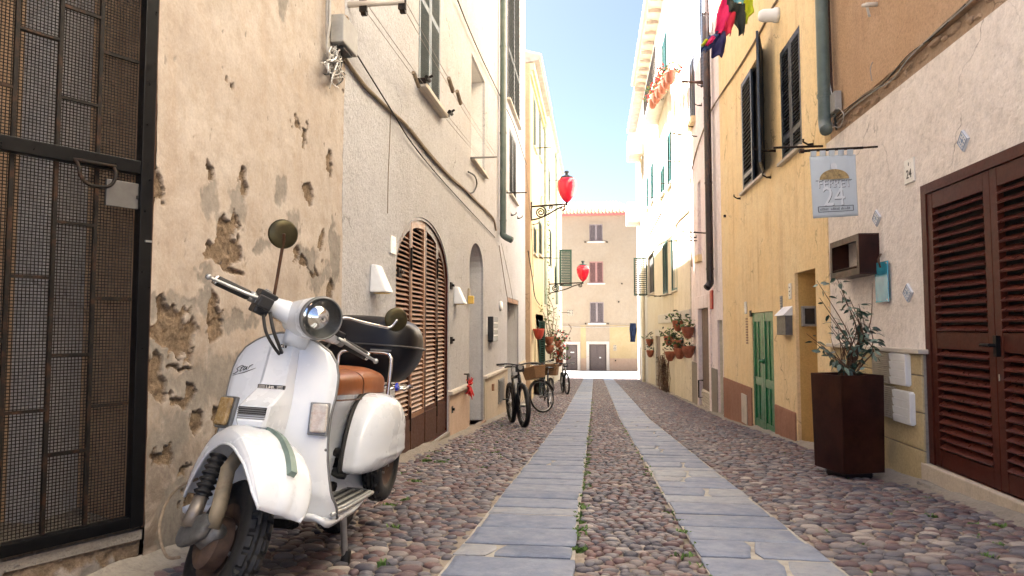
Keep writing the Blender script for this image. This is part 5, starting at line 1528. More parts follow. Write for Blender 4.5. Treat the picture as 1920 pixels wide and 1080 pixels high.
fl.build('printed_border', M['letter_grey'], sg, kind='stuff')

# ---------------------------------------------------------------- corten planter and its shrub
pl = thing('planter', (2.2, 6.0, gz(6)), 'tall dark rusty steel planter standing against the stucco wall', 'planter')
PA = rad(18); near = Vector((1.955, 5.77, 0)); ex = Vector((math.cos(PA), math.sin(PA), 0)); ey = Vector((-math.sin(PA), math.cos(PA), 0))
def PM(a, b, c): return near + ex * a + ey * b + Vector((0, 0, c))
zb_, zt_ = gz(5.9) + .055, .415
S_ = .385; tp = .006                         # wider at the rim
mb = MB(PM)
def ringp(z, o): return [(o, o, z), (S_ - o, o, z), (S_ - o, S_ - o, z), (o, S_ - o, z)]
vs = ringp(zb_, tp) + ringp(zt_, -.004) + ringp(zt_, .004) + ringp(zt_ - .06, .004)
mb.add(vs, [(0, 1, 5, 4), (1, 2, 6, 5), (2, 3, 7, 6), (3, 0, 4, 7), (3, 2, 1, 0)] + [(4 + i, 4 + (i + 1) % 4, 8 + (i + 1) % 4, 8 + i) for i in range(4)] + [(8 + i, 8 + (i + 1) % 4, 12 + (i + 1) % 4, 12 + i) for i in range(4)])
mb.build('box', M['corten'], pl, bevel=.006)
MB(PM).grid(lambda s, t: (.006 + (S_ - .012) * s, .006 + (S_ - .012) * t, zt_ - .05 + .02 * math.sin(s * 9) * math.sin(t * 8)), 8, 8).build('soil', M['soil'], pl)
MB(PM).box(.07, S_ - .07, .07, S_ - .07, gz(5.9) - .03, zb_ - .002).build('base', M['black_plastic'], pl)
sh = thing('shrub', PM(.2, .2, zt_ - .05), 'sparse camellia shrub with glossy dark leaves growing in the rusty planter', 'shrub')
leaf_me = []
for m_ in ('leaf', 'leaf', 'leaf', 'leaf_pale'):
    mb = MB(); L_ = 1.0
    prof = [(0, 0), (.15, .16), (.4, .25), (.7, .18), (1, 0)]
    vs = []; fs = []
    for (t_, w_) in prof: vs += [(t_, -w_, .10 * w_ - .25 * t_ * t_), (t_, 0, -.25 * t_ * t_ - .03), (t_, w_, .10 * w_ - .25 * t_ * t_)]
    for i in range(4): fs += [(3 * i, 3 * i + 1, 3 * i + 4, 3 * i + 3), (3 * i + 1, 3 * i + 2, 3 * i + 5, 3 * i + 4)]
    mb.add(vs, fs); me = mb.mesh('leaf'); me.materials.append(M[m_]); me.polygons.foreach_set('use_smooth', [True] * 8); leaf_me.append(me)
FP = Frame((0, 5.95, 0), (1, 0, 0))
root_ = PM(.2, .2, zt_ - .05)
def pp_(px, py, dy=0.0):
    u, v = FP.px(px, py); return Vector((u, 5.95 + dy, v))
tips = [(1640, 530, .05), (1560, 520, -.1), (1535, 525, .05), (1522, 560, -.2), (1495, 625, -.25), (1512, 640, -.2), (1600, 555, .1), (1585, 575, -.1), (1610, 570, 0), (1620, 590, .1), (1545, 590, -.1), (1560, 610, .05), (1530, 660, -.25), (1600, 600, -.15), (1630, 610, 0), (1575, 545, 0), (1548, 668, -.2), (1590, 640, .1), (1618, 640, -.1)]
nl = 0
for i, (px, py, dy) in enumerate(tips):
    tip = pp_(px, py, dy)
    tip.x = min(tip.x, XR - .03)
    b0 = root_ + Vector((RNG.uniform(-.05, .05), RNG.uniform(-.05, .05), 0))
    midp = b0.lerp(tip, .5) + Vector((.10 if px > 1560 else .12, RNG.uniform(-.04, .04), .08 if px > 1560 else -.04))
    path = spline([b0, b0.lerp(midp, .5) + Vector((RNG.uniform(-.02, .02), 0, .03)), midp, tip], 5)
    MB().tube(path, [.009 - .0068 * k / (len(path) - 1) for k in range(len(path))], 6).build('stem', M['bark'], sh, smooth=True)
    n = 17 if px < 1570 else 15
    if (px, py) in ((1640, 530),): n = 2
    for k in range(n):
        q = RNG.uniform(.45, 1.0) if px < 1600 else RNG.uniform(.55, 1)
        j = min(int(q * (len(path) - 1)), len(path) - 2)
        p = path[j].lerp(path[j + 1], RNG.random())
        d = Vector((RNG.uniform(-1, 1), RNG.uniform(-1, .6), RNG.uniform(-.9, .35))).normalized()
        p = p + d * RNG.uniform(.0, .05); p.x = min(p.x, XR - .05)
        sc = RNG.uniform(.038, .074)
        R_ = d.to_track_quat('X', 'Z').to_matrix().to_4x4() @ Matrix.Rotation(RNG.uniform(-1, 1), 4, 'X')
        put(RNG.choice(leaf_me), 'leaf', Matrix.Translation(p) @ R_ @ Matrix.Scale(sc, 4), sh); nl += 1
for k in range(16):                          # bare twigs
    b0 = root_ + Vector((RNG.uniform(-.06, .06), RNG.uniform(-.06, .06), 0)); tip = b0 + Vector((RNG.uniform(-.22, .16), RNG.uniform(-.15, .15), RNG.uniform(.25, .5)))
    tip.x = min(tip.x, XR - .03)
    MB().tube(spline([b0, b0.lerp(tip, .5) + Vector((RNG.uniform(-.05, .05), 0, .04)), tip], 4), [.005, .005, .0045, .004, .0035, .003, .0025, .002, .0015], 5).build('twig', M['bark'], sh, smooth=True)

# ---------------------------------------------------------------- right: yellow house
yy = thing('ochre_house', (XR, 10, gz(10)), 'bright yellow house with green door and navy shutters on the right', 'house')
wA = (-ry(1475), -ry(1514.5), FR.px(1477, 298)[1], FR.px(1474, 85)[1])
yh0, yh1 = ry(1441), ry(1399.5)
wB = (-yh1, -yh0, FR.px(1400, 357)[1], FR.px(1398, 146)[1])
gd = (-ry(1411), -ry(1451), -.80, 1.03)
rc = (-ry(1493.5), -ry(1533), -.66, 1.47)
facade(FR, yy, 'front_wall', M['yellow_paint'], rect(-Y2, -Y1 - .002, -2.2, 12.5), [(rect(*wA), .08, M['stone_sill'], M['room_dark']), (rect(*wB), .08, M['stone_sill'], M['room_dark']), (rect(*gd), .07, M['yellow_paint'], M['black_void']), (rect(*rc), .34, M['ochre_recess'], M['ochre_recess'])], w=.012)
mass(FR, yy, -Y2 + .01, -Y1 - .02, -2.2, 12.4, -8, -.52, M['yellow_paint'])
shutters(FR, yy, wA[0], wA[1], wA[2], wA[3], -.005, M['shutter_navy'], M['shutter_navy'], 26, mids=(.25,), stile=.065)
sill(FR, yy, wA[0], wA[1], wA[2], .07, .04)
wb = (wB[1] - wB[0]) / 2
leaf(yy, FR.mat(wB[0] + .004, wB[2] + .004, .0), wb - .006, wB[3] - wB[2] - .01, M['shutter_navy'], M['shutter_navy'], 24, stile=.07, mids=(.2,))
leaf(yy, FR.mat(wB[1] + .01, wB[2] + .004, .03) @ Matrix.Rotation(rad(24), 4, 'Y') @ Matrix.Translation((0, 0, 0)) @ Matrix.Rotation(math.pi, 4, 'Y') @ Matrix.Translation((-(wb - .006), 0, 0)) if False else FR.mat(wB[1] + .01, wB[2] + .004, .03) @ Matrix.Rotation(rad(-17), 4, 'Y'), wb - .006, wB[3] - wB[2] - .01, M['shutter_navy'], M['shutter_navy'], 24, stile=.07, mids=(.2,))['label'] = 'swung open navy shutter'
sill(FR, yy, wB[0], wB[1], wB[2], .07, .04)
for (px, py) in ((1390, 370), (1447, 330), (1527, 268)): bracket(FR, yy, px, py, .12)
MB(FR.m).box(FR.px(1362, 405)[0] - .03, FR.px(1362, 405)[0] + .03, FR.px(1362, 405)[1] - .02, FR.px(1362, 405)[1] + .02, .0, .05).build('wall_hook', M['iron'], yy)
rod(FR, yy, (1450, 277), (1545, 274), .30, .013); bracket(FR, yy, 1456, 280, .3)
rod(FR, yy, (1277, 154), (1326, 153), .6, .02, M['rusty_iron'])
pd = -ry(1529) 
pipe(FR, yy, -7.28, FR.px(1530, 258, .1)[1], 12.3, .062, M['pipe_green'], w=.11, elbow=(.10, .02), clips=5)
# green plank door
w_ = gd[1] - gd[0]; h_ = gd[3] - gd[2]
dmb = MB(FR.m).box(gd[0], gd[1], gd[2], gd[3], -.055, -.035)
gdo = dmb.build('door', M['green_door'], yy)
for i in range(2):
    a = gd[0] + i * w_ / 2; b = a + w_ / 2
    for (c, d) in ((a + .004, a + .10), (b - .10, b - .004)): MB(FR.m).box(c, d, gd[2] + .01, gd[3] - .01, -.035, .0).build('stile', M['green_door'], gdo, bevel=.004)
    for (c, d) in ((gd[2] + .01, gd[2] + .2), (gd[2] + .72, gd[2] + .84), (gd[3] - .14, gd[3] - .01)): MB(FR.m).box(a + .101, b - .101, c, d, -.035, -.004).build('rail', M['green_door'], gdo, bevel=.004)
    for (c, d) in ((gd[2] + .201, gd[2] + .719), (gd[2] + .841, gd[3] - .141)):
        for k in range(2):
            q = a + .101 + (b - a - .202) * (k + .5) / 2
            MB(FR.m).box(q - .10, q + .10, c, d, -.035, -.020).build('board', M['green_door'], gdo, bevel=.004)
            MB(FR.m).box(q - .018 + .1, q + .018 + .1, c, d, -.034, -.006).build('batten', M['green_door'], gdo, bevel=.004)
MB().lathe([(0, 0), (.04, 0), (.035, .02), (.02, .03), (.03, .06), (.0, .075)], 12, FR.mat(gd[0] + w_ / 2 + .02, .30, .0)).build('knob', M['green_door'], gdo, smooth=True)
MB(FR.m).box(gd[0] - .05, gd[1] + .05, gd[2] - .3, gd[2] - .002, -.07, .05).build('door_sill', M['marble_step'], yy, bevel=.006)
for (px, py) in ((1409.5, 588), (1413, 800)):
    u, v = FR.px(px, py); MB(FR.m).box(u - .08, u + .05, v - .05, v + .05, -.03, .02).build('hinge', M['iron'], yy)
# dados and step
MB(FR.m).box(gd[1] + .05, rc[0] - .06, -2.2, -.255, -.02, .032).build('dado', M['terracotta_dado'], yy, bevel=.01)
MB(FR.m).box(-Y2 + .01, gd[0] - .05, -2.2, -.155, -.02, .032).build('dado', M['terracotta_dado'], yy, bevel=.01)
u0, u1 = -ry(1392), -ry(1402); MB(FR.m).box(u0, u1, -.78, -.30, .0325, .045).build('dado_slab', M['stone_sill'], yy, bevel=.005)
MB(FR.m).box(rc[0] - .05, rc[1] + .10, rc[2] - .5, rc[2], -.34, .10).build('step', M['marble_step'], yy, bevel=.012)
# diagonal cable along the facade and small fittings
wireR(yy, [(1490, -30, .03), (1457, 0, .03), (1425, 60, .03), (1405, 95, .03), (1380, 135, .03), (1355, 172, .03), (1338, 198, .04)], .016, M['cable_tan'], 'cable_bundle', 6)
t, u, v = wallthing('bulkhead_lamp', FR, 1461, 28, 'white bulkhead lamp high on the yellow wall', 'lamp')
MB().lathe([(0, 0), (.10, 0), (.10, .05), (.085, .07), (.085, .20), (.06, .25), (0, .26)], 16, FR.mat(u, v, .013)).build('housing', M['white_plastic'], t, smooth=True)
t, u, v = wallthing('slotted_vent', FR, 1402.5, 622, 'column of small brown vent slots left of the green door', 'vent')
mb = MB(FR.m)
for k in range(10):
    vv = FR.px(1402, 598 + 5 * k)[1]; mb.box(u - .06, u - .005, vv - .013, vv + .013, .0125, .022).box(u + .005, u + .06, vv - .013, vv + .013, .0125, .022)
mb.build('slots', M['light_brown_wood'], t, kind='stuff')
t, u, v = wallthing('door_bell', FR, 1401, 577, 'narrow white bell plate above the vent slots', 'bell')
MB(FR.m).box(u - .05, u + .05, v - .10, v + .10, .0125, .04).build('plate', M['white_tile'], t, bevel=.01)
t, u, v = wallthing('mailbox', FR, 1480, 605, 'grey steel mailbox with white sloping lid on the yellow wall', 'mailbox')
a0, a1 = FR.px(1471, 605)[0], FR.px(1488, 605)[0]; b0, b1 = FR.px(1480, 628)[1], FR.px(1480, 592)[1]
MB(FR.m).box(a0, a1, b0, b1, .0125, .10).build('body', M['plate_grey'], t, bevel=.004)
MB(FR.m).add([(a0 - .01, b1 + .002, .0125), (a1 + .01, b1 + .002, .0125), (a1 + .01, b1 + .002, .13), (a0 - .01, b1 + .002, .13), (a0 - .01, b1 + .12, .0125), (a1 + .01, b1 + .12, .0125)], [(0, 1, 2, 3), (3, 2, 5, 4), (0, 3, 4), (1, 5, 2), (0, 4, 5, 1)]).build('lid', M['white_plastic'], t)
t, u, v = wallthing('notice_plate', FR, 1467.5, 569, 'small grey patterned plate left of the mailbox on yellow', 'plate')
MB(FR.m).box(u - .05, u + .05, v - .10, v + .10, .0125, .022).build('plate', M['box_grey'], t)
for k in range(5): MB(FR.m).box(u - .04, u + .04, v - .08 + k * .036, v - .068 + k * .036, .0222, .025).build('printed_line', M['letter_grey'], t)
t, u, v = wallthing('number_plate', FR, 1484, 546, 'white house number tile above the steel mailbox', 'number plate')
MB(FR.m).box(u - .055, u + .055, v - .10, v + .10, .0125, .024).build('tile', M['white_tile'], t, bevel=.003)
for k in range(3): MB(FR.m).box(u - .015 - .006 * (k % 2), u + .018, v - .06 + k * .05, v - .045 + k * .05, .0242, .026).build('printed_mark', M['letter_black'], t)
# meter box on the far jamb of the recess
FJ = Frame((0, -rc[0], 0), (1, 0, 0))
t = thing('meter_box', FJ.m(*FJ.px(1514, 593)), 'grey glazed meter box inside the yellow doorway recess', 'box')
a0, b0 = FJ.px(1502, 612); a1, b1 = FJ.px(1527, 574)
a0 = max(a0, XR + .03)
MB(FJ.m).box(a0, a1, b0, b1, .001, .08).build('case', M['box_grey'], t, bevel=.006)
MB(FJ.m).box(a0 + .025, a1 - .025, b0 + .03, b1 - .03, .0802, .086).build('window', M['room_dark'], t)

# ---------------------------------------------------------------- right: pink house, cream house, white house
pk = thing('pink_house', (XR, 15, gz(15)), 'weathered pinkish house with a tall brown door next to the yellow house', 'house')
def RR(xl, xr, t, b): return (-ry(xl), -ry(xr), FR.px(*b)[1], FR.px(*t)[1])
k1 = RR(1301, 1309.5, (1305, 92), (1305, 214)); k2 = RR(1323, 1330, (1326, -60), (1326, 142)); k3 = RR(1311.5, 1317.5, (1314, 335), (1314, 478)); k4 = RR(1310.5, 1330.5, (1320, 578), (1320, 790)); k5 = RR(1345, 1354, (1350, 600), (1350, 790))
facade(FR, pk, 'front_wall', M['pink_wall'], rect(-Y3, -Y2 - .002, -3, 13), [(rect(*z), d, r_, b_) for z, d, r_, b_ in ((k1, .08, M['stone_sill'], M['room_dark']), (k2, .08, M['stone_sill'], M['room_dark']), (k3, .2, M['pink_wall'], M['pink_wall']), (k4, .10, M['pink_wall'], M['brown_stone']), (k5, .2, M['tan_wall'], M['tan_wall']))], w=.0)
mass(FR, pk, -Y3 + .01, -Y2 - .01, -3, 12.9, -8, -.52, M['pink_wall'])
for z in (k1, k2): shutters(FR, pk, z[0], z[1], z[2], z[3], .01, M['shutter_navy'], M['shutter_navy'], 30, each=False, leaves=2)
for z, m_ in ((k1, 'yellow_paint'), (k3, 'yellow_paint')): sill(FR, pk, z[0], z[1], z[2], .10, .16, M[m_])
bd = simple('weathered_door', (.155, .105, .08), 0.7, var=0.25, scale=6, bump=0.2)
w_ = (k4[1] - k4[0]) / 4
for i in range(4): MB(FR.m).box(k4[0] + w_ * i + .004, k4[0] + w_ * (i + 1) - .004, k4[2] + .45, k4[3] - .004, -.09, -.07).build('door_board', bd, pk, bevel=.004)
gv = (k4[0] + .06, k4[1] - .02, FR.px(1324, 770)[1], FR.px(1324, 735)[1])
MB(FR.m).box(gv[0], gv[1], gv[2], gv[3], -.065, -.045).build('vent_frame', M['tan_wall'], pk)
sm = unit_box('vent_slat', gv[1] - gv[0] - .08, .03, .03, M['stone_sill'])
for k in range(7): put(sm, 'vent_slat', FR.mat((gv[0] + gv[1]) / 2, gv[2] + (k + .5) * (gv[3] - gv[2]) / 7, -.03), pk)
MB(FR.m).box(k4[0] - .22, k4[0], k4[2], k4[3] + .3, -.01, .03).box(k4[1], k4[1] + .22, k4[2], k4[3] + .3, -.01, .03).box(k4[0], k4[1], k4[3], k4[3] + .3, -.01, .03).build('door_surround', M['white_wall'] if False else M['pink_wall'], pk, bevel=.01)
MB(FR.m).box(-Y3 + .05, k4[0] - .24, -3, FR.px(1305, 680)[1], -.01, .025).build('dado', M['cement'], pk, bevel=.01)
MB(FR.m).box(k4[1] + .24, k5[0] - .05, -3, FR.px(1338, 690)[1], -.01, .025).build('dado', M['cement'], pk, bevel=.01)
u, v = FR.px(1336, 562); MB(FR.m).box(u - .12, u + .12, v - .2, v + .2, .001, .04).build('red_wall_box', M['red_pot'], pk, bevel=.01)  # plain box for an unidentified red thing on the wall
MB(FR.m).tube([(k4[0] + .12, .0 - .45, -.06), (k4[0] + .12, -.45, .05), (k4[0] + .12, -.85, .05), (k4[0] + .12, -.85, -.06)], .02, 6).build('door_handle', M['iron'], pk, smooth=True)
bp = -ry(1344)
pipe(FR, pk, bp, FR.px(1351, 530, .1)[1], 12.8, .075, M['pipe_brown'], w=.12, elbow=(.05, .08), clips=6)
rod(FR, pk, (1279, 152), (1330, 158), .55, .02, M['rusty_iron']); rod(FR, pk, (1278, 434), (1334, 438), .5, .016)
for (px, py) in ((1322, 160), (1316, 196), (1300, 236), (1306, 444)): bracket(FR, pk, px, py, .16)
wireR(pk, [(1340, 196, .04), (1330, 215, .04), (1310, 270, .04), (1300, 305, .04), (1296, 322, .04)], .018, M['cable_tan'], 'cable_bundle', 6)
wireR(pk, [(1341, -10, .04), (1337, 40, .05), (1330, 75, .05)], .01, M['white_plastic'], 'cable', 5)

ch = thing('shuttered_house', (XR, 24, gz(24)), 'tall cream house with teal shutters and terracotta wall pots on the right', 'house')
e5 = 12.35
ws = [RR(1256.5, 1266.5, (1262, 232), (1262, 340)), RR(1242.5, 1250.5, (1246, 306), (1246, 361)), RR(1248.5, 1258, (1254, 36), (1254, 128)), RR(1245, 1254, (1250, 452), (1250, 551)), RR(1261.5, 1272.5, (1267, 438), (1267, 545)), RR(1224, 1229, (1226, 298), (1226, 374)), RR(1215.5, 1219.5, (1217, 325), (1217, 388)), RR(1216, 1228, (1221, 475), (1221, 551)), RR(1216, 1220, (1218, 165), (1218, 215))]
dd = RR(1230, 1238, (1234, 630), (1234, 737)); d3_ = RR(1198.5, 1201, (1200, 652), (1200, 716)); d4_ = RR(1206, 1209, (1207, 690), (1207, 722)); w6_ = RR(1208, 1209.5, (1209, 562), (1209, 612)); w7_ = RR(1203, 1205, (1204, 562), (1204, 612))
facade(FR, ch, 'front_wall', M['cream_wall'], rect(-Y4, -Y3 - .002, -3.2, e5), [(rect(*z), .09, M['stone_sill'], M['room_dark']) for z in ws + [dd]], w=.01)
mass(FR, ch, -Y4 + .01, -Y3 - .01, -3.2, e5 - .02, -8, -.52, M['cream_wall'])
for i, z in enumerate(ws):
    if i == 7: continue
    shutters(FR, ch, z[0], z[1], z[2], z[3], .01, M['shutter_teal'], M['shutter_teal'], 26, each=False, leaves=2)
    sill(FR, ch, z[0], z[1], z[2], .09)
z = ws[7]
wl_ = .62
for q, a in ((z[0], 84), (z[1], -120)):
    leaf(ch, FR.mat(q, z[2], .04) @ Matrix.Rotation(rad(-a if a > 0 else 60), 4, 'Y'), wl_ if a > 0 else wl_ * .9, z[3] - z[2], M['shutter_green'], M['shutter_green'], 18, each=False, back=False)
sill(FR, ch, z[0], z[1], z[2], .09)
bt = FR.px(1299, 579)[1]; bb = FR.px(1299, 603)[1]
MB(FR.m).box(-27, -Y3 - .01, bb, bt, -.01, .05).build('string_course', M['white_wall'], ch, bevel=.01)
MB(FR.m).box(-21.8, -Y3 - .01, bt + .002, bt + 3.0, -.01, .022).build('bare_render', M['tan_wall'], ch)
MB(FR.m).box(-21.8, -Y3 - .01, -3, bb - .002, -.01, .024).build('bare_render', M['tan_wall'], ch)
MB(FR.m).box(dd[0] + .05, dd[1] - .05, dd[2] + .1, dd[3], -.08, -.04).build('door', bd, ch)
MB(FR.m).box(dd[0] - .25, dd[0] - .002, dd[2], dd[3] + .25, -.01, .03).box(dd[0], dd[1], dd[3] + .002, dd[3] + .25, -.01, .03).build('door_surround', M['white_wall'], ch)
# eave with planked soffit
mb = MB(FR.m)
mb.add([(-Y4 - .1, e5, -.02), (-Y4 - .1, e5 + .12, .52), (-Y4 - .1, e5 + .26, .52), (-Y4 - .1, e5 + 1.4, -3), (-Y4 - .1, e5, -3), (-Y3, e5, -.02), (-Y3, e5 + .12, .52), (-Y3, e5 + .26, .52), (-Y3, e5 + 1.4, -3), (-Y3, e5, -3)], [(0, 4, 3, 2, 1), (5, 6, 7, 8, 9), (0, 1, 6, 5), (1, 2, 7, 6), (2, 3, 8, 7)])
mb.build('roof', M['soffit'], ch)
for k in range(16):
    u = -Y4 + .5 + k * .95
    MB(FR.m).box(u - .05, u + .05, e5 - .1, e5 + .02, .001, .46).build('rafter', M['plank_soffit'], ch)
MB(FR.m).tube([(-Y4 - .1, e5 + .16, .58), (-Y3, e5 + .16, .58)], .07, 8).build('gutter', M['soffit'], ch, smooth=True)
for px in (1283, 1273): 
    pipe(FR, ch, -ry(px), FR.px(px, 470 if px == 1273 else 300)[1], e5, .06, M['pipe_cream'], clips=4)
for (a, b, w) in (((1257, 250), (1307, 256), .4), ((1241, 302), (1291, 302), .4), ((1229, 343), (1267, 345), .3), ((1206, 370), (1250, 370), .3), ((1253, 452), (1307, 451), .4), ((1226, 556), (1260, 552), .4), ((1208, 552), (1240, 556), .4)): rod(FR, ch, a, b, w, .014)
wireR(ch, [(1296, 320, .04), (1294, 350, .04), (1293, 390, .04), (1285, 402, .04), (1272, 415, .04), (1262, 435, .04), (1250, 448, .04), (1232, 460, .04), (1222, 475, .04)], .02, M['cable_tan'], 'cable_bundle', 6)
wireR(ch, [(1295, 395, .04), (1296, 440, .04), (1297, 500, .04)], .02, M['cable_tan'], 'cable', 6)
wireR(ch, [(1215, 445, .03), (1240, 398, .03)], .02, M['cable_tan'], 'cable', 5)
# balcony with flower boxes
bv = 8.75; by0, by1 = 21.5, 26.5
MB(FR.m).box(-by1, -by0, bv - .14, bv, .011, .55).build('balcony_slab', M['stone_sill'], ch, bevel=.01)
rl = MB(FR.m)
rl.tube([(-by1, bv + .9, .53), (-by0, bv + .9, .53)], .02, 6)
for k in range(26): rl.tube([(-by1 + k * .2, bv + .002, .53), (-by1 + k * .2, bv + .9, .53)], .009, 5)
rl.build('balcony_railing', M['iron'], ch)
def foliage(par, c, r, n, mats, flower=None, name='foliage'):
    for m_, frac in mats:
        mb = MB()
        for k in range(int(n * frac)):
            d = Vector((RNG.gauss(0, 1), RNG.gauss(0, 1), RNG.gauss(0, 1))).normalized() * r * RNG.random() ** .5
            p = Vector(c) + Vector((d.x, d.y, abs(d.z) * .9)); a = Vector((RNG.uniform(-1, 1), RNG.uniform(-1, 1), RNG.uniform(-.6, .8))).normalized(); b = a.cross(Vector((.3, .5, .8))).normalized(); s_ = r * RNG.uniform(.12, .24)
            mb.add([p - b * s_ * .4, p + a * s_, p + b * s_ * .4, p - a * s_ * .6], [(0, 1, 2, 3)])
        mb.build('blossoms' if m_ == 'flower_red' else name, M[m_], par, recalc=False)
def pot(fr, px, py, wpx, lab, grp, mat='terracotta', flower=False, half=True, dens=60, w=0.0, tall=1.0):
    u, v = fr.px(px, py, .12 + w); u2, _ = fr.px(px + wpx / 2, py, .12 + w); r = min(abs(u2 - u), .26) if fr is not FF else abs(u2 - u)
    r = max(r, .12)
    c = fr.m(u, v, r * .62 + w)
    t = thing('flower_pot', fr.m(u, v - r, w), lab, 'flower pot', grp)
    MB().lathe([(0, -r * .55), (r * .42, -r * .5), (r * .8, -r * .12), (r * .98, r * .42), (r * 1.02, r * .42), (r * 1.02, r * .62), (r * .88, r * .62), (r * .86, r * .5), (0, r * .46)], 14, Matrix.Translation(c) @ Matrix.Diagonal((.62 if fr is not FF else 1, 1, 1, 1))).build('pot', M[mat], t, smooth=False, auto=40)
    foliage(t, c + Vector((0, 0, r * .6)), r * 1.45 * tall, int(dens * 1.5), [('leaf_bright', .5), ('leaf', .5)] + ([('flower_red', .5)] if flower else []))
    return t
PG = 'terracotta pots hung on the cream wall'
for (px, py, wp, lab) in ((1274, 612, 13, 'terracotta wall pot at the top of the cluster'), (1293, 625, 17, 'terracotta wall pot with bushy greenery at the upper right of the cluster'), (1256.5, 640, 14, 'terracotta wall pot with greenery at the left of the middle row'), (1274, 648, 14, 'terracotta wall pot in the middle of the cluster'),
                        (1259, 669, 16, 'terracotta wall pot at the lower left of the cluster'), (1277, 664, 20, 'wide terracotta wall pot at the bottom middle of the cluster'), (1294, 661, 16, 'terracotta wall pot at the lower right beside the pink house')):
    pot(FR, px, py, wp, lab, PG, dens=50 if py < 660 else 26)
pot(FR, 1220, 643, 8, 'small upper terracotta pot with a cactus further down the right wall', 'small pots further down the right wall', dens=30)
pot(FR, 1221, 664, 8, 'small lower terracotta pot further down the right wall', 'small pots further down the right wall', dens=30)
for k in range(6):
    pot(FR, 1259 - k * 6.6, 148 + k * 9.5, 9, ('nearest flowering terracotta pot on the high balcony rail', 'second flowering terracotta pot from the near end of the high balcony', 'third flowering terracotta pot from the near end of the high balcony', 'fourth flowering terracotta pot from the near end of the high balcony', 'fifth flowering terracotta pot from the near end of the high balcony', 'farthest flowering terracotta pot on the high balcony rail')[k], 'pots on the high balcony', dens=40, w=.3, flower=True)
t = thing('dry_climber', FR.m(*FR.px(1250, 745)), 'dry twiggy climbing plant at the foot of the right wall', 'plant')
mb = MB(); ml = MB()
for k in range(46):
    u, v = FR.px(1250 + RNG.gauss(0, 4), 744); p = FR.m(u, v, .06); pts = [p]
    for s_ in range(5): p = p + Vector((RNG.uniform(-.05, .03), RNG.uniform(-.16, .16), RNG.uniform(.12, .38))); p.x = min(p.x, XR - .03); pts.append(p)
    mb.tube(spline(pts, 2), .010, 4)
    for q in pts[1:]:
        for _ in range(4):
            a = Vector((RNG.uniform(-1, .2), RNG.uniform(-1, 1), RNG.uniform(-1, 1))).normalized() * .06; b = a.cross(Vector((0, .4, .9))); qq = q + a
            ml.add([qq - b * .5, qq + a * .7, qq + b * .5], [(0, 1, 2)])
mb.build('twigs', M['bark'], t, recalc=False); ml.build('leaves', M['cable_tan'], t, recalc=False)

wh = thing('white_house', (XR, 36, gz(36)), 'bright white house at the far end of the right row', 'house')
e6 = 12.2
zz = [RR(1192, 1194.5, (1193, 560), (1193, 640)), RR(1188.5, 1190.5, (1189, 300), (1189, 360)), RR(1190, 1192, (1191, 430), (1191, 500))]
facade(FR, wh, 'front_wall', M['white_wall'], rect(-40, -Y4 - .002, -3.6, e6), [(rect(*z), .1, M['stone_sill'], M['room_dark']) for z in [d3_, d4_, w7_]], w=.02)
mass(FR, wh, -39.95, -Y4 - .01, -3.6, e6 - .02, -8, -.52, M['white_wall'])
MB(FR.m).box(-40.2, -Y4 - .12, e6, e6 + .3, -8, .5).build('roof', M['plank_soffit'], wh)
for (q0, q1, v) in ((-35.3, -33.5, 9.3), (-37.5, -35.8, 6.3)): MB(FR.m).box(q0, q1, v, v + .16, .021, .75).box(q0, q1, v + .16, v + 1.05, .68, .75).box(q0, q0 + .07, v + .16, v + 1.05, .021, .679).box(q1 - .07, q1, v + .16, v + 1.05, .021, .679).build('balcony', M['soffit'], wh)
pipe(FR, wh, -34.2, -2.2, 11, .08, M['pipe_cream'], clips=3)

# ---------------------------------------------------------------- washing
def cloth(par, fr, name, rows, mat, w=0.0, amp=.03, seed=0.0, nx=12):
    """rows: (y pixel, left x, right x) from top to bottom"""
    R_ = []
    for i in range(len(rows) - 1):
        for k in range(4):
            q = k / 4; R_.append(tuple(a * (1 - q) + b * q for a, b in zip(rows[i], rows[i + 1])))
    R_.append(rows[-1])
    def fn(s, t):
        i = min(int(round(t * (len(R_) - 1))), len(R_) - 1); y, l, r = R_[i]
        u, v = fr.px(l + (r - l) * s, y)
        return (u, v, w + amp * math.sin(s * 8 + seed + t * 2) * (.3 + t) + amp * .5 * math.sin(t * 9 + seed * 2 + s * 3))
    return MB(fr.m).grid(fn, nx, len(R_)).build(name, M[mat], par, smooth=True, solid=.012)
FC = Frame((0, 9.7, 0), (1, .06, 0))
def garment(name, lab, cat, pieces, w):
    y0 = pieces[0][1][0]
    t = thing(name, FC.m(*FC.px(y0[1], y0[0]), w), lab, cat, 'washing hung high across from the yellow wall')
    for k, (nm, rows, m_) in enumerate(pieces): cloth(t, FC, nm, rows, m_, w + k * .02, .035, k + w * 20)
garment('jacket', 'pink hooded jacket hung to dry high above the street', 'jacket', [('body', [(-12, 1352, 1372), (8, 1350, 1372), (30, 1342, 1370), (50, 1340, 1362), (62, 1338, 1356), (68, 1340, 1350)], 'cloth_pink'), ('sleeve', [(28, 1356, 1376), (45, 1356, 1374), (60, 1357, 1370), (70, 1360, 1368)], 'cloth_red'), ('collar', [(-8, 1362, 1374), (6, 1360, 1374), (20, 1362, 1374), (29, 1364, 1372)], 'cloth_dark')], .05)
garment('trousers', 'dark trousers hung to dry between pink and lime garments', 'trousers', [('leg', [(8, 1372, 1396), (25, 1371, 1396), (45, 1374, 1395), (58, 1381, 1395), (66, 1384, 1393)], 'cloth_dark'), ('waist', [(-10, 1373, 1394), (4, 1372, 1393), (10, 1372, 1394)], 'cloth_sky')], .02)
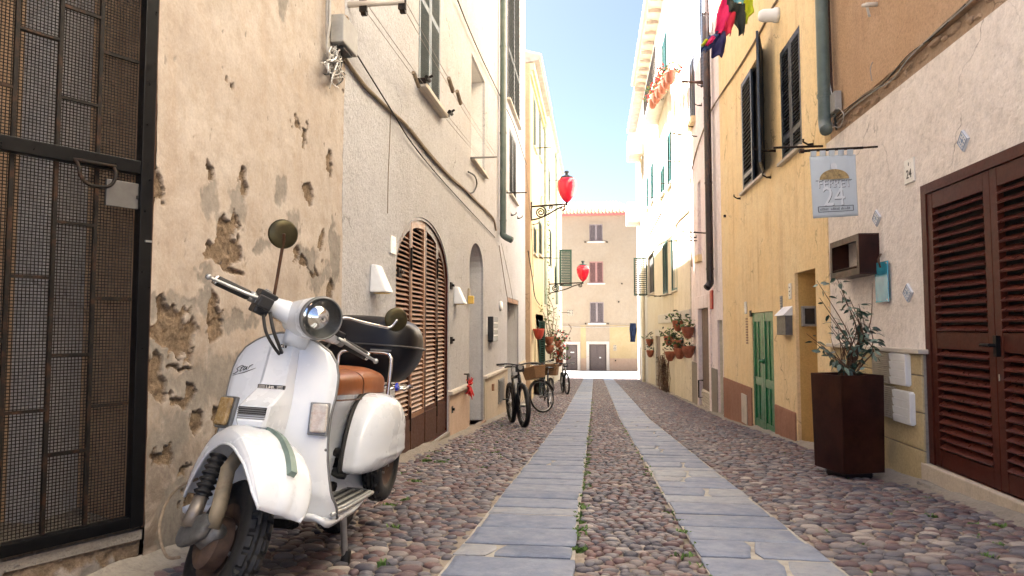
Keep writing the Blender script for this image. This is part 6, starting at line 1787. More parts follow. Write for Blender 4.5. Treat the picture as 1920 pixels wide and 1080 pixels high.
garment('shirt', 'lime green shirt hung to dry at the right end of the washing', 'shirt', [('body', [(-14, 1392, 1412), (10, 1393, 1412), (24, 1398, 1412), (29, 1398, 1404)], 'cloth_lime'), ('sleeve', [(22, 1395, 1402), (36, 1396, 1401), (44, 1397, 1400)], 'cloth_lime')], -.02)
garment('shorts', 'navy patterned shorts hung to dry below the pink jacket', 'shorts', [('body', [(62, 1340, 1358), (80, 1332, 1358), (98, 1331, 1356), (110, 1332, 1352)], 'cloth_navy'), ('leg', [(70, 1328, 1344), (84, 1318, 1338), (96, 1312, 1330), (101, 1314, 1322)], 'cloth_blue'), ('stripe', [(80, 1318, 1326), (88, 1313, 1320), (92, 1312, 1316)], 'cloth_lime'), ('stripe', [(74, 1330, 1340), (86, 1324, 1332), (92, 1320, 1325)], 'cloth_pink')], .06)
t = thing('washing_line', FC.m(*FC.px(1335, 60)), 'thin washing line with the drying clothes high on the right', 'washing line')
MB(FC.m).tube([(*FC.px(1300, -20), .04), (*FC.px(1360, -14), .04), (*FC.px(1430, -22), .04)], .006, 5).build('line', M['cable_grey'], t)
FC2 = Frame((0, 31.0, 0), (1, .2, 0))
t = thing('laundry', FC2.m(*FC2.px(1187, 610)), 'small blue garment hanging far down the right wall', 'garment')
cloth(t, FC2, 'cloth', [(606, 1181, 1192), (618, 1180, 1193), (634, 1181, 1192), (641, 1182, 1191)], 'cloth_blue', 0, .06, 1.0, 8)

# ---------------------------------------------------------------- the white scooter
# local axes: x to the rider's right, y forward, z up; origin on the paving under the front axle
_h, _lean, _pitch, SCL = .028, -.06, .0717, 1.04
SCM = (Matrix.Translation((-1.26, 2.122, CZ - .949)) @ Matrix.Rotation(math.pi + _h, 4, 'Z') @ Matrix.Rotation(_pitch, 4, 'X')
       @ Matrix.Rotation(_lean, 4, 'Y') @ Matrix.Scale(SCL, 4) @ Matrix.Translation((.015, 0, 0)))
sco = thing('motor_scooter', None, 'white vintage motor scooter with tan seat and black top box leaning on its stand', 'motor scooter', M=SCM)
# steering: turned to the rider's left about the raked steering head
PV = Vector((-.02, -.08, .22)); RK = rad(27); ST = .86
STM = Matrix.Translation(PV) @ Matrix.Rotation(ST, 4, Vector((0, -math.sin(RK), math.cos(RK)))) @ Matrix.Translation(-PV) @ Matrix.Translation((PV.x, PV.y + .04, 0))
def sT(x, y, z): return STM @ Vector((x, y, z))
WHT = M['scooter_white']
def sb(mb, name, mat, parent=sco, **k): return mb.build(name, mat, parent, local=True, **k)
def lerp_tab(tab, x): return float(np.interp(x, [t[0] for t in tab], [t[1] for t in tab]))

# leg shield
HW = [(.24, .268), (.30, .270), (.34, .256), (.40, .240), (.46, .226), (.54, .214), (.62, .210), (.70, .216), (.77, .213), (.82, .199), (.86, .171), (.895, .118), (.913, .070), (.922, .03), (.9255, .0)]
def shy(z): return -.28 - .15 * (z - .30) / .63 if z > .34 else -.28 - .15 * .04 / .63 - (.34 - z) * .5
def shield_pt(u, z, off=0.0):
    w = lerp_tab(HW, z); x = w * u
    return (x, shy(z) - .055 * (abs(x) / .24) ** 2.2 - .012 * max(0, abs(u) - .9) * 10 * (w / .24) + off, z)
zs = sorted(set(list(np.linspace(.25, .86, 30)) + [.87, .88, .89, .898, .906, .913, .918, .922, .9245, .9255]))
sb(MB().grid(lambda s, t: shield_pt(math.sin((s - .5) * math.pi * .999) if True else 0, zs[min(int(round(t * (len(zs) - 1))), len(zs) - 1)]), 41, len(zs)), 'leg_shield', WHT, smooth=True, solid=.012)
edge = [shield_pt(1, z, -.004) for z in zs] + [shield_pt(-1, z, -.004) for z in reversed(zs[:-1])]
sb(MB().tube([edge[i] for i in range(0, len(edge))], .0062, 7), 'shield_trim', M['trim_grey'], smooth=True)
# raised centre panel and horn cover
NOSE = [(.905, .007, .042, .054), (.88, .018, .047, .060), (.80, .025, .050, .065), (.735, .030, .053, .068), (.712, .044, .056, .070), (.655, .148, .058, .072), (.6549, .152, .057, .072), (.602, .158, .054, .071), (.585, .150, .050, .070), (.555, .095, .042, .066), (.52, .03, .03, .06)]
mb = MB(); rows = []
for (z, pr, hf, hb) in NOSE:
    y = shy(z); e = min(.012, pr * .5)
    rows.append([(hb, y - .012, z), (hb * .98, y + .002, z), (hf + (hb - hf) * .15, y + pr - e, z), (hf - e * .6, y + pr, z), (0, y + pr + .001, z), (-hf + e * .6, y + pr, z), (-hf - (hb - hf) * .15, y + pr - e, z), (-hb * .98, y + .002, z), (-hb, y - .012, z)])
n = 9; mb.add([p for r in rows for p in r], [(j * n + i, j * n + i + 1, (j + 1) * n + i + 1, (j + 1) * n + i) for j in range(len(rows) - 1) for i in range(n - 1)] + [tuple(range(n - 1, -1, -1)), tuple(range((len(rows) - 1) * n, len(rows) * n))])
nose = sb(mb, 'horn_cover', WHT, auto=28)
gy = shy(.63) + .156
g = sb(MB().box(-.050, .050, gy - .01, gy + .0015, .607, .650), 'horn_grille', M['grime_black'], nose)
for k in range(6): sb(MB().box(-.050, .050, gy + .0015, gy + .0075, .6085 + k * .0072, .6118 + k * .0072), 'grille_bar', M['trim_grey'], nose)
sb(MB().box(-.038, .038, shy(.55) + .06, shy(.55) + .098, .545, .578), 'gap_shade', M['black_void'], nose)  # black block puts the shade of the gap under the nose into colour
def on_shield(x, z, off): 
    w = lerp_tab(HW, z); return Vector(shield_pt(x / w, z, off))
rake_m = Matrix(((-1, 0, 0, 0), (0, -math.sin(rad(13.4)) , math.cos(rad(13.4)), 0), (0, math.cos(rad(13.4)), math.sin(rad(13.4)), 0), (0, 0, 0, 1)))   # text faces forward
def sh_text(body, size, x, z, off, mat, par, name='lettering', sx=1.0, tilt=0.0, yaw=0.0, bold=0.0, shear=0.0):
    me = text_mesh(body, size, .0008, bold); me.materials.append(mat)
    for v in me.vertices: v.co.x = v.co.x * sx + v.co.y * shear
    p = on_shield(x, z, off)
    return put(me, name, Matrix.Translation(p) @ Matrix.Rotation(yaw, 4, 'Z') @ rake_m @ Matrix.Rotation(tilt, 4, 'Z'), par, local=True)
bz = .7175
bd_ = sb(MB().box(-.052, .052, shy(bz) + .034, shy(bz) + .047, bz - .0085, bz + .0085), 'badge', M['black_plastic'], bevel=.002)
for k in (-1, 1):
    for q in range(3): sb(MB().box(k * .035 - .012, k * .035 + .012, shy(bz) + .047, shy(bz) + .0485, bz - .0055 + q * .0045, bz - .0033 + q * .0045), 'badge_stripe', M['chrome'], bd_)
sh_text('LML', .0155, 0, bz - .0005, .049, M['chrome'], bd_, sx=1.35, bold=.0004)
em = sb(MB().box(-.0165, .0165, shy(.872) + .014, shy(.872) + .0215, .866, .880), 'emblem', M['black_plastic'])
for x0 in (-.0085, .0085): sb(MB().box(x0 - .0016, x0 + .0016, shy(.872) + .0215, shy(.872) + .0225, .8665, .8795), 'emblem_bar', M['scooter_white'], em)
sb(MB().lathe([(0, 0), (.0055, 0), (.0045, .0012), (0, .0016)], 12, Matrix.Translation((0, shy(.872) + .0215, .873)) @ Matrix.Rotation(rad(-90), 4, 'X')), 'emblem_boss', M['chrome'], em)
STROKES = [[(.030, .030), (.022, .036), (.010, .033), (.004, .026), (.010, .020), (.016, .014), (.012, .006), (.002, .003), (-.006, .007)],
           [(.030, .032), (.026, .014), (.028, .005), (.034, .006)], [(.022, .024), (.040, .026)],
           [(.050, .018), (.042, .020), (.038, .010), (.044, .005), (.051, .014), (.053, .018), (.052, .006), (.058, .006)],
           [(.062, .020), (.062, .005)], [(.062, .014), (.068, .021), (.074, .020)]]
scr = None
for stk in STROKES:
    pts_ = [on_shield(.198 - x * 1.05 - y * .35, .752 + y * .8 + x * .36, .0035) for x, y in stk]
    o_ = sb(MB().tube(spline(pts_, 4), .0013, 5), 'script' if scr is None else 'script_stroke', M['black_plastic'], sco if scr is None else scr)
    scr = scr or o_
pa, pb = on_shield(.200, .748, .0045), on_shield(.098, .783, .0045)
sb(MB().tube([pa, pa.lerp(pb, .5) + Vector((0, .001, -.003)), pb], [.0006, .0022, .0006], 5), 'script_underline', M['black_plastic'], scr)
# turn signals
for sgn, m_ in ((1, 'lens_amber'), (-1, 'lens_clear')):
    p = on_shield(sgn * .178, .61, .0)
    Mx = Matrix.Translation(p) @ Matrix.Rotation(sgn * rad(-17), 4, 'Z') @ Matrix.Rotation(rad(13.4), 4, 'X')
    b = MB(lambda x, y, z: Mx @ Vector((x, y, z))).box(-.036, .036, -.012, .016, -.060, .060)
    ts = sb(b, 'turn_signal', M['trim_grey'], bevel=.003)
    b = MB(lambda x, y, z: Mx @ Vector((x, y, z))).box(-.030, .030, .0165, .034, -.053, .053)
    sb(b, 'lens', M[m_], ts, bevel=.009)
for (x, z) in ((-.13, .345), (-.19, .345), (-.215, .50)): sb(MB().lathe([(0, 0), (.006, 0), (.004, .003), (0, .004)], 8, Matrix.Translation(on_shield(x, z, .0)) @ Matrix.Rotation(rad(-90), 4, 'X')), 'screw', M['trim_grey'])

# floor, tunnel and rear body
def floor_pt(s, t):
    y = -.30 - .68 * t; w = (.268 - .05 * max(0, t - .55) / .45) ; u = (s - .5) * 2
    z = .262 + (.025 * (1 - t * 8) ** 2 if t < .125 else 0) - .018 * max(0, abs(u) - .86) / .14
    return (w * u, y, z)
sb(MB().grid(floor_pt, 25, 22), 'floorboard', WHT, smooth=True, solid=.02)
for sgn in (1, -1):
    for k, x in enumerate((.135, .172, .209, .246)):
        sb(MB().tube([(sgn * x, -.40, .275), (sgn * x, -.55, .269), (sgn * x, -.90, .269)], .0085, 6), 'floor_strip', M['alloy'], smooth=True)
    for x in (.153, .190, .228): sb(MB().tube([(sgn * x, -.42, .271), (sgn * x, -.90, .268)], .0075, 6), 'rubber_strip', M['rubber'], smooth=True)
    sb(MB().tube([(sgn * .262, -.38, .272), (sgn * .266, -.5, .268), (sgn * .258, -.90, .266), (sgn * .2, -.935, .266), (sgn * .13, -.925, .268)], .0085, 6), 'floor_edge', M['alloy'], smooth=True)
BODY = [(.255, -.86, .17, -1.30), (.30, -.885, .135, -1.40), (.36, -.89, .12, -1.47), (.45, -.875, .115, -1.52), (.54, -.83, .115, -1.54), (.61, -.765, .12, -1.53), (.66, -.70, .128, -1.49), (.69, -.67, .132, -1.44), (.702, -.68, .125, -1.40), (.7025, -.9, .05, -1.2)]
def body_pt(s, t):
    k = t * (len(BODY) - 1); i = min(int(k), len(BODY) - 2); q = k - i
    z, y0, w, y1 = [a * (1 - q) + b * q for a, b in zip(BODY[i], BODY[i + 1])]
    a = 2 * math.pi * s; c, n_ = math.cos(a), math.sin(a)
    e = .55
    return (w * math.copysign(abs(n_) ** e, n_), (y0 + y1) / 2 + (y0 - y1) / 2 * math.copysign(abs(c) ** e, c), z)
sb(MB().grid(body_pt, 48, 46, closed_u=True), 'body', WHT, smooth=True)
sb(MB().tube(spline([(0, -.40, .30), (0, -.55, .285), (0, -.75, .31), (0, -.88, .40)], 5), [.05] * 16, 12), 'tunnel', WHT, smooth=True)
# side cowls with their black gaskets
def cowl_outline(a):
    """closed side outline (y, z)"""
    pts = [(-.80, .365), (-.815, .45), (-.85, .54), (-.905, .615), (-.98, .665), (-1.08, .688), (-1.22, .680), (-1.34, .645), (-1.43, .585), (-1.475, .50), (-1.48, .42), (-1.465, .372), (-1.3, .345), (-1.1, .338), (-.95, .338), (-.85, .345)]
    return pts
def resample(pts, n):
    P = spline([(p[0], p[1], 0) for p in pts + [pts[0]]], 8); d = [0]
    for i in range(1, len(P)): d.append(d[-1] + (P[i] - P[i - 1]).length)
    out = []
    for k in range(n):
        q = d[-1] * k / n; i = max(j for j in range(len(d)) if d[j] <= q); i = min(i, len(P) - 2); f_ = (q - d[i]) / max(d[i + 1] - d[i], 1e-6)
        p = P[i].lerp(P[i + 1], f_); out.append((p.x, p.y))
    return out
co = resample(cowl_outline(0), 72); cy_, cz_ = -1.14, .50
def cowl(sgn):
    def f(s, t):
        y, z = co[int(round(s * 72)) % 72]
        if t < .25: r = 1.0; dx = t / .25 * .055
        else:
            q = (t - .25) / .75; r = math.cos(q * math.pi / 2) ** .62; dx = .055 + .105 * math.sin(q * math.pi / 2) ** .9
        yy = cy_ + (y - cy_) * r; zz = cz_ + (z - cz_) * r
        dx *= .80 + .20 * (1 - abs((yy - cy_) / .36) ** 2)
        # pressed crease low on the cowl
        dx += .006 * math.exp(-((zz - .415) / .008) ** 2) * (1 if t > .3 else 0) - .003 * math.exp(-((zz - .50) / .02) ** 2) * (1 if t > .3 and yy < -1.05 else 0)
        return (sgn * (.135 + dx), yy, zz)
    return f
for sgn in (-1, 1):
    c_ = sb(MB().grid(cowl(sgn), 72, 34, closed_u=True), 'side_cowl', WHT, smooth=True)
    gk = [(sgn * .137, y, z) for (y, z) in [co[k % 72] for k in range(-6, 26)]]
    sb(MB().tube([(p[0] - sgn * .002, p[1] + .004, p[2] + .002) for p in gk], .0105, 8), 'cowl_gasket', M['rubber'], c_, smooth=True)
    sb(MB().box(sgn * .15, sgn * .155, -1.478, -1.466, .45, .50), 'cowl_catch', M['chrome'], c_)
sb(MB().grid(lambda s, t: (.135 * math.sin(2 * math.pi * s) * (1 - .9 * t ** 3), -1.45 - .12 * t ** .5 * 1.0 + 0.0 * s, .50 + .17 * math.cos(2 * math.pi * s) * (1 - .9 * t ** 3)), 24, 8, closed_u=True), 'tail', WHT, smooth=True)
# seat
def seat_pt(s, t):
    y = -.655 - .765 * t
    e = min(1, (t / .10) ** .5 if t < .10 else 1) * min(1, ((1 - t) / .10) ** .5 if t > .90 else 1)
    w = (.118 + .028 * math.sin(min(t * 1.5, 1) * math.pi / 2)) * (.6 + .4 * e)
    zt = .772 + .028 * math.sin(t * 2.6) + .012 * math.exp(-((t - .72) / .16) ** 2) - .010 * math.exp(-((t - .45) / .025) ** 2)
    zb = .692
    a = 2 * math.pi * s; c, n_ = math.cos(a), math.sin(a)
    zz = zb + (zt - zb) * (.5 + .5 * e) * max(0, c) ** .42 if c > 0 else zb - .012 * abs(c) ** .5
    return (w * math.copysign(abs(n_) ** .62, n_), y, zz)
seat = sb(MB().grid(seat_pt, 44, 44, closed_u=True), 'seat', M['tan_leather'], smooth=True)
sb(MB().tube([tuple(Vector(seat_pt(s / 40, .45)) + Vector((0, 0, .0))) for s in list(range(29, 41)) + list(range(1, 12))], .0045, 6), 'seat_strap', M['brown_wood'], seat, smooth=True)
sb(MB().tube([tuple(Vector(seat_pt(.25, t / 30)) + Vector((.004, 0, -.028))) for t in range(1, 30)] , .004, 6), 'seat_piping', M['brown_wood'], seat, smooth=True)
sb(MB().tube([tuple(Vector(seat_pt(.75, t / 30)) + Vector((-.004, 0, -.028))) for t in range(1, 30)] , .004, 6), 'seat_piping', M['brown_wood'], seat, smooth=True)
sb(MB().box(-.10, .10, -1.36, -.70, .682, .6925), 'seat_base', M['grime_black'], bevel=.004)
# grab rail, rack, top box
hoop = [(-.145, -1.40, .58), (-.145, -1.42, .68), (-.145, -1.435, .80), (-.143, -1.437, .862), (-.128, -1.438, .884), (-.10, -1.44, .890), (0, -1.445, .890), (.10, -1.44, .890), (.128, -1.438, .884), (.143, -1.437, .862), (.145, -1.435, .80), (.145, -1.42, .68), (.145, -1.40, .58)]
sb(MB().tube(hoop, .011, 10), 'grab_rail', M['chrome'], smooth=True)
rk_ = MB()
for x in (-.12, 0.0, .12): rk_.tube([(x, -1.44, .708), (x, -1.60, .712), (x, -1.86, .712)], .008, 8)
rk_.tube([(-.145, -1.42, .70), (-.17, -1.45, .708), (-.17, -1.84, .71), (-.10, -1.88, .71), (.10, -1.88, .71), (.17, -1.84, .71), (.17, -1.45, .708), (.145, -1.42, .70)], .009, 8)
rk_.tube([(-.17, -1.52, .709), (-.20, -1.54, .70), (-.215, -1.60, .72)], .008, 8)
sb(rk_, 'luggage_rack', M['chrome'], smooth=True)
sb(MB().lathe([(0, -.006), (.02, -.006), (.022, .0), (.02, .006), (0, .006)], 12, Matrix.Translation((-.178, -1.47, .715)) @ Matrix.Rotation(rad(90), 4, 'Y')), 'reflector', M['blue_reflector'])
BX = (0.03, -1.665, .722)
def box_pt(lid):
    def f(s, t):
        a = 2 * math.pi * s; c, n_ = math.cos(a), math.sin(a)
        e = .62
        cx = math.copysign(abs(c) ** e, c); cn = math.copysign(abs(n_) ** e, n_)
        if lid: z = .928 + .165 * math.sin(t * math.pi / 2) ** .8; r = max(0.001, math.cos(t * math.pi / 2) ** .42)
        else: z = .735 + .193 * t; r = .58 + .42 * math.sin(t * math.pi / 2) ** .75; 
        return (BX[0] + .272 * cx * r, BX[1] + .236 * cn * r, z)
    return f
tb = sb(MB().grid(box_pt(False), 56, 16, closed_u=True), 'top_box', M['box_black'], smooth=True)
sb(MB().grid(box_pt(True), 56, 20, closed_u=True), 'lid', M['box_black'], tb, smooth=True)
rim_ = [(BX[0] + .275 * math.copysign(abs(math.cos(a)) ** .62, math.cos(a)), BX[1] + .239 * math.copysign(abs(math.sin(a)) ** .62, math.sin(a)), .928) for a in np.linspace(0, 2 * math.pi, 72, endpoint=False)]
sb(MB().tube(rim_, .0075, 6, closed=True), 'lid_seam', M['black_plastic'], tb, smooth=True)
sb(MB().box(BX[0] - .17, BX[0] - .06, BX[1] + .232, BX[1] + .243, .898, .907), 'lid_catch', M['trim_grey'], tb)
sb(MB().lathe([(0, 0), (.125, 0), (.12, .004), (0, .005)], 24, Matrix.Translation((BX[0], BX[1], .7305))), 'box_floor', M['black_plastic'], tb)

# wheels
def tyre_mesh(tread=True):
    R_, W_ = .213, .047
    prof = []
    for k in range(37):
        a = -math.pi * .80 + 2 * math.pi * .80 * k / 36
        prof.append((R_ - .046 + .046 * math.copysign(abs(math.cos(a)) ** .8, math.cos(a)), W_ * math.copysign(abs(math.sin(a)) ** .75, math.sin(a))))
    n = 168
    mb = MB()
    for i, (r, h) in enumerate(prof):
        for k in range(n):
            q = 2 * math.pi * k / n; rr = r
            a = abs(h) / W_
            if tread and r > R_ - .012:
                ph = k % 6
                if a > .42 and k % 7 < 2: rr -= .011
                if .34 < a < .46 or a < .08: rr -= .007
                if .08 < a < .34 and (k + (3 if h > 0 else 0)) % 7 < 1: rr -= .007
            mb.v.append((h, rr * math.cos(q), rr * math.sin(q)))
    for i in range(36):
        for k in range(n):
            k2 = (k + 1) % n; mb.f.append((i * n + k, i * n + k2, (i + 1) * n + k2, (i + 1) * n + k))
    return mb
def wheel(T, name):
    def TT(x, y, z): return T(x, y, z)
    b = tyre_mesh(); b.v = [tuple(TT(*p)) for p in b.v]
    w_ = MB(TT)
    prof = [(.0, -.026), (.05, -.026), (.055, -.012), (.085, -.010), (.10, -.020), (.125, -.028), (.133, -.036), (.136, -.036), (.130, .0), (.136, .036), (.133, .036), (.125, .028), (.10, .020), (.085, .010), (.055, .012), (.05, .03), (0, .03)]
    Mx = Matrix(((0, 0, 1, 0), (1, 0, 0, 0), (0, 1, 0, 0), (0, 0, 0, 1)))
    w_.lathe(prof, 36, Mx)
    ro = sb(w_, name, M['rim_rust'], smooth=False, auto=35)
    sb(b, 'tyre', M['rubber'], ro, smooth=False, auto=40)
    for k in range(5):
        q = 2 * math.pi * k / 5; 
        for s_ in (-1, 1): sb(MB(TT).lathe([(0, 0), (.008, 0), (.007, s_ * .012), (0, s_ * .013)], 6, Matrix.Translation((s_ * .012, .07 * math.cos(q), .07 * math.sin(q))) @ Mx), 'wheel_nut', M['alloy'], ro)
    return ro
AX = Vector((0, -.015, .218))
wheel(lambda x, y, z: sT(x + AX.x, y + AX.y, z + AX.z), 'front_wheel')
wheel(lambda x, y, z: Vector((x, y - 1.235, z + .213)), 'rear_wheel')
wheel(lambda x, y, z: Vector((x * .95 - .205, y * .95 - 1.20, z * .95 + .375)), 'spare_wheel')
# engine and underside
en = MB().box(.02, .17, -1.30, -.98, .16, .34).box(-.10, .05, -1.08, -.86, .20, .30).box(-.10, .10, -1.45, -.9, .34, .42)
sb(en, 'engine', M['grime_black'], bevel=.02)
sb(MB().tube([(.05, -.95, .2), (.06, -1.2, .13), (.09, -1.45, .13)], [.03, .045, .045], 10), 'exhaust', M['rubber'], smooth=True)
sb(MB().box(-.10, .10, -.90, -.38, .205, .245), 'chassis', M['grime_black'], bevel=.01)
sb(MB().box(-.05, .05, -.62, -.56, .16, .206), 'stand_mount', M['grime_black'], bevel=.005)
# side stand
st0, st1 = Vector((-.205, -.67, .245)), Vector((-.225, -.70, .035))
sb(MB().tube([st0, st1], .0135, 12).lathe([(0, 0), (.02, 0), (.02, .03), (0, .03)], 10, Matrix.Translation((-.20, -.67, .235))), 'side_stand', M['steel'], smooth=False, auto=40)
sb(MB().lathe([(0, -.03), (.024, -.03), (.022, -.01), (.0165, .045), (.0, .045)], 12, Matrix.Translation((-.2265, -.7015, .022)) @ Matrix.Rotation(rad(-7), 4, 'Y')), 'stand_foot', M['rubber'], smooth=False, auto=40)
# brake pedal and kick parts
sb(MB().box(.08, .15, -.60, -.55, .285, .30).tube([(.11, -.58, .295), (.11, -.62, .262)], .01, 6), 'brake_pedal', M['rubber'])
for z in (.345, .43): sb(MB().lathe([(0, -.03), (.02, -.03), (.024, 0), (.018, .03), (0, .03)], 12, Matrix.Translation((-.118, -.845 - .0, z)) @ Matrix.Rotation(rad(80), 4, 'Y')), 'rubber_plug', M['rubber'], smooth=True)

# ---- everything that turns with the bars
def tb_(mb, name, mat, parent=sco, **k):
    return sb(mb, name, mat, parent, **k)
# mudguard
RROOF = [(-82, .345), (-70, .372), (-56, .402), (-42, .412), (-28, .396), (-11, .366), (8, .346), (24, .340), (38, .334), (47, .322), (52, .306)]
HWR = [(-82, .105), (-66, .126), (-45, .142), (-10, .146), (15, .142), (32, .126), (44, .104), (52, .076)]
HWL = [(-82, .090), (-66, .104), (-45, .114), (-10, .118), (15, .114), (32, .102), (44, .086), (52, .064)]
RBR = [(-82, .285), (-66, .262), (-52, .262), (-38, .280), (-20, .292), (10, .294), (30, .306), (52, .312)]
RBL = [(-82, .290), (-60, .275), (-30, .262), (10, .268), (30, .288), (52, .310)]
def guard_pt(s, t):
    """t along the wheel from behind over the top to the front; s across from the rider's left to the right"""
    deg = -82 + 134 * t; a = rad(deg)
    u = (s - .5) * 2
    Rr = lerp_tab(RROOF, deg); Rb = lerp_tab(RBR if u > 0 else RBL, deg); hw = lerp_tab(HWR if u > 0 else HWL, deg)
    f = u * math.pi / 2
    x = hw * math.copysign(abs(math.sin(f)) ** .66, u)
    r = Rb + (Rr - Rb) * abs(math.cos(f)) ** .60 + .006 * math.exp(-(u / .06) ** 2)
    # pressed line above the edge of the right side
    if u > 0: r += .004 * math.exp(-((u - .74) / .035) ** 2)
    return STM @ Vector((x, AX.y + r * math.sin(a), AX.z + r * math.cos(a)))
def guard(s, t):
    p = guard_pt(s, t); return p
mg = tb_(MB().grid(guard, 81, 49), 'front_mudguard', WHT, smooth=True, solid=.006)
edge = [guard_pt(1.0, t / 44) for t in range(45)]; edge2 = [guard_pt(0.0, t / 44) for t in range(45)]
for e_ in (edge, edge2): tb_(MB().tube(e_, .0048, 6), 'mudguard_rim', M['scooter_white'], mg, smooth=True)
crm = MB()
pts_l = []
for j, t in enumerate(np.linspace(.44, .84, 14)):
    c_ = Vector(guard_pt(.5, t)); l_ = Vector(guard_pt(.465, t)); r_ = Vector(guard_pt(.535, t))
    out_ = (c_ - (STM @ (AX + Vector((0, 0, .02))))).normalized()
    hgt = .010 + .012 * (j / 13)
    wv = (r_ - l_).normalized() * (.0105 + .003 * j / 13)
    pts_l.append([c_ - wv - out_ * .004, c_ - wv * .8 + out_ * hgt, c_ + wv * .8 + out_ * hgt, c_ + wv - out_ * .004])
crm.add([p for q in pts_l for p in q], [(j * 4 + i, j * 4 + i + 1, j * 4 + i + 5, j * 4 + i + 4) for j in range(13) for i in range(3)] + [(3, 2, 1, 0), (52, 53, 54, 55)])
tb_(crm, 'mudguard_crest', M['trim_green'], mg, auto=40)
# fork, damper, trailing link, drum
def sm(mb): mb.v = [tuple(STM @ Vector(p)) for p in mb.v]; return mb
fk = sm(MB().tube([(.06, -.14, .50), (.098, -.075, .43), (.098, .012, .33), (.094, .035, .27)], [.022, .024, .024, .022], 14)); tb_(fk, 'fork_tube', M['fork_rust'], smooth=True)
dpa, dpb = Vector((.120, -.150, .45)), Vector((.128, -.085, .31))
ax_ = (dpb - dpa).normalized(); prf = []
db_ = MB(); pth = []; rr = []
for k in range(37):
    pth.append(dpa + (dpb - dpa) * (k / 36) * .92); rr.append(.026 + .0055 * math.sin(k / 36 * 2 * math.pi * 7))
tb_(sm(db_.tube(pth, rr, 16)), 'damper_bellows', M['rubber'], smooth=True)
tb_(sm(MB().tube([dpa + (dpb - dpa) * .92, dpb + ax_ * .085], [.022, .026], 14)), 'damper_body', M['damper_steel'], smooth=True)
lk = MB()
la_, lb_ = Vector((.112, .045, .285)), Vector((.118, -.125, .175))
dd_ = (lb_ - la_).normalized(); nn = Vector((0, -dd_.z, dd_.y))
def link_pt(s, t):
    a = 2 * math.pi * s
    w = .034 + .010 * math.sin(t * math.pi); th2 = .017
    e = min(1, (min(t, 1 - t) / .16)) ** .5 if min(t, 1 - t) < .16 else 1
    c, q = math.cos(a), math.sin(a)
    return la_ + (lb_ - la_) * t + nn * (w * math.copysign(abs(c) ** .6, c)) * e + Vector((th2 * math.copysign(abs(q) ** .6, q) * (.3 + .7 * e), 0, 0))
tb_(sm(lk.grid(link_pt, 24, 18, closed_u=True)), 'suspension_link', M['dull_alloy'], smooth=True)
tb_(sm(MB().tube([(.075, .05, .275), (.075, -.015, .218), (.07, -.09, .20)], [.024, .032, .022], 12)), 'hub_arm', M['dull_alloy'], smooth=True)
tb_(sm(MB().lathe([(0, 0), (.085, 0), (.085, .045), (.07, .055), (0, .058)], 28, Matrix.Translation((.024, AX.y, AX.z)) @ Matrix.Rotation(rad(90), 4, 'Y'))), 'brake_drum', M['rim_rust'], smooth=False, auto=40)
# headset: headlight shell, arms, grips, levers, mirrors
HC = Vector((.012, -.20, 1.012))               # headlight centre
def head_pt(s, t):
    a = 2 * math.pi * s
    y = HC.y - .235 * t
    w = .079 * (1 - .10 * t) ; hT = .077 + .003 * t - .045 * t ** 1.5; hB = .080 + .02 * t - .02 * t * t
    c, q = math.cos(a), math.sin(a)
    if t > .85: k = ((1 - t) / .15) ** .5; w *= .25 + .75 * k; hT *= .3 + .7 * k; hB *= .3 + .7 * k
    zc = HC.z - .015 * t
    return STM @ Vector((HC.x + w * math.copysign(abs(q) ** .9, q), y, zc + (hT if c > 0 else hB) * c))
hs = tb_(MB().grid(head_pt, 40, 24, closed_u=True), 'headset', WHT, smooth=True)
Mh = Matrix.Translation(HC) @ Matrix.Rotation(rad(-90), 4, 'X') @ Matrix.Rotation(rad(0), 4, 'Y')
tb_(sm(MB().lathe([(.079, -.006), (.082, .004), (.080, .014), (.076, .018), (.0725, .015), (.0725, .0)], 48, Mh, cap=False)), 'headlight_bezel', M['trim_grey'], smooth=True)
hl = tb_(sm(MB().lathe([(.0725, .010), (.066, -.004), (.05, -.028), (.03, -.045), (.012, -.05), (0, -.05)], 40, Mh)), 'headlight', M['reflector'], smooth=True)
tb_(sm(MB().lathe([(0, -.022), (.010, -.02), (.014, -.006), (.011, .002), (0, .004)], 20, Matrix.Translation((.016, 0, .008)) @ Mh)), 'bulb', M['mirror_back'], hl, smooth=True)
tb_(sm(MB().lathe([(.0725, .013), (.06, .021), (.04, .027), (.02, .030), (0, .031)], 40, Mh, cap=False)), 'glass', M['headlight_glass'], hl, smooth=True, solid=.0015)
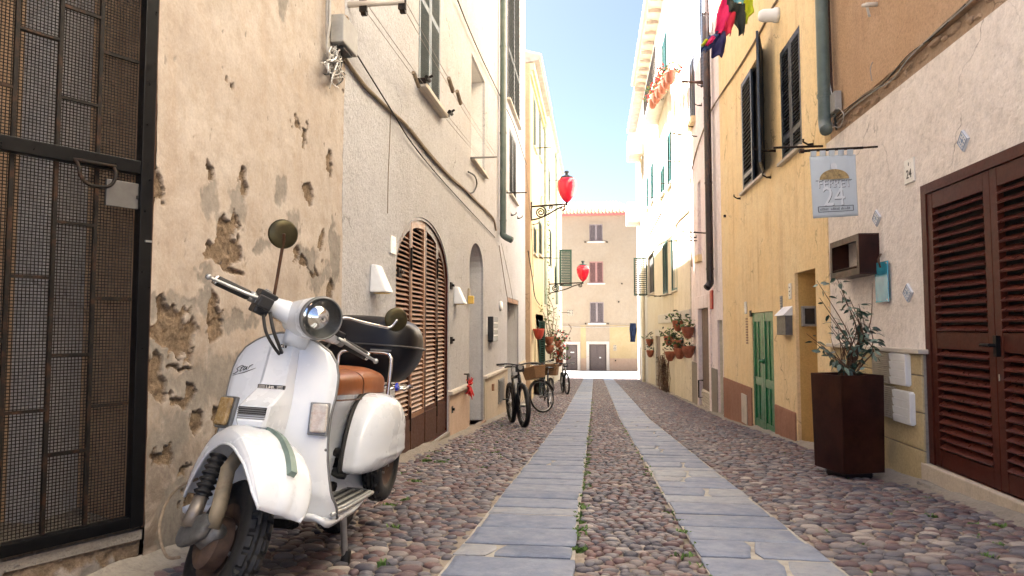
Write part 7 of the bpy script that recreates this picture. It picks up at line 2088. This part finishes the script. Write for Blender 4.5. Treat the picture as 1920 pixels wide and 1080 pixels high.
for sgn in (1, -1):
    arm = MB().tube(spline([(sgn * .03, -.33, .985), (sgn * .09, -.385, .985), (sgn * .15, -.415, .982), (sgn * .19, -.425, .980)], 4), [.052 - .0028 * k for k in range(13)], 18)
    tb_(sm(arm), 'handlebar_arm', WHT, hs, smooth=True)
    tb_(sm(MB().tube([(sgn * .188, -.4245, .980), (sgn * .212, -.428, .9795)], .021, 14)), 'grip_collar', M['alloy'], smooth=True)
    tb_(sm(MB().tube([(sgn * .212, -.428, .9795), (sgn * .22, -.429, .979), (sgn * .335, -.442, .976), (sgn * .34, -.443, .976)], [.0165, .0195, .0195, .0175], 14)), 'grip', M['rubber'], smooth=True)
    tb_(sm(MB().tube([(sgn * .338, -.443, .976), (sgn * .352, -.444, .976)], [.0195, .017], 14)), 'grip_end', M['chrome'], smooth=True)
    lv = MB().tube(spline([(sgn * .165, -.385, .985), (sgn * .20, -.372, .982), (sgn * .26, -.385, .978), (sgn * .34, -.40, .974), (sgn * .375, -.408, .972)], 4), [.008, .0085, .0085, .008, .008, .0075, .007, .007, .0065, .0065, .006, .006, .006, .0055, .0055, .006, .0075], 10)
    lv.lathe([(0, -.012), (.009, -.008), (.012, 0), (.009, .008), (0, .012)], 12, Matrix.Translation((sgn * .378, -.409, .972)))
    tb_(sm(lv), 'brake_lever', M['alloy'], smooth=True)
sw = sm(MB().box(.125, .195, -.445, -.375, .993, 1.022).box(.135, .19, -.44, -.37, .93, .965)); tb_(sw, 'switch_box', M['black_plastic'], bevel=.006)
tb_(sm(MB().lathe([(0, 0), (.014, 0), (.014, .005), (.008, .007), (0, .007)], 14, Matrix.Translation((.165, -.40, 1.0225)))), 'switch_button', M['box_grey'])
tb_(sm(MB().box(.145, .20, -.372, -.335, .955, 1.0)), 'lever_clamp', M['black_plastic'], bevel=.006)
tb_(sm(MB().box(-.19, -.135, -.445, -.375, .99, 1.015)), 'switch_box', M['black_plastic'], bevel=.006)
tb_(sm(MB().tube(spline([(.135, -.36, .955), (.10, -.33, .90), (.055, -.33, .86), (.02, -.36, .84)], 5), .0065, 8)), 'cable', M['cable_black'], smooth=True)
tb_(sm(MB().tube(spline([(.155, -.36, .94), (.12, -.34, .885), (.07, -.34, .85), (.02, -.37, .83)], 5), .006, 8)), 'cable', M['cable_black'], smooth=True)
tb_(sm(MB().tube(spline([(-.14, -.37, .95), (-.11, -.33, .89), (-.06, -.34, .86)], 5), .006, 8)), 'cable', M['cable_black'], smooth=True)
tb_(sm(MB().tube([(0, -.385, .99), (0, -.335, .885)], [.055, .045], 18)), 'headset_neck', WHT, smooth=True)
def mirror(base, bend, c, nrm, r, name='mirror'):
    stem = sm(MB().tube(spline([base] + bend + [tuple(Vector(c) - Vector(nrm).normalized() * -.012)], 5), .0062, 8)); 
    so_ = tb_(stem, 'mirror_stem', M['stem_rust'] if c[0] > 0 else M['chrome'], smooth=True)
    q = Vector(nrm).normalized().to_track_quat('Z', 'Y').to_matrix().to_4x4()
    Mx = Matrix.Translation(c) @ q
    tb_(sm(MB().lathe([(0, .008), (r * .5, .0075), (r * .88, .004), (r, -.001), (r * .98, -.006), (r * .94, -.006)], 32, Mx, cap=False)), 'mirror_head', M['mirror_back'], so_, smooth=True)
    tb_(sm(MB().lathe([(r * .95, -.0055), (0, -.0055)], 32, Mx, cap=False)), 'mirror_glass', M['mirror_face'], so_)
mirror((.125, -.42, 1.0), [(.16, -.42, 1.10), (.192, -.42, 1.19), (.205, -.412, 1.222)], (.218, -.42, 1.245), (.10, 1, .02), .057)
mirror((-.155, -.42, 1.0), [(-.155, -.425, 1.05), (-.175, -.43, 1.075), (-.25, -.43, 1.092), (-.34, -.43, 1.115), (-.378, -.43, 1.13)], (-.392, -.44, 1.172), (.15, 1, .0), .052)
# front brake cable loops out from behind the guard
tb_(sm(MB().tube(spline([(.10, -.28, .33), (.115, -.36, .27), (.125, -.37, .20), (.125, -.30, .13), (.11, -.16, .10), (.10, -.08, .13)], 6), .0052, 8)), 'brake_cable', M['cable_tan'], smooth=True)

# ---------------------------------------------------------------- street lanterns
def lantern(u, wpx, py_arm, h_l, wall_w, lab):
    """wrought iron bracket with scrolls, red glass drop with grey cap"""
    y = u; rr = ray(wpx, py_arm); p = Vector((0, 0, CZ)) + rr * (y / rr.y)
    x_end, z = p.x, p.z
    x_w = XL + wall_w
    t = thing('street_lantern', (x_w, y, z), lab, 'street lantern', 'red glass lanterns on iron brackets')
    mb = MB().box(x_w, x_w + .03, y - .03, y + .03, z - .42, z + .10)
    mb.build('wall_plate', M['iron'], t)
    L = x_end - x_w
    MB().tube([(x_w + .03, y, z - .03), (x_w + L * .5, y, z + .0), (x_end, y, z + .02)], .026, 8).build('arm', M['iron'], t, smooth=True)
    def spiral(cx, cz, r0, turns, a0, dirn, rad_):
        P = []
        n = int(18 * turns)
        for k in range(n + 1):
            q = k / n; a = a0 + dirn * 2 * math.pi * turns * q; r = r0 * (1 - .82 * q)
            P.append((cx + r * math.cos(a), y, cz + r * math.sin(a)))
        return MB().tube(P, rad_, 6)
    spiral(x_w + .27, z - .19, .16, 2.2, math.pi * .5, -1, .02).build('scroll', M['iron'], t, smooth=True)
    spiral(x_end - .10, z - .09, .08, 1.6, math.pi * .9, 1, .016).build('scroll', M['iron'], t, smooth=True)
    spiral(x_w + .55, z - .07, .06, 1.5, 0, 1, .014).build('scroll', M['iron'], t, smooth=True)
    MB().tube(spline([(x_w + .03, y, z - .40), (x_w + .22, y, z - .36), (x_w + L * .5, y, z - .24), (x_w + L * .75, y, z - .10), (x_end - .03, y, z - .02)], 6), .022, 7).build('brace', M['iron'], t, smooth=True)
    MB().tube([(x_w + .28, y, z + .02), (x_w + .28, y, z + .2), (x_w + .31, y, z + .26)], .009, 6).build('spike', M['iron'], t, smooth=True)
    c = Matrix.Translation((x_end, y, z + .02))
    k = h_l
    MB().lathe([(0, -.06 * k), (.025 * k, -.05 * k), (.022 * k, .02 * k), (.05 * k, .045 * k), (.03 * k, .06 * k)], 16, c).build('socket', M['iron'], t, smooth=True)
    g = MB().lathe([(r_ * k, h_ * k) for r_, h_ in ((.03, .05), (.085, .09), (.165, .18), (.225, .29), (.27, .42), (.29, .55), (.285, .64), (.26, .715), (.215, .765), (.185, .78))], 28, c, cap=True)
    g.build('glass_drop', M['lantern_red'], t, smooth=True)
    MB().lathe([(.185 * k, .775 * k), (.20 * k, .79 * k), (.19 * k, .82 * k), (.10 * k, .85 * k), (.055 * k, .88 * k), (.045 * k, .92 * k), (.075 * k, .945 * k), (.08 * k, .975 * k), (.05 * k, 1.0 * k), (.03 * k, 1.005 * k), (0, 1.01 * k)], 24, c).build('cap', M['lantern_cap'], t, smooth=True)
M['lantern_cap'] = simple('lantern_cap', (.045, .06, .065), 0.5, 0.3)
lantern(18.62, 1063, 384, .92, .14, 'large red glass lantern on a scrolled iron bracket, nearer and higher of the two')
lantern(28.0, 1093, 531, .90, .0, 'smaller looking red glass lantern, lower and farther down the street')

# ---------------------------------------------------------------- bicycles
def bicycle(front, rear, steer, lab, tyre=.026, basket=False, seat_h=.96, mud=False, frame_mat='bike_black', rim='bike_black', lean=.0, step=False):
    F_ = Vector((front[0], front[1], gz(front[1]))); R_ = Vector((rear[0], rear[1], gz(rear[1])))
    f = (F_ - R_).normalized(); l = Vector((0, 0, 1)).cross(f).normalized(); up = f.cross(l)
    l2 = l * math.cos(lean) - up * math.sin(lean) ; up2 = l * math.sin(lean) + up * math.cos(lean)
    wb = (F_ - R_).length
    t = thing('bicycle', tuple(R_.lerp(F_, .5)), lab, 'bicycle', 'bicycles parked along the left wall')
    def T(x, y, z): return R_ + f * x + l2 * y + up2 * z
    r = .345
    def st(x, y, z):                           # steered part: about the head axis
        hx, hz = wb - .14, .82
        a = Matrix.Rotation(steer, 4, Vector((-.30, 0, .95))) @ Vector((x - hx, y, z - hz))
        return T(a.x + hx, a.y, a.z + hz)
    def wheel_(cx, TT, nm):
        P = [(cx + (r - tyre) * math.cos(q), 0, r + (r - tyre) * math.sin(q)) for q in np.linspace(0, 2 * math.pi, 36, endpoint=False)]
        w = MB(TT).tube(P, tyre, 8, closed=True).build(nm, M['rubber'], t, smooth=True)
        P = [(cx + (r - tyre * 2.1) * math.cos(q), 0, r + (r - tyre * 2.1) * math.sin(q)) for q in np.linspace(0, 2 * math.pi, 36, endpoint=False)]
        MB(TT).tube(P, .011, 6, closed=True).build('rim', M[rim], w, smooth=True)
        sp = MB(TT)
        for k in range(20):
            q = 2 * math.pi * k / 20; sp.tube([(cx, (.03 if k % 2 else -.03), r), (cx + (r - tyre * 2) * math.cos(q), 0, r + (r - tyre * 2) * math.sin(q))], .0018, 3, cap=False)
        sp.build('spokes', M['steel'], w, kind='stuff', recalc=False)
        MB(TT).tube([(cx, -.05, r), (cx, .05, r)], .028, 10).build('hub', M['alloy'], w)
        return w
    wheel_(0, T, 'rear_wheel'); wheel_(wb, st, 'front_wheel')
    fm = M[frame_mat]
    bb = (.42, 0, .30); sc = (.30, 0, .80); hd = (wb - .18, 0, .80); hb = (wb - .13, 0, .66)
    tubes = [(bb, sc), (bb, hb), (hd, hb)] + ([((sc[0] + .06, 0, .55), (hb[0], 0, hb[2] - .03))] if step else [((sc[0] + .01, 0, sc[2] - .03), hd)])
    fr_ = MB(T)
    for a, b in tubes: fr_.tube([a, b], .021 if step else .027, 10)
    for s_ in (-1, 1): fr_.tube([bb, (0, s_ * .055, r)], .011, 8).tube([(sc[0], 0, sc[2] - .06), (0, s_ * .055, r)], .009, 8)
    fr_.build('frame', fm, t, smooth=True)
    fk_ = MB(st)
    for s_ in (-1, 1): fk_.tube([(hb[0] + .01, s_ * .03, hb[2] + .02), (hb[0] + .03, s_ * .055, hb[2] - .06), (wb, s_ * .055, r)], [.02, .018, .013], 8)
    fk_.tube([(hb[0] + .01, -.045, hb[2] + .01), (hb[0] + .01, .045, hb[2] + .01)], .024, 8)
    fk_.build('fork', fm, t, smooth=True)
    w_ = .33 if not step else .28
    bh = .98 if not step else 1.04
    MB(st).tube([(hd[0] - .01, 0, hd[2]), (hd[0] - .03, 0, bh - .02)], .017, 8).build('stem', fm, t, smooth=True)
    MB(st).tube(spline([(hd[0] - (.08 if step else .04), -w_, bh + (.0 if step else .01)), (hd[0] - .02, -w_ * .5, bh + .015), (hd[0] + .02, 0, bh - .01), (hd[0] - .02, w_ * .5, bh + .015), (hd[0] - (.08 if step else .04), w_, bh + (.0 if step else .01))], 4), .0125, 8).build('handlebar', fm if not step else M['steel'], t, smooth=True)
    for s_ in (-1, 1):
        MB(st).tube([(hd[0] - .055, s_ * (w_ - .11), bh + .01), (hd[0] - .07, s_ * (w_ + .01), bh + .008)], .018, 10).build('grip', M['rubber'], t, smooth=True)
        MB(st).tube([(hd[0] + .0, s_ * (w_ - .14), bh - .005), (hd[0] + .02, s_ * (w_ - .08), bh - .02), (hd[0] + .0, s_ * w_, bh - .025)], .007, 6).build('brake_lever', M['alloy'], t, smooth=True)
        MB(T).tube([(bb[0] - s_ * .0, s_ * .07, .30), (bb[0] + s_ * .12, s_ * .08, .30 - s_ * .12)], .012, 6).build('crank', M['alloy'], t)
        MB(T).box(bb[0] + s_ * .12 - .045, bb[0] + s_ * .12 + .045, s_ * .14 - .045, s_ * .14 + .045, .29 - s_ * .12, .31 - s_ * .12).build('pedal', M['black_plastic'], t)
    MB(T).lathe([(.02, -.004), (.09, -.004), (.095, 0), (.09, .004), (.02, .004)], 24, Matrix.Translation((bb[0], -.045, .30)) @ Matrix.Rotation(rad(90), 4, 'X')).build('chainring', M['grime_black'], t)
    MB(T).tube([sc, (sc[0] - .035, 0, seat_h - .03)], .014, 8).build('seat_post', M['alloy'], t, smooth=True)
    def sad(s, tt):
        x = sc[0] - .17 + .27 * tt; w = .085 * (1 - tt) ** .7 + .018; a = math.pi * (s - .5)
        return (x, w * math.sin(a), seat_h + .035 * math.cos(a) * (1 - .3 * tt) - .02)
    MB(T).grid(sad, 9, 9).build('saddle', M['rubber'], t, smooth=True, solid=.012)
    if mud:
        for cx, TT in ((0, T), (wb, st)):
            P = [(cx + (r + .02) * math.cos(q), 0, r + (r + .02) * math.sin(q)) for q in np.linspace(.2, 2.9, 16)]
            MB(TT).grid(lambda s, tt: (P[int(round(tt * 15))][0], -.03 + .06 * s, P[int(round(tt * 15))][2] - .012 * (2 * s - 1) ** 2), 5, 16).build('mudguard', fm, t, smooth=True, solid=.003)
        rk = MB(T)
        for s_ in (-1, 1): rk.tube([(0, s_ * .07, r), (-.05, s_ * .07, .72), (.22, s_ * .07, .74)], .006, 6)
        rk.build('carrier', M['steel'], t)
    else:
        MB(st).box(wb - .13, wb - .09, -.07, .07, .86, .96).build('number_pad', M['black_plastic'], t, bevel=.01)
        MB(st).tube([(wb - .10, 0, .93), (wb - .06, 0, .93)], .035, 12).build('headlamp', M['steel'], t)
    if basket:
        def bask(TT, x0, x1, hw, z0, z1, nm):
            mb = MB(TT)
            vs = []
            for (z, k) in ((z0, .82), (z1, 1.0)):
                cx = (x0 + x1) / 2; hl = (x1 - x0) / 2
                vs += [(cx - hl * k, -hw * k, z), (cx + hl * k, -hw * k, z), (cx + hl * k, hw * k, z), (cx - hl * k, hw * k, z)]
            mb.add(vs, [(0, 1, 5, 4), (1, 2, 6, 5), (2, 3, 7, 6), (3, 0, 4, 7), (0, 3, 2, 1)])
            b = mb.build(nm, M['wicker'], t, solid=.014)
            MB(TT).tube([vs[4], vs[5], vs[6], vs[7]], .012, 6, closed=True).build('basket_rim', M['wicker'], b)
        bask(st, wb - .06, wb + .26, .20, .72, .96, 'front_basket')
        bask(T, -.22, .14, .17, .755, 1.0, 'rear_basket')
    MB(T).tube([(.40, .03, .30), (.36, .16, .0 + .01)], .010, 6).build('kickstand', M['alloy'], t)
    return t
bicycle((-1.085, 10.6), (-1.40, 11.62), rad(4), 'black mountain bicycle facing the camera, nearest of the parked bicycles', tyre=.040, lean=rad(-3))
bicycle((-1.12, 14.35), (-1.0, 15.42), rad(-38), 'city bicycle with wicker baskets parked behind the mountain bicycle', tyre=.02, basket=True, mud=True, step=True, rim='steel', seat_h=.93)
bicycle((-.86, 21.6), (-1.05, 22.65), rad(6), 'dark bicycle parked farthest down the left wall', tyre=.028, lean=rad(-3))

# ---------------------------------------------------------------- pots and climbers on the left row
GL = 'flower pots hung on the yellow and pale houses'
def potL(px, py, wpx, lab, **k): return pot(FL, px, py, wpx, lab, GL, w=.13, **k)
potL(1007.5, 627, 13, 'plain red wall pot left of the green shutter', mat='red_pot', dens=6)
potL(1027, 640, 12, 'upper orange pot of a pair on the yellow house', dens=14)
potL(1028, 656, 10, 'lower orange pot of a pair on the yellow house', dens=12)
potL(1044.5, 646, 9, 'pot of red geraniums highest beside the far bicycle', dens=70, flower=True, tall=1.5)
potL(1047.5, 664, 9, 'pot of red geraniums in the middle of the far stack', dens=70, flower=True, tall=1.3)
potL(1047, 681, 8, 'lowest pot of greenery in the far stack', dens=60, flower=True, tall=1.3)
vn = thing('climbing_vine', FL.m(*FL.px(1028, 600), .14), 'bare climbing vine with yellow green leaves on the yellow house', 'plant')
vm = MB(); vl = MB()
paths = [[(1030, 672), (1031, 630), (1027, 600), (1024, 570), (1022, 520), (1023, 440), (1022, 400)], [(1032, 672), (1034, 620), (1036, 585), (1030, 560), (1020, 545)], [(1030, 640), (1024, 610), (1018, 590), (1010, 575)], [(1033, 650), (1040, 615), (1046, 590)], [(1031, 660), (1028, 625), (1036, 600), (1026, 580)]]
for k, pth in enumerate(paths):
    P = spline([FL.m(*FL.px(a + RNG.uniform(-1, 1), b, .16), .16 + RNG.uniform(0, .05)) for a, b in pth], 5)
    vm.tube(P, [.018 - .012 * i / (len(P) - 1) for i in range(len(P))], 6)
    for p in P[::1]:
        n = 9 if (k == 0 and p.z > 1.2) else 2
        for _ in range(n):
            a = Vector((RNG.uniform(-.2, 1), RNG.uniform(-1, 1), RNG.uniform(-1, .6))).normalized(); q = p + Vector((RNG.uniform(0, .12), RNG.gauss(0, .10), RNG.gauss(0, .12))); b = a.cross(Vector((.2, .6, .7))).normalized(); s_ = RNG.uniform(.03, .06)
            vl.add([q - b * s_ * .6, q + a * s_, q + b * s_ * .6, q - a * s_ * .5], [(0, 1, 2, 3)])
vm.build('stems', M['bark'], vn, smooth=True); vl.build('leaves', M['leaf_ivy'], vn, recalc=False)
t = thing('bare_branch', FL.m(*FL.px(1050, 650), .3), 'thin bare branch arching out near the far flower pots', 'plant')
MB().tube(spline([FL.m(*FL.px(1044, 690, .2), .2), FL.m(*FL.px(1052, 655, .45), .45), FL.m(*FL.px(1066, 628, .7), .7), FL.m(*FL.px(1071, 616, .75), .75), FL.m(*FL.px(1066, 608, .7), .7)], 5), .016, 5).build('stem', M['bark'], t, smooth=True)
